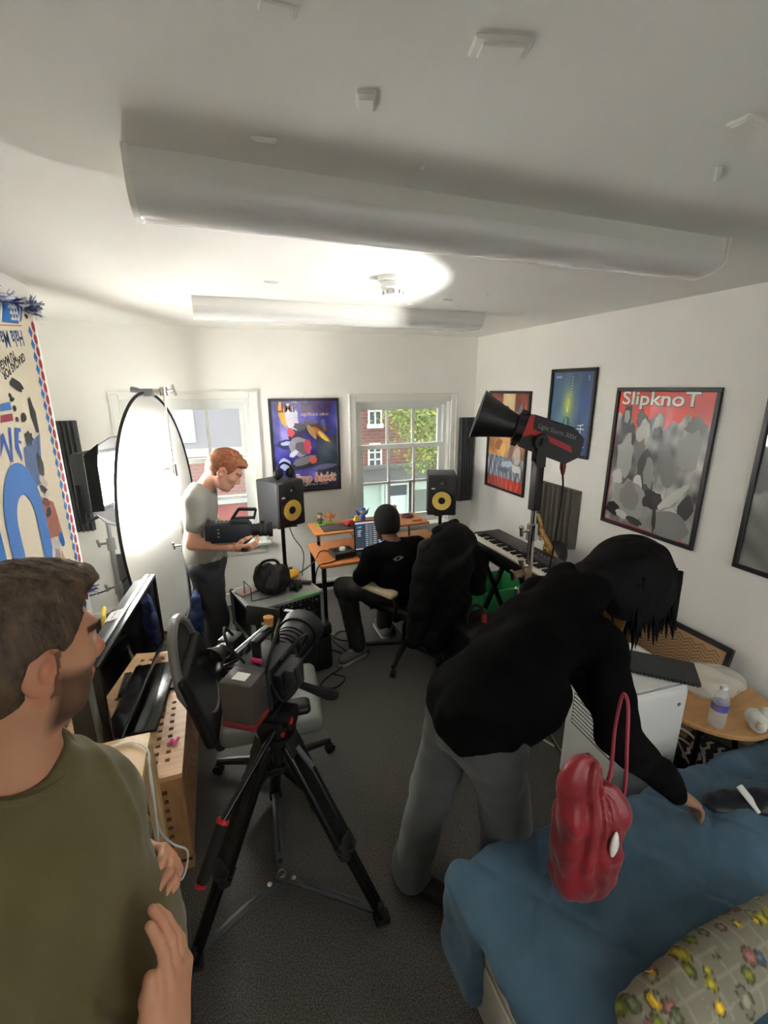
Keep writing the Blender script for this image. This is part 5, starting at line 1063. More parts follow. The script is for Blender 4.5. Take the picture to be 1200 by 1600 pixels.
tx = obj('video_transmitter', K(rbox(-.07, .02, -.11, -.078, B0+.04, B0+.13, .006)), m_dark, cc); obj('connector', K(join(*[cyl((-.098+.0*i, -.03, B0+.03+i*.024), (-.118, -.045, B0+.03+i*.024), .008, .007, 10) for i in range(4)])), mat('gold_connector', (176, 140, 70), .3, metal=.8), cc)
obj('pink_tag', K(rbox(-.085, -.075, -.02, .012, B0+.150, B0+.166, .004)), mat('pink_tape2', (240, 60, 130), .5), cc)
obj('side_recorder', K(join(rbox(-.05, .07, .078, .115, B0+.0, B0+.075, .006), rbox(-.03, .05, .114, .120, B0+.012, B0+.062, .003))), m_black, cc); obj('hand_grip', K(join(tube([(.04, -.06, B0+.01), (.06, -.12, B0-.02), (.10, -.15, B0-.06), (.14, -.16, B0-.09)], [.012, .016, .022, .020], 10, sm=4))), m_blackr, cc)
obj('follow_focus', K(join(cyl((.13, .075, B0+.05), (.13, .12, B0+.05), .022, .022, 20), cyl((.13, .12, B0+.05), (.13, .135, B0+.05), .036, .034, 24), cyl((.13, .05, B0+.05), (.13, .08, B0+.05), .03, .03, 24))), m_dark, cc)
for i, (pts) in enumerate([[(-.10, -.04, B0+.13), (-.14, -.07, B0+.20), (-.05, -.06, B0+.26), (.06, -.02, B0+.24), (.075, .03, B0+.21)], [(-.09, .03, B0+.15), (-.12, .06, B0+.23), (-.06, .10, B0+.25), (.0, .11, B0+.19)], [(-.10, -.05, B0+.10), (-.13, -.10, B0+.06), (-.09, -.13, B0+.10), (-.05, -.11, B0+.13)], [(-.03, -.06, B0+.14), (.02, -.10, B0+.20), (.12, -.09, B0+.16), (.14, -.06, B0+.10)], [(-.05, .06, B0+.10), (-.10, .11, B0+.12), (-.02, .13, B0+.08), (.08, .10, B0+.07)]]):
    obj('cable', K(tube(pts, .005, 6, sm=6)), m_blackr, cc)
# =================================================================== SOFA WITH QUILT
m_cream = mat('cream_panel', (206, 200, 184), .5)
sf = thing('sofa_bed', 'low cream sofa bed mostly hidden under a blue quilt', 'sofa', (1.5, .40, 0), world=True)
SX0, SX1, SY0, SY1 = .615, 2.46, -.30, .905
obj('base', join(rbox(SX0, SX1, SY0, SY1, .05, .30, .015)), m_cream, sf); obj('mattress', rbox(SX0, SX1, SY0, SY1, .30, .41, .04, 3), m_cream, sf)
obj('end_panel', join(rbox(SX0-.012, SX0, SY0, .80, .06, .27, .004), rbox(SX0-.010, SX0, SY0, .80, .30, .34, .004)), m_cream, sf)
for x in (SX0+.06, SX1-.06):
    for y in (SY0+.06, SY1-.06): obj('foot', cyl((x, y, 0), (x, y, .052), .025, .022, 12), m_dark, sf)
qm = bpy.data.materials.new('blue_quilt'); mq = mat('blue_quilted_cotton', (66, 96, 116), .8, var=.14, vs=5, bump=.25, bs=220, sheen=.1)
F_ = Field(); F_.rb((1.535, .31, .43), (.96, .66, .045), .04, k=.02)
F_.rb((1.535, .945, .31), (.96, .035, .155), .03, k=.05)
F_.rb((.585, .872, .28), (.035, .100, .18), .03, k=.05)
F_.rb((.60, .22, .425), (.022, .55, .03), .02, k=.03)
F_.ell((1.05, .62, .46), (.25, .12, .03), k=.05).ell((1.75, .70, .46), (.4, .14, .045), k=.06).ell((1.35, .35, .455), (.22, .18, .03), k=.06).ell((2.15, .70, .465), (.25, .14, .05), k=.06).ell((2.1, .5, .46), (.25, .2, .05), k=.08)
def qd(P):
    n = .010*vnoise(P, 9, 11)+.006*vnoise(P, 22, 12)
    u = P[:, 0]*.83+P[:, 1]*.56; w = P[:, 0]*.56-P[:, 1]*.83
    s = .010*np.exp(-((u % .31-.155)/.010)**2)+.007*np.exp(-((w % .42-.21)/.010)**2)
    f = .012*np.abs(np.sin(P[:, 0]*7.5+2.2*P[:, 1]+1.2*vnoise(P, 6, 5)))**3
    return n+s-f*.8+.004+.0035*vnoise(P, 48, 21)+.006*np.abs(vnoise(P*V3((1, .6, 1)), 17, 22))**3
qt = thing('quilt', 'blue quilted bedspread draped over the sofa bed', 'quilt', (1.5, .4, .40), world=True)
obj('cover', F_.mesh(.011, disp=qd), mq, qt, 180)
# patterned cushion
pc = V3((1.10, .445, .525)); pu = unit((1, .03, 0)); pw = unit((-.03, .95, .30)); pn = unit(np.cross(pu, pw)); Rp = np.array([pu, pw, pn])
F_ = Field(); F_.ell(pc, (.36, .085, .065), Rp, .02).rb(pc, (.335, .065, .035), .034, Rp, .04)
g = F_.mesh(.0065, disp=lambda P: .003*vnoise(P, 40, 8)); Pv = (np.array(g[0])-pc) @ Rp.T; rn = np.random.RandomState(9)
col = np.tile(np.array(lin((132, 128, 110))), (len(Pv), 1))
grid = (np.abs((Pv[:, 0] % .05)-.025) > .0225) | (np.abs((Pv[:, 1] % .045)-.0225) > .0205); col[grid] = lin((150, 146, 128))
for i in range(120):
    c = (rn.uniform(-.36, .36), rn.uniform(-.16, .16)); r = rn.uniform(.006, .019); q = np.hypot((Pv[:, 0]-c[0]), (Pv[:, 1]-c[1])*rn.uniform(.7, 1.3)); pal = [(104, 112, 40), (150, 140, 40), (196, 160, 40), (88, 96, 70), (120, 116, 96), (70, 84, 104), (130, 90, 84)][rn.randint(7)]
    col[q < r] = lin(pal); col[(q > r*.9) & (q < r*1.1)] = lin((70, 72, 50)); col[q < r*.45] = lin([min(255, v*1.35) for v in pal])
cu = thing('patterned_cushion', 'white cushion printed with green and yellow fruit shapes', 'cushion', tuple(pc-pn*.07), world=True)
obj('cover', g, vmat('cushion_print', .85, bump=.2, bs=200), cu, 180, cols=np.c_[col, np.ones(len(col))])
cuo = tube([tuple(pc+pu*.345*math.cos(a)*min(1, 1/max(abs(math.cos(a)), .001)*.9 if abs(math.cos(a)) > .9 else 1)+pw*.078*math.sin(a)) for a in [2*PI*i/48 for i in range(48)]], .004, 6, closed=True); obj('seam', cuo, mat('cushion_seam', (176, 170, 146), .8), cu)
# dark pouch with silver tag on the quilt
F_ = Field(); c = V3((1.66, .775, .50)); F_.ell(c, (.13, .055, .03), [unit((.95, -.3, 0)), unit((.3, .95, 0)), (0, 0, 1)], .02).ell(c+V3((.09, -.04, .01)), (.07, .06, .04), k=.02)
dp = thing('dark_pouch', 'dark navy pouch with a silver buckle on the quilt', 'pouch', tuple(c-V3((0, 0, .03))), world=True)
obj('body', F_.mesh(.008, disp=lambda P: .004*vnoise(P, 60, 3)), mat('navy_black_fabric', (12, 18, 28), .5), dp, 180); obj('buckle', mv(rbox(-.018, .018, -.045, .045, .0, .010, .004), c[0]+.02, c[1]-.02, c[2]+.03, .15, .5, .2), m_white, dp)
# =================================================================== RIGHT SIDE: AIR CONDITIONER, ROUND TABLE, LEANING FRAME
ac = thing('air_conditioner', 'white portable air conditioner beside the round table', 'air conditioner', (1.655, 1.285, 0), -.06)
m_ac = mat('ac_white', (222, 222, 218), .35)
F_ = Field(); F_.rb((0, 0, .39), (.185, .175, .355), .05); obj('body', F_.mesh(.012), m_ac, ac, 180)
obj('base', rbox(-.17, .17, -.16, .16, .03, .07, .01), m_grey, ac)
for x in (-.13, .13):
    for y in (-.12, .12): obj('caster', cyl((x-.01, y, .022), (x+.01, y, .022), .022, .022, 12), m_black, ac)
obj('top_rim', tube([(p[0], p[1], .742) for p in rrect(.36, .34, .06, 6)], .006, 6, closed=True), m_ac, ac); obj('top_recess', prism(rrect(.33, .31, .05, 6), (0, 0, .742), (1, 0, 0), (0, 1, 0), .006), m_white, ac)
gm = mat('vent_dark', (60, 60, 58), .6)
for i in range(15): obj('vent_slat', rbox(-.192, -.182, -.14, .10, .42+i*.020, .431+i*.020, .003, 1), m_ac, ac)
obj('vent_backing', box(-.1865, -.180, -.145, .105, .41, .72), gm, ac); obj('side_handle', rbox(.03, .13, -.180, -.172, .28, .36, .008), mat('grey_recess', (120, 120, 122), .5), ac); obj('button', cyl((.11, -.176, .655), (.11, -.179, .655), .008, .008, 12), m_grey, ac)
tr_ = thing('serrated_tray', 'dark grey serrated foam tray lying on the air conditioner', 'tray', (1.74, 1.25, .748), -.78)
sv = [(-.18, -.085)]+[q for i in range(24) for q in ((-.18+.015*i+.004, -.092), (-.18+.015*i+.011, -.085))]+[(.18, -.085), (.18, .085), (-.18, .085)]
obj('sheet', prism(sv, (0, 0, .004), (1, 0, 0), (0, 1, 0), .014), mat('charcoal_sheet', (44, 46, 50), .6), tr_, 0); obj('knob', cyl((-.10, .10, .0), (-.10, .10, .014), .022, .02, 16), m_dark, tr_)
rt = thing('round_table', 'small round wood-top side table in the right corner', 'table', (2.145, 1.225, 0))
m_oak = mat('oak_top', (192, 148, 96), .45, var=.12, vs=4, stretch=(1.5, 10, 1))
obj('top', lathe([(.268, .478), (.275, .483), (.275, .497), (.268, .502), (.001, .502)], 48), m_oak, rt, 30)
for k in range(3): a = PI/2+2*PI*k/3; obj('leg', cyl((.12*math.cos(a), .12*math.sin(a), .48), (.22*math.cos(a), .22*math.sin(a), 0), .014, .011, 12), m_blackm, rt)
bt = thing('water_bottle', 'clear plastic water bottle with blue label on the round table', 'bottle', (1.985, 1.075, .503), 0)
m_pet = mat('clear_plastic', (238, 244, 246), .08, alpha=.28, spec=.8)
obj('body', lathe([(.028, 0), (.033, .006), (.033, .05), (.031, .06), (.033, .07), (.033, .125), (.028, .15), (.014, .175), (.013, .19)], 24), m_pet, bt, 60); obj('label_band', lathe([(.0335, .085), (.0335, .12)], 24, cap=False), mat('blue_label', (60, 70, 190), .4, alpha=.7), bt); obj('cap', cyl((0, 0, .187), (0, 0, .203), .015, .015, 20), m_white, bt)
F_ = Field(); c = V3((2.19, 1.24, .56)); F_.ell(c, (.15, .10, .07), k=.03).ell(c+V3((-.06, .04, .03)), (.08, .07, .06), k=.03).ell(c+V3((.09, -.02, -.01)), (.08, .07, .045), k=.03).plane((0, 0, .504), (0, 0, -1))
pb = thing('plastic_bag', 'crumpled clear plastic bag behind the water bottle', 'bag', (2.19, 1.24, .503), world=True); obj('film', F_.mesh(.009, disp=lambda P: .011*np.abs(vnoise(P, 38, 6))-.004), mat('clear_film', (232, 230, 222), .25, alpha=.45, spec=.7), pb, 45)
wt = thing('white_plush', 'small white plush toy at the edge of round table', 'plush toy', (2.125, .99, .503), world=True)
obj('body', join(ell((2.14, 1.005, .545), (.05, .04, .042)), ell((2.11, .985, .533), (.035, .03, .03)), ell((2.16, .985, .578), (.03, .03, .03))), mat('white_plush', (226, 224, 212), .9), wt, 180); obj('ear', ell((2.09, .965, .548), (.012, .016, .02)), mat('cream_plush', (206, 196, 170), .9), wt)
# things under the round table
zb = thing('patterned_box', 'dark box with cream zigzag pattern under the round table', 'box', (2.20, 1.20, 0), .3)
obj('body', rbox(-.14, .14, -.11, .11, 0, .16, .006), mat('dark_box', (26, 26, 30), .6), zb)
zz = []
for k in range(4):
    pts = [(-.13+i*.03, .02+k*.035+(.012 if i % 2 else 0)) for i in range(9)]; zz.append(prism(pts+[(x, z+.012) for x, z in pts[::-1]], (0, -.1112, 0), (1, 0, 0), (0, 0, 1), .001))
    pts = [(-.13+i*.03, -.10+k*.05+(.014 if i % 2 else 0)) for i in range(9)]; zz.append(prism(pts+[(x, z+.016) for x, z in pts[::-1]], (0, 0, .1602), (1, 0, 0), (0, 1, 0), .001))
obj('zigzag', join(*zz), mat('cream_print', (206, 196, 176), .6), zb, 0); obj('red_stripe', box(-.141, .141, -.1115, -.05, .10, .125), mat('dull_red', (150, 50, 44), .6), zb)
tag(obj('white_cable', join(tube([(1.93+.10*math.cos(a), 1.15+.08*math.sin(a), .26+.05*math.sin(a)+.004*i) for i, a in enumerate([2*PI*q/14 for q in range(20)])], .006, 6, sm=2), tube([(1.98, 1.22, .3), (2.02, 1.15, .18), (2.06, 1.08, .165)], .005, 6, sm=5)), m_white, None), 'coiled white cable hanging beside the air conditioner', 'cable')
def art_weave(p, w, h, f):
    p.rect(f, f, w-f, h-f, (178, 142, 104)); n = 0; s = .034
    for i in range(int((w-2*f)/s)):
        for j in range(int((h-2*f)/s*1.6)):
            x, y = f+i*s, f+j*s*.62; d = .012 if i % 2 else -.012
            if y+s*.4+.012 > h-f or y-.012 < f: continue
            p.k = 1; p.add([(x, y+d+.004), (x+s, y-d+.004), (x+s, y-d+.011), (x, y+d+.011)], (120, 88, 60))
poster('framed brown woven-pattern panel leaning against the right wall', (2.335, 1.95, .01), (0, -1, 0), .63, .63, art_weave, .03, lean=(.135, 0, .62))
# cables lying on the carpet
for i, (lab, pts, mt_) in enumerate([('black cable looping on the carpet beside the hard case', [(.66, 3.05, .006), (.74, 2.95, .006), (.70, 2.80, .006), (.58, 2.72, .006), (.50, 2.64, .006), (.58, 2.58, .006), (.68, 2.66, .006), (.60, 2.74, .008)], m_blackr), ('black cable running under the desk towards the chair', [(.68, 3.5, .006), (.74, 3.2, .006), (.85, 3.12, .006), (.90, 3.22, .006), (.80, 3.28, .006), (.72, 3.16, .008), (.78, 2.98, .006)], m_blackr),
                                     ('white extension cable on the carpet below the keyboard', [(1.66, 2.98, .006), (1.72, 3.10, .006), (1.80, 2.96, .006), (1.74, 2.86, .006), (1.84, 2.80, .006)], m_white), ('pale brown cable on the carpet near the cameraman', [(-.12, 2.74, .006), (-.03, 2.80, .006), (.02, 2.74, .006), (-.02, 2.66, .006)], mat('brown_cable', (130, 96, 70), .6)),
                                     ('thin grey cable hanging from the monitor to the flight case', [(.50, 3.78, .86), (.53, 3.72, .74), (.60, 3.66, .60), (.57, 3.60, .40), (.60, 3.58, .2), (.60, 3.56, .012)], m_dark), ('thin dark cable from the audio interface to the flight case', [(.76, 3.25, .735), (.66, 3.22, .76), (.60, 3.18, .70), (.48, 3.12, .655), (.36, 3.06, .66), (.33, 3.05, .635)], m_dark), ('black cable dropping off the desk beside the flight case', [(.80, 3.09, .735), (.70, 3.06, .724), (.60, 3.05, .70), (.575, 3.06, .50), (.60, 3.06, .2), (.64, 3.08, .008)], m_blackr)]):
    tag(obj('cable', tube(pts, .0045, 6, sm=7), mt_, None), lab, 'cable', 'loose cables')
pa = thing('power_strip', 'white plug adapter lying on the carpet by desk chair', 'power strip', (1.66, 2.97, 0), .5); obj('body', rbox(-.05, .05, -.022, .022, 0.001, .035, .006), m_white, pa); obj('socket', join(*[cyl((x, 0, .035), (x, 0, .037), .014, .014, 12) for x in (-.025, .025)]), m_grey, pa)
# =================================================================== PEOPLE
m_skin = vmat('skin', .5, bump=.04, bs=500, spec=.4, sss=.08)
def head_axes(yaw, pitch, roll=0.0):
    """yaw: compass angle of the face from +Y towards +X; pitch: looking down"""
    fh = V3((math.sin(yaw), math.cos(yaw), 0)); z = V3((0, 0, 1.0)); f = fh*math.cos(pitch)-z*math.sin(pitch); u = z*math.cos(pitch)+fh*math.sin(pitch); l = np.cross(u, f)
    return f, l*math.cos(roll)+u*math.sin(roll), u*math.cos(roll)-l*math.sin(roll)
def head_field(F, c, A, s=1.0):
    f, l, u = A; c = V3(c); R = np.array([f, l, u]); q = lambda a, b, d: c+s*(f*a+l*b+u*d); e = lambda p, r, k=.02, sub=False: F.ell(p, V3(r)*s, R, k*s, sub)
    e(q(-.012, 0, .030), (.098, .077, .092)); e(q(.030, 0, -.030), (.066, .060, .082), .03); e(q(.040, 0, -.078), (.048, .046, .034), .03)
    for b in (-1, 1): F.cap(q(-.005, .056*b, -.045), q(.055, .026*b, -.090), .020*s, .018*s, .03*s); e(q(.058, .040*b, -.012), (.026, .022, .022), .02)
    e(q(.076, 0, -.098), (.020, .022, .017), .018)
    F.cap(q(.086, 0, .018), q(.112, 0, -.022), .009*s, .012*s, .012*s); 
    for b in (-1, 1): e(q(.100, .011*b, -.028), (.012, .009, .009), .008)
    F.cap(q(.080, -.034, .034), q(.088, 0, .030), .012*s, .012*s, .014*s); F.cap(q(.088, 0, .030), q(.080, .034, .034), .012*s, .012*s, .014*s)
    for b in (-1, 1): e(q(.096, .032*b, .010), (.018, .018, .012), .012, True); e(q(.076, .032*b, .010), (.014, .014, .014), .003)
    e(q(.092, 0, -.055), (.012, .024, .007), .008); e(q(.090, 0, -.066), (.012, .021, .008), .008)
    for b in (-1, 1):
        e(q(-.012, .080*b, -.002), (.024, .010, .035), .006); e(q(-.002, .078*b, -.030), (.012, .007, .012), .006); e(q(-.003, .095*b, -.001), (.012, .020, .021), .003, True); e(q(-.012, .0925*b, .022), (.012, .006, .008), .003, True)
    return F
def hair_field(F, c, A, s=1.0, t=.012, front=.072, top=.060, side=-.03, nape=-.075):
    f, l, u = A; c = V3(c); R = np.array([f, l, u]); q = lambda a, b, d: c+s*(f*a+l*b+u*d)
    F.ell(q(-.014, 0, .034), V3((.098+t, .078+t*.75, .092+t*1.3))*s, R, .02*s); F.ell(q(-.035, 0, -.01), V3((.074+t*.8, .066+t*.8, .085))*s, R, .03*s)
    F.plane(q(front, 0, top), f*.78-u*.62, .012); F.plane(q(.030, 0, -.02), f*.95-u*.3, .012); F.plane(q(0, 0, nape), -u*.9+f*.45, .012)
    for b in (-1, 1): F.ell(q(.004, .088*b, -.018), V3((.036, .030, .048))*s, R, .006, True)
    return F
def hand_field(F, w, d, n, th, curl=(.35, .4, .45, .5), s=1.0, tc=.4, spread=.06, ta=.75):
    """w wrist, d towards the knuckles, n out of the back of the hand, th thumb side"""
    w, d = V3(w), unit(d); n = unit(V3(n)-d*np.dot(n, d)); t = np.cross(d, n); t = t if np.dot(t, th) > 0 else -t
    F.cap(w-d*.03*s, w+d*.02*s, .027*s, .026*s, .02, sq=(n, .78))
    off = (.030, .010, -.010, -.028); base = (.088, .092, .088, .078); L = ((.040, .026, .021), (.044, .029, .022), (.041, .027, .021), (.032, .021, .018))
    for i in range(4):
        k = w+d*base[i]*s+t*off[i]*s; F.cap(w+d*.015*s+t*off[i]*.55*s, k, .017*s, .0125*s, .014*s)
    for i in range(4):
        p = w+d*base[i]*s+t*off[i]*s; a = 0; r = (.0098, .0100, .0096, .0084)[i]*s; side_ = t*(spread*(1.5-i))
        for j in range(3):
            a += curl[i]*(1.0, 1.15, .7)[j]; dd = unit(d*math.cos(a)-n*math.sin(a)+side_*math.cos(a)); e = p+dd*L[i][j]*s
            F.cap(p, e, r*(1-.09*j), r*(.92-.09*j), .004*s); p = e
    p = w+d*.018*s+t*.022*s-n*.006*s; dirs = [unit(d*.75+t*ta-n*.25), unit(d*.95+t*ta*.47-n*tc), unit(d*1.0+t*ta*.1-n*tc*1.3)]
    for j, ln_ in enumerate((.040, .034, .027)): e = p+dirs[j]*ln_*s; F.cap(p, e, (.0175, .0125, .0108)[j]*s, (.0125, .0112, .009)[j]*s, .010*s); p = e
    return F
def skin_cols(g, base, heads=(), nails=(), rnd=1):
    P = np.array(g[0]); n = vnoise(P, 30, rnd)*.05+vnoise(P, 90, rnd+1)*.03; col = np.array(lin(base))[None]*(1+n[:, None]*np.array([.6, 1, 1.1]))
    for c, A, s, opt in heads:
        f, l, u = A; q = (P-V3(c))/s; a, b, d = q @ f, q @ l, q @ u; near = (np.abs(a) < .14) & (np.abs(b) < .11) & (np.abs(d) < .15)
        red_ = near & (((np.abs(b) > .074) & (a < .03) & (d < .05)) | ((a > .095) & (d < 0) & (d > -.04))); col[red_] *= np.array([1.0, .88, .87])
        lip = near & (a > .078) & (np.abs(b) < .026) & (d > -.072) & (d < -.047); col[lip] = np.array(lin(base))*np.array([.85, .55, .55])
        eye = near & (np.abs(np.abs(b)-.032) < .013) & (np.abs(d-.010) < .0075) & (a > .076); col[eye] = lin((206, 200, 190)); col[eye & (np.abs(np.abs(b)-.032) < .006)] = lin((60, 46, 36))
        brow = near & (np.abs(np.abs(b)-.030) < .020) & (np.abs(d-.036+np.abs(np.abs(b)-.03)*.25) < .006) & (a > .065); col[brow] = lin(opt['hair'])
        if opt.get('beard'):
            m = near & (d < -.036-.35*np.clip(.05-a, 0, .1)*0) & (d > -.13) & (a > -.012)
            w = np.clip((-.014-d+.25*np.clip(.05-a, 0, .06))/.022, 0, 1)*np.clip((a-.004)/.02, 0, 1)*np.clip((d+.125)/.02, 0, 1)
            w = np.maximum(w, ((a > -.012) & (a < .020) & (a > .006) & (np.abs(b) > .05) & (np.abs(b) < .076) & (d < .02) & (d > -.05)).astype(float)*.9); w[lip] = 0; w[near & (a > .085) & (d > -.040)] = 0
            w = w*near*opt['beard']*(.92+.12*vnoise(P, 60, 7)); w = np.clip(w, 0, 1)[:, None]; col = col*(1-w)+np.array(lin(opt['hair']))*w
    return np.c_[np.clip(col, 0, 1), np.ones(len(col))]
def mjoin(*gs): return join(*[g for g in gs if len(g[0])])
def person(label, loc): return thing('person', label, 'person', loc, world=True)
def folds(amp, sc, seed, ax=None):
    def fn(P):
        Q = P if ax is None else P*V3(ax); n = vnoise(Q, sc, seed); return amp*(np.abs(n)**.7*-1+.4)+amp*.35*vnoise(Q, sc*2.3, seed+3)
    return fn
# ------------------------------------------------------------------- man in olive T-shirt, nearest the camera
SK1 = (206, 150, 118); HC1 = V3((-.31, .75, 1.59)); HA1 = head_axes(math.radians(50), math.radians(12))
pA = person('man in olive T-shirt with short brown hair and beard, nearest the camera', (-.3, .70, 0))
fT, lT = unit((.89, -.45, 0)), unit((.45, .89, 0)); NB = V3((-.345, .725, 1.40)); z_ = V3((0, 0, 1.0))
SHL, SHR = V3((-.338, .805, 1.232)), V3((-.43, .575, 1.30)); ELL_, ELR = V3((-.275, .90, 1.00)), V3((-.335, .47, .99)); WRL, WRR = V3((-.215, .82, 1.045)), V3((-.158, .532, 1.022))
CHS, BEL, PEL = V3((-.325, .715, 1.21)), V3((-.305, .690, 1.03)), V3((-.305, .70, .90)); RT = np.array([fT, lT, z_])
def torsoA(F, g=0.0):
    F.ell(CHS, (.112+g, .165+g, .165+g), RT, .05).ell(BEL, (.118+g, .155+g, .17+g), RT, .06).ell(PEL, (.125+g, .17+g, .14+g), RT, .05)
    F.cap(NB-z_*.02, SHL, .055+g, .062+g, .05).cap(NB-z_*.02, SHR, .055+g, .062+g, .05); return F
def legsA(F, g=0.0):
    for s in (-1, 1): a = PEL+lT*.09*s-z_*.05; F.cap(a, a+V3((0, 0, -.40)), .085+g, .062+g, .03); F.cap(a+V3((0, 0, -.40)), V3((a[0]-.01, a[1], .09)), .060+g, .042+g, .03)
    return F
Fb = Field(); torsoA(Fb, -.012); legsA(Fb); Fb.cap(NB-z_*.03, HC1-HA1[2]*.075-HA1[0]*.025, .060, .055, .03)
for a, b, c in ((SHL, ELL_, WRL), (SHR, ELR, WRR)): Fb.cap(a, b, .048, .041, .03).cap(b, c, .041, .027, .02)
gA = Fb.mesh(.012)
Fh = Field(); head_field(Fh, HC1, HA1); Fh.cap(NB-z_*.03, HC1-HA1[2]*.075-HA1[0]*.025, .068, .060, .03); Fh.ell(HC1-HA1[2]*.118+HA1[0]*.045, (.012, .012, .012), None, .01); gH = Fh.mesh(.0042)
F1 = Field(); F1.cap(ELR+(WRR-ELR)*.35, WRR, .037, .027, .01); hand_field(F1, WRR, (.22, .36, .90), (.90, -.36, -.05), (-.40, -.90, .2), (.26, .30, .34, .38), 1.03, tc=.05, spread=.02, ta=.42); gR = F1.mesh(.0033)
F2 = Field(); F2.cap(ELL_+(WRL-ELL_)*.4, WRL, .036, .027, .01); hand_field(F2, WRL, (.55, -.60, .45), (.75, .55, .2), (-.2, .2, .9), (.6, .65, .7, .75), 1.0); gL = F2.mesh(.004)
g = mjoin(gA, gH, gR, gL); body = obj('body', g, m_skin, pA, 180, cols=skin_cols(g, SK1, [(HC1, HA1, 1.0, dict(hair=(70, 52, 38), beard=.92))]))
Fs = Field(); torsoA(Fs, .012); Fs.p = [p_ for p_ in Fs.p]
for a, b in ((SHL, ELL_), (SHR, ELR)): e = a+(b-a)*.80; Fs.cap(a, e, .066, .075, .035)
Fs.ell(BEL+fT*.015-z_*.05, (.12, .155, .14), RT, .06)
Fs.ell(NB+z_*.045+fT*.016, (.064, .066, .050), RT, .012, True); Fs.plane((0, 0, .84), (0, 0, -1))
def foldA(P):
    r = (P-BEL); u = r @ fT; w = r @ lT; n = vnoise(P*V3((1, 1, .35)), 26, 3); cr_ = np.exp(-((w+.075+.18*(P[:, 2]-1.1))/.012)**2)*np.clip((1.25-P[:, 2])/.2, 0, 1); cr2 = np.exp(-((w-.06-.25*(P[:, 2]-1.2))/.010)**2)*np.clip((P[:, 2]-1.15)/.1, 0, 1)*np.clip((1.42-P[:, 2])/.1, 0, 1)
    return .007*n+.018*cr_-.008*cr2+.004*vnoise(P*V3((1, 1, .5)), 60, 9)
m_olive = mat('olive_cotton', (104, 94, 58), .9, var=.06, vs=8, bump=.25, bs=600, sheen=.15)
sh = obj('t_shirt', Fs.mesh(.0085, disp=foldA), m_olive, pA, 180, 'olive cotton T-shirt')
ring = [NB+fT*.014+fT*.066*math.cos(a)+lT*.068*math.sin(a)+z_*(.030-.030*math.cos(a)) for a in [2*PI*i/36 for i in range(36)]]
obj('collar', tube(ring, .0065, 8, closed=True), m_olive, sh)
Fj = Field(); legsA(Fj, .018); Fj.ell(PEL-z_*.02, (.135, .182, .13), RT, .04).plane((0, 0, .88), (0, 0, 1)).plane((0, 0, .05), (0, 0, -1)); obj('trousers', Fj.mesh(.016), mat('dark_trousers', (26, 27, 30), .85), pA, 180)
Fj = Field()
for s in (-1, 1): a = PEL+lT*.09*s; Fj.cap((a[0]-.03, a[1], .045), (a[0]+.14, a[1]-.05, .035), .045, .036, .02)
Fj.plane((0, 0, .002), (0, 0, -1)); obj('shoes', Fj.mesh(.012), m_blackr, pA, 180)
Fk = Field(); hair_field(Fk, HC1, HA1, 1.0, .013, .066, .066, nape=-.050); f_, l_2, u_ = HA1
Fk.ell(HC1+f_*.045+u_*.112, (.055, .06, .022), np.array([f_, l_2, u_]), .03)
m_hair1 = mat('brown_hair', (104, 82, 60), .6, var2=(60, 46, 34), var=.3, vs=70, bump=.8, bs=180, stretch=(1, 1, .35))
def hairA(P):
    q = P-HC1; top_ = np.clip((q @ u_-.05)/.06, 0, 1); return -.0022*vnoise(P*V3((1, 1, .6)), 210, 5)*(.3+top_)-.0012*vnoise(P, 420, 6)
obj('hair', Fk.mesh(.0042, disp=hairA), m_hair1, pA, 180)
# ------------------------------------------------------------------- cameraman in grey T-shirt
SK2 = (212, 158, 132); HC2 = V3((.025, 2.985, 1.475)); HA2 = head_axes(math.radians(100), math.radians(38))
pB = person('standing man in grey T-shirt with ginger hair holding a video camera', (-.16, 3.07, 0))
NB2 = V3((-.115, 3.06, 1.375)); fB = unit((.985, -.17, 0)); lB = unit((.17, .985, 0)); RB = np.array([fB, lB, z_])
S2L, S2R = NB2+lB*.155-z_*.075-fB*.02, NB2-lB*.155-z_*.075-fB*.02; E2R, E2L = V3((-.205, 2.855, 1.055)), V3((-.10, 3.30, 1.07)); W2R, W2L = V3((.035, 2.745, 1.035)), V3((.12, 3.05, 1.04))
C2, B2, P2 = V3((-.155, 3.07, 1.22)), V3((-.150, 3.07, 1.02)), V3((-.145, 3.07, .87))
def torsoB(F, g=0.0):
    F.ell(C2, (.106+g, .155+g, .15+g), RB, .05).ell(B2, (.105+g, .150+g, .16+g), RB, .05).ell(P2, (.115+g, .158+g, .12+g), RB, .05).cap(NB2-z_*.045-fB*.01, S2L, .052+g, .052+g, .06).cap(NB2-z_*.045-fB*.01, S2R, .052+g, .052+g, .06); return F
HP = [P2+lB*.085*s-z_*.04 for s in (-1, 1)]; AN = [V3((-.150, 2.99, .09)), V3((-.185, 3.17, .09))]; KN = [V3((-.125, 2.985, .47)), V3((-.15, 3.16, .47))]
def legsB(F, g=0.0):
    for h_, k_, a_ in zip(HP, KN, AN): F.cap(h_, k_, .082+g, .058+g, .03).cap(k_, a_, .056+g, .040+g, .03)
    return F
Fb = Field(); torsoB(Fb, -.012); legsB(Fb); Fb.cap(NB2-z_*.03, HC2-HA2[2]*.06-HA2[0]*.04, .056, .052, .03)
for a, b, c in ((S2L, E2L, W2L), (S2R, E2R, W2R)): Fb.cap(a, b, .046, .040, .03).cap(b, c, .042, .026, .02)
g1 = Fb.mesh(.012); Fh = Field(); head_field(Fh, HC2, HA2); Fh.cap(NB2-z_*.03, HC2-HA2[2]*.06-HA2[0]*.04, .058, .053, .03); g2 = Fh.mesh(.006)
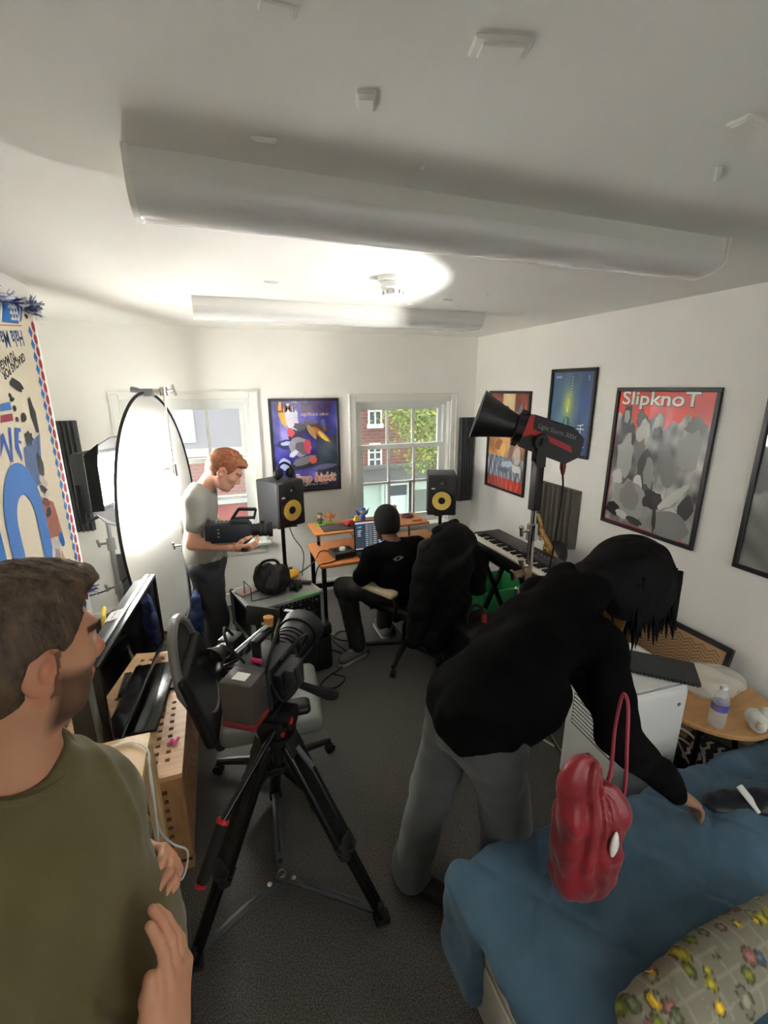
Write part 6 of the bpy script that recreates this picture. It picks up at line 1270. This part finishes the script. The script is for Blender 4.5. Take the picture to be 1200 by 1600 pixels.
F1 = Field(); hand_field(F1, W2R, (.9, -.22, -.05), (-.1, -.75, -.60), (.1, -.3, .9), (.55, .6, .65, .7), 1.0); F2 = Field(); hand_field(F2, W2L, (.80, -.60, -.1), (.2, .3, -.9), (.6, .6, .2), (.4, .45, .5, .55), 1.0)
g = mjoin(g1, g2, F1.mesh(.0045), F2.mesh(.005)); obj('body', g, m_skin, pB, 180, cols=skin_cols(g, SK2, [(HC2, HA2, 1.0, dict(hair=(150, 92, 58)))]))
Fs = Field(); torsoB(Fs, .007)
for a, b in ((S2L, E2L), (S2R, E2R)): Fs.cap(a+z_*.01, a+(b-a)*.58, .058, .058, .06)
Fs.ell(B2-z_*.06, (.118, .160, .13), RB, .05).ell(NB2+z_*.04+fB*.02, (.066, .070, .05), RB, .008, True).plane((0, 0, .84), (0, 0, -1))
m_tee = mat('grey_marl_cotton', (150, 150, 142), .9, var=.05, vs=10, bump=.2, bs=500)
obj('t_shirt', Fs.mesh(.0095, disp=folds(.009, 20, 4, (1, 1, .6))), m_tee, pB, 180, 'grey cotton T-shirt')
m_trs = mat('charcoal_trousers', (44, 46, 48), .85, bump=.2, bs=300)
Fj = Field(); legsB(Fj, .020); Fj.ell(P2-z_*.01, (.128, .170, .11), RB, .04).plane((0, 0, .90), (0, 0, 1)).plane((0, 0, .05), (0, 0, -1)); obj('trousers', Fj.mesh(.012, disp=folds(.008, 22, 9)), m_trs, pB, 180)
for s, a_ in enumerate(AN):
    Fj = Field(); Fj.cap((a_[0]-.04, a_[1], .045), (a_[0]+.16, a_[1]-.03, .034), .044, .036, .02).plane((0, 0, .012), (0, 0, -1)); so_ = obj('shoe', Fj.mesh(.010), m_black, pB, 180)
    obj('sole', prism(rrect(.285, .088, .04, 5), (a_[0]+.055, a_[1]-.012, .0), fB, lB, .014), mat('grey_sole', (150, 150, 146), .7), so_)
Fk = Field(); hair_field(Fk, HC2, HA2, 1.0, .013, .074, .062, nape=-.045); m_hair2 = mat('ginger_hair', (168, 102, 60), .55, var2=(120, 68, 38), var=.3, vs=60, bump=.7, bs=200)
Fk.ell(HC2+HA2[0]*.058+HA2[2]*.092, (.045, .062, .026), np.array(HA2), .025)
obj('hair', Fk.mesh(.006, disp=lambda P: -.005*vnoise(P, 110, 5)), m_hair2, pB, 180)
# his video camera
vc = thing('video_camera', 'black handheld video camera held by the man in grey', 'camera', (.07, 2.77, 1.07), world=True)
VB = (unit((.985, -.12, -.03)), unit((.12, .985, 0)), V3((0.03, 0, 1.0))); VO = V3((.045, 2.775, 1.135)); Vv = lambda g: loc2w(g, VO, VB)
obj('body', Vv(join(rbox(-.14, .09, -.055, .055, -.065, .055, .012), rbox(-.02, .085, -.05, .05, .05, .075, .006), rbox(-.17, -.135, -.045, .045, -.05, .05, .008), rbox(.06, .10, -.05, .05, -.055, .045, .012))), mat('camera_body', (30, 33, 40), .5), vc)
obj('top_handle', Vv(join(bar((-.015, 0, .07), (.03, 0, .135), .026, .016), bar((.03, 0, .135), (.13, 0, .13), .026, .016), bar((.13, 0, .13), (.115, 0, .07), .026, .014), bar((.0, 0, .078), (.12, 0, .078), .03, .012))), m_black, vc)
vl = obj('lens', Vv(join(cyl((.10, 0, 0), (.14, 0, 0), .036, .036, 20), cyl((.14, 0, 0), (.20, 0, 0), .042, .042, 20), cyl((.20, 0, 0), (.225, 0, 0), .048, .048, 20))), m_black, vc)
obj('focus_ring', Vv(join(cyl((.148, 0, 0), (.162, 0, 0), .0435, .0435, 24), cyl((.172, 0, 0), (.19, 0, 0), .0435, .0435, 24))), m_dark, vl); obj('lens_knob', Vv(cyl((.165, 0, .04), (.165, 0, .058), .014, .014, 12)), m_black, vl)
obj('control', Vv(join(*[rbox(-.11+i*.022, -.097+i*.022, -.03, .02, .055, .062, .002) for i in range(5)])), m_grey, vc); obj('side_dial', Vv(join(*[cyl((-.09, -.055, -.02+.022*i), (-.09, -.06, -.02+.022*i), .006, .006, 10) for i in range(3)])), m_grey, vc); obj('side_grip', Vv(rbox(.03, .075, -.062, -.03, -.125, -.05, .012)), m_blackr, vc)
# blue cloth hanging from his pocket
Fj = Field(); c = V3((-.235, 2.915, .66)); Fj.cap(c, c+V3((-.005, -.01, -.12)), .030, .042, .02).cap(c+V3((-.005, -.01, -.12)), c+V3((-.015, -.005, -.27)), .042, .030, .02).cap(c, c+V3((.03, .04, .09)), .022, .018, .02)
tag(obj('blue_cloth', Fj.mesh(.008, disp=folds(.010, 45, 2)), mat('blue_black_cloth', (34, 62, 118), .8, var2=(14, 18, 28), var=.3, vs=26), None, 180), 'crumpled blue and black cloth hanging from cameraman pocket', 'cloth')
# ------------------------------------------------------------------- seated man at the desk
SK3 = (120, 82, 60); HC3 = V3((1.062, 2.84, 1.045)); HA3 = head_axes(math.radians(2), math.radians(14))
pC = person('seated man in black with knitted cap working at the laptop', (1.13, 2.74, 0))
NB3 = V3((1.085, 2.735, .925)); fC = unit((-.12, .99, 0)); lC = unit((-.99, -.12, 0)); RC = np.array([fC, lC, z_])
S3L, S3R = NB3+lC*.175-z_*.06, NB3-lC*.175-z_*.05; E3L, E3R = V3((.855, 2.77, .705)), V3((1.375, 2.81, .77)); W3L, W3R = V3((.985, 2.965, .755)), V3((1.20, 3.0, .755))
C3, B3, P3 = V3((1.095, 2.715, .78)), V3((1.115, 2.71, .66)), V3((1.13, 2.73, .60)); HP3 = [P3+lC*.085-z_*.02, P3-lC*.085-z_*.02]; KN3 = [V3((.79, 3.0, .53)), V3((1.20, 3.16, .54))]; AN3 = [V3((.845, 2.895, .10)), V3((1.14, 3.12, .10))]
def torsoC(F, g=0.0):
    F.ell(C3, (.115+g, .165+g, .16+g), RC, .05).ell(B3, (.11+g, .155+g, .13+g), RC, .05).ell(P3, (.12+g, .165+g, .09+g), RC, .05).cap(NB3-z_*.03, S3L, .055+g, .058+g, .05).cap(NB3-z_*.03, S3R, .055+g, .058+g, .05); return F
def legsC(F, g=0.0):
    for h_, k_, a_ in zip(HP3, KN3, AN3): F.cap(h_, k_, .080+g, .058+g, .03).cap(k_, a_, .056+g, .042+g, .03)
    return F
Fb = Field(); torsoC(Fb, -.012); legsC(Fb); Fb.cap(NB3-z_*.03, HC3-HA3[2]*.07-HA3[0]*.03, .055, .052, .03)
for a, b, c in ((S3L, E3L, W3L), (S3R, E3R, W3R)): Fb.cap(a, b, .045, .040, .03).cap(b, c, .040, .026, .02)
Fh = Field(); head_field(Fh, HC3, HA3); F1 = Field(); hand_field(F1, W3L, (.35, .9, -.05), (0, .05, 1), (1, 0, 0), (.3, .3, .32, .35), .95); F2 = Field(); hand_field(F2, W3R, (-.35, .9, -.05), (0, .05, 1), (-1, 0, 0), (.3, .3, .32, .35), .95)
g = mjoin(Fb.mesh(.013), Fh.mesh(.007), F1.mesh(.005), F2.mesh(.005)); obj('body', g, m_skin, pC, 180, cols=skin_cols(g, SK3, [(HC3, HA3, 1.0, dict(hair=(20, 16, 14)))]))
m_blk = mat('black_cotton', (10, 10, 11), .95, bump=.2, bs=400, spec=.15)
Fs = Field(); torsoC(Fs, .016)
for a, b, c in ((S3L, E3L, W3L), (S3R, E3R, W3R)): Fs.cap(a, b, .066, .062, .035); Fs.cap(b, b+(c-b)*(.62 if a[0] < 1.1 else .25), .058, .050, .03)
Fs.ell(NB3+z_*.045+fC*.01, (.060, .064, .05), RC, .008, True)
jc = obj('sweatshirt', Fs.mesh(.010, disp=folds(.008, 22, 6)), m_blk, pC, 180)
# pale eye printed on the back of the sweatshirt
ec = at(622, 872, Y=2.575); o_ = V3(ec); pe = Print(o_, unit((.97, .10, 0)), unit((.05, -.35, .93)))
pe.add([(-.043+.086*i/10, .021*math.sin(PI*i/10)) for i in range(11)]+[(.043-.086*i/10, -.021*math.sin(PI*i/10)) for i in range(1, 10)], (206, 202, 170)); pe.blob(0, 0, .014, .014, (24, 24, 22), 14, 0); pe.blob(.004, .004, .004, .004, (220, 218, 200), 8, 0)
sv_ = np.array([tuple(v.co) for v in jc.data.vertices])+np.array(pC.location); nzp = pe.n
mo_ = 0.0
for q in pe.v:
    r_ = sv_-V3(q); dn = r_ @ nzp; rad = np.linalg.norm(r_-dn[:, None]*nzp, axis=1); k_ = (rad < .014) & (np.abs(dn) < .15)
    if k_.any(): mo_ = max(mo_, float(dn[k_].max()))
pe.v = [tuple(V3(q)+nzp*(mo_+.003)) for q in pe.v]
pe.build('eye_print', vmat('eye_print', .7), jc)
Fj = Field(); legsC(Fj, .022); Fj.ell(P3, (.135, .18, .085), RC, .03); 
for a_ in AN3: Fj.plane((a_[0], a_[1], .055), (0, 0, -1))
obj('trousers', Fj.mesh(.012, disp=folds(.008, 24, 8)), mat('black_trousers', (24, 24, 25), .85, bump=.2, bs=300), pC, 180)
for s, (a_, d_) in enumerate(zip(AN3, ((-.45, .9, 0), (0, 1, 0)))):
    d_ = unit(d_); d_ = unit((-.75, -.35, 0)) if s == 0 else d_
    Fj = Field(); Fj.cap(a_+V3((0, 0, -.055))-d_*.05, a_+V3((0, 0, -.062))+d_*.15, .046, .038, .02).plane((0, 0, .014), (0, 0, -1)); so_ = obj('shoe', Fj.mesh(.008), mat('grey_suede', (96, 96, 94), .8), pC, 180)
    obj('sole', prism(rrect(.27, .088, .04, 5), (a_[0]+d_[0]*.05, a_[1]+d_[1]*.05, 0), d_, (-d_[1], d_[0], 0), .016), mat('pale_sole', (176, 174, 168), .7), so_); obj('lace', join(*[tube([V3(a_)+d_*(.05+i*.022)+V3((-d_[1]*.02, d_[0]*.02, -.022-.004*i)), V3(a_)+d_*(.06+i*.022)+V3((0, 0, -.014-.004*i)), V3(a_)+d_*(.05+i*.022)+V3((d_[1]*.02, -d_[0]*.02, -.022-.004*i))], .003, 5) for i in range(3)]), m_white, so_)
Fk = Field(); f3, l3, u3 = HA3; R3 = np.array(HA3); Fk.ell(HC3-f3*.012+u3*.038, (.112, .090, .105), R3, .02).ell(HC3-f3*.03-u3*.02, (.088, .080, .075), R3, .03).plane(HC3+f3*.06+u3*.03, f3*.7-u3*.7, .01).plane(HC3-u3*.065, -u3, .01)
obj('cap', Fk.mesh(.006, disp=lambda P: .0018*np.sin(np.arctan2((P-HC3) @ l3, (P-HC3) @ f3)*46)), mat('black_knit', (16, 15, 15), .95, bump=.4, bs=260), pC, 180, 'black knitted cap')
# ------------------------------------------------------------------- person bending over the sofa
SK4 = (150, 112, 92); HC4 = V3((1.455, 1.175, 1.262)); HA4 = head_axes(math.radians(102), math.radians(52))
pD = person('person with black hair in black hoodie and grey joggers bending over the sofa', (.75, 1.12, 0))
P4, B4, C4, NB4 = V3((.755, 1.125, .905)), V3((.88, 1.15, 1.00)), V3((1.03, 1.175, 1.10)), V3((1.245, 1.20, 1.215)); fD = unit((.83, .10, .52)); lD = unit((-.15, .98, .02)); lD = unit(lD-fD*np.dot(lD, fD)); nD = np.cross(fD, lD); RD = np.array([fD, lD, nD])
S4R, S4L = V3((1.145, .995, 1.130)), V3((1.19, 1.375, 1.14)); E4R, E4L = V3((1.135, .875, .875)), V3((1.285, 1.345, .90)); W4R, W4L = V3((1.375, .815, .610)), V3((1.335, 1.12, .745))
def torsoD(F, g=0.0):
    F.ell(P4, (.13+g, .165+g, .125+g), RD, .05).ell(B4, (.15+g, .155+g, .125+g), RD, .06).ell(C4, (.17+g, .165+g, .125+g), RD, .06).cap(NB4-fD*.05, S4L, .058+g, .056+g, .05).cap(NB4-fD*.05, S4R, .058+g, .056+g, .05); return F
HP4 = [V3((.755, 1.035, .86)), V3((.735, 1.215, .86))]; KN4 = [V3((.845, 1.03, .48)), V3((.655, 1.255, .46))]; AN4 = [V3((.835, 1.045, .10)), V3((.575, 1.255, .10))]
def legsD(F, g=0.0, lo=0.0):
    for h_, k_, a_ in zip(HP4, KN4, AN4): F.cap(h_, k_, .088+g, .060+g, .04).cap(k_, a_, .058+g, .042+g+lo, .03)
    return F
Fb = Field(); torsoD(Fb, -.015); legsD(Fb); Fb.cap(NB4-fD*.03, HC4-HA4[2]*.06-HA4[0]*.04, .05, .048, .03)
for a, b, c in ((S4L, E4L, W4L), (S4R, E4R, W4R)): Fb.cap(a, b, .042, .037, .03).cap(b, c, .037, .024, .02)
Fh = Field(); head_field(Fh, HC4, HA4, .97); F1 = Field(); hand_field(F1, W4R, (.80, -.20, -.45), (.35, .1, .9), (.2, .9, .1), (.4, .42, .45, .5), .95); F2 = Field(); hand_field(F2, W4L, (.1, -.6, -.75), (.9, .1, .1), (.2, -.9, .1), (.5, .5, .5, .5), .95)
g = mjoin(Fb.mesh(.014), Fh.mesh(.007), F1.mesh(.0045), F2.mesh(.005)); obj('body', g, m_skin, pD, 180, cols=skin_cols(g, SK4, [(HC4, HA4, .97, dict(hair=(20, 18, 18)))]))
Fs = Field(); torsoD(Fs, .016)
for a, b, c in ((S4L, E4L, W4L), (S4R, E4R, W4R)): Fs.cap(a, b, .074, .068, .04).cap(b, b+(c-b)*.95, .068, .050, .03)
Fs.ell(P4+V3((.0, 0, .02)), (.155, .185, .13), RD, .05).ell(V3((.90, 1.08, .93)), (.17, .14, .12), RD, .06)
# hood lying on the shoulders
Fs.ell(NB4-fD*.06+nD*.085, (.105, .13, .055), RD, .03).ell(NB4-fD*.015+nD*.06-lD*.07, (.07, .05, .06), RD, .03).ell(NB4-fD*.015+nD*.06+lD*.07, (.07, .05, .06), RD, .03)
Fs.ell(NB4+fD*.10, (.085, .07, .075), RD, .01, True).plane(P4-fD*.115-z_*.05, (-.55, -.03, -.83), .02)
m_hood = mat('black_fleece', (9, 8, 8), 1.0, bump=.3, bs=400, spec=.1)
def foldD(P):
    r = P-B4; a = r @ fD; b = r @ lD; return .007*vnoise(P, 19, 3)+.013*np.abs(np.sin(a*8+b*15+.9*vnoise(P, 9, 2)))**6-.004+.004*vnoise(P, 45, 6)
hd_ = obj('hoodie', Fs.mesh(.0105, disp=foldD), m_hood, pD, 180, 'black hooded sweatshirt')
Fj = Field(); legsD(Fj, .022, .016); Fj.ell(P4-z_*.04, (.15, .185, .12), RD, .04)
for a_ in AN4: Fj.cap(a_+V3((0, 0, .02)), a_+V3((.0, 0, -.05)), .068, .066, .03)
Fj.plane((0, 0, .035), (0, 0, -1)).plane(P4+fD*.06+z_*.03, (.62, .05, .78), .02)
m_jog = mat('grey_joggers', (84, 86, 84), .92, var=.06, vs=12, bump=.3, bs=400, sheen=.2)
obj('joggers', Fj.mesh(.0105, disp=folds(.010, 17, 7, (1, 1, .7))), m_jog, pD, 180, 'baggy grey jogging trousers')
for s, a_ in enumerate(AN4):
    d_ = unit((.85, -.35, 0)) if s == 0 else unit((.6, -.75, 0)); Fj = Field(); Fj.cap(a_+V3((0, 0, -.055))-d_*.04, a_+V3((0, 0, -.064))+d_*.15, .044, .036, .02).plane((0, 0, .002), (0, 0, -1)); obj('shoe', Fj.mesh(.009), mat('dark_trainer', (40, 38, 38), .7), pD, 180)
# straight black hair falling forward
f4, l4, u4 = HA4; R4 = np.array(HA4); m_hair4 = mat('black_hair', (9, 8, 8), .7, spec=.15, var=.3, vs=60, bump=.5, bs=160, stretch=(1, 1, .2))
Fk = Field(); Fk.ell(HC4-f4*.012+u4*.026, (.138, .122, .132), R4, .03).ell(HC4-f4*.07-u4*.02, (.115, .112, .11), R4, .06)
for b in (-1, 1): Fk.ell(HC4+l4*.085*b+V3((.0, 0, -.045)), (.105, .045, .10), np.array([(1, 0, 0), l4, np.cross((1, 0, 0), l4)]), .04)
Fk.cap(HC4-f4*.04-u4*.05, NB4+V3((.02, 0, .055)), .105, .075, .05).ell(HC4-f4*.02-u4*.07-l4*.06+V3((0, 0, -.03)), (.08, .05, .08), None, .04)
Fk.ell(HC4+f4*.085-u4*.03, (.06, .055, .09), R4, .02, True)
hr = obj('hair', Fk.mesh(.0065, disp=lambda P: -.004*vnoise(P*V3((1, 1, .3)), 90, 5)), m_hair4, pD, 180)
rn = random.Random(12); st4 = []
for i in range(84):
    a = rn.uniform(-1, 1); b = -1 if rn.random() < .66 else 1; fr = rn.random()
    if i < 60: p0 = HC4+l4*(.078+.035*rn.random())*b+V3((rn.uniform(-.085, .13), 0, rn.uniform(-.05, .02)))
    else: p0 = HC4+l4*rn.uniform(-.09, .09)+f4*.07+u4*rn.uniform(.05, .09)
    L = rn.uniform(.12, .24); sw = V3((rn.uniform(-.01, .05), rn.uniform(-.02, .02), 0))
    st4.append(tube([p0+V3((0, 0, .05)), p0, p0+sw*.5+V3((0, 0, -L*.55)), p0+sw+V3((0, 0, -L))], [.010, .013, .009, .0015], 6, sm=3))
obj('loose_strands', join(*st4), m_hair4, hr, 180)['kind'] = 'stuff'
# red bag hanging from the elbow
rb_ = thing('tote_bag', 'shiny red bag hanging from the elbow of the bending person', 'bag', (.88, .70, .52), world=True)
Fj = Field(); c = V3((.868, .715, .672)); Fj.ell(c+V3((-.01, .0, -.01)), (.095, .065, .10), k=.04).ell(c+V3((-.025, 0, .12)), (.090, .055, .15), k=.05).ell(c+V3((.05, -.005, .10)), (.055, .05, .16), k=.05).ell(c+V3((.045, 0, -.06)), (.05, .045, .06), k=.03).ell(c+V3((-.05, .01, .27)), (.06, .04, .10), k=.05)
def foldR(P): q = P-c; a = np.arctan2(q[:, 1], q[:, 0]); return .012*np.abs(np.sin(a*4.5+5*q[:, 2]+1.1*vnoise(P, 14, 3)))**3*np.clip((q[:, 2]+.08)/.15, 0, 1)+.008*vnoise(P, 22, 5)+.004*vnoise(P, 60, 2)-.004
obj('body', Fj.mesh(.007, disp=foldR), mat('red_satin', (150, 20, 32), .38, var2=(104, 10, 20), var=.3, vs=9, sheen=.2), rb_, 180)
obj('strap', join(tube([c+V3((.085, -.01, .05)), c+V3((.115, .0, .20)), c+V3((.135, .03, .32)), c+V3((.165, .07, .42)), c+V3((.175, .10, .43)), c+V3((.14, .08, .34)), c+V3((.10, .04, .24)), c+V3((.06, .02, .18))], [.006, .005, .005, .005, .005, .005, .006, .008], 8, sm=5)), mat('dark_red_strap', (150, 36, 56), .5), rb_)
Fj = Field(); q = c+V3((.020, -.066, .125)); Fj.ell(q, (.013, .008, .045), k=.01).ell(q+V3((.016, .006, -.02)), (.008, .008, .035), k=.008); obj('white_tag', Fj.mesh(.004), m_white, rb_, 180, 'white tag'); Fj = Field(); Fj.ell(c+V3((.05, -.02, -.115)), (.035, .025, .014), k=.01); obj('grey_corner', Fj.mesh(.005), mat('grey_leather', (130, 116, 104), .6), rb_, 180)
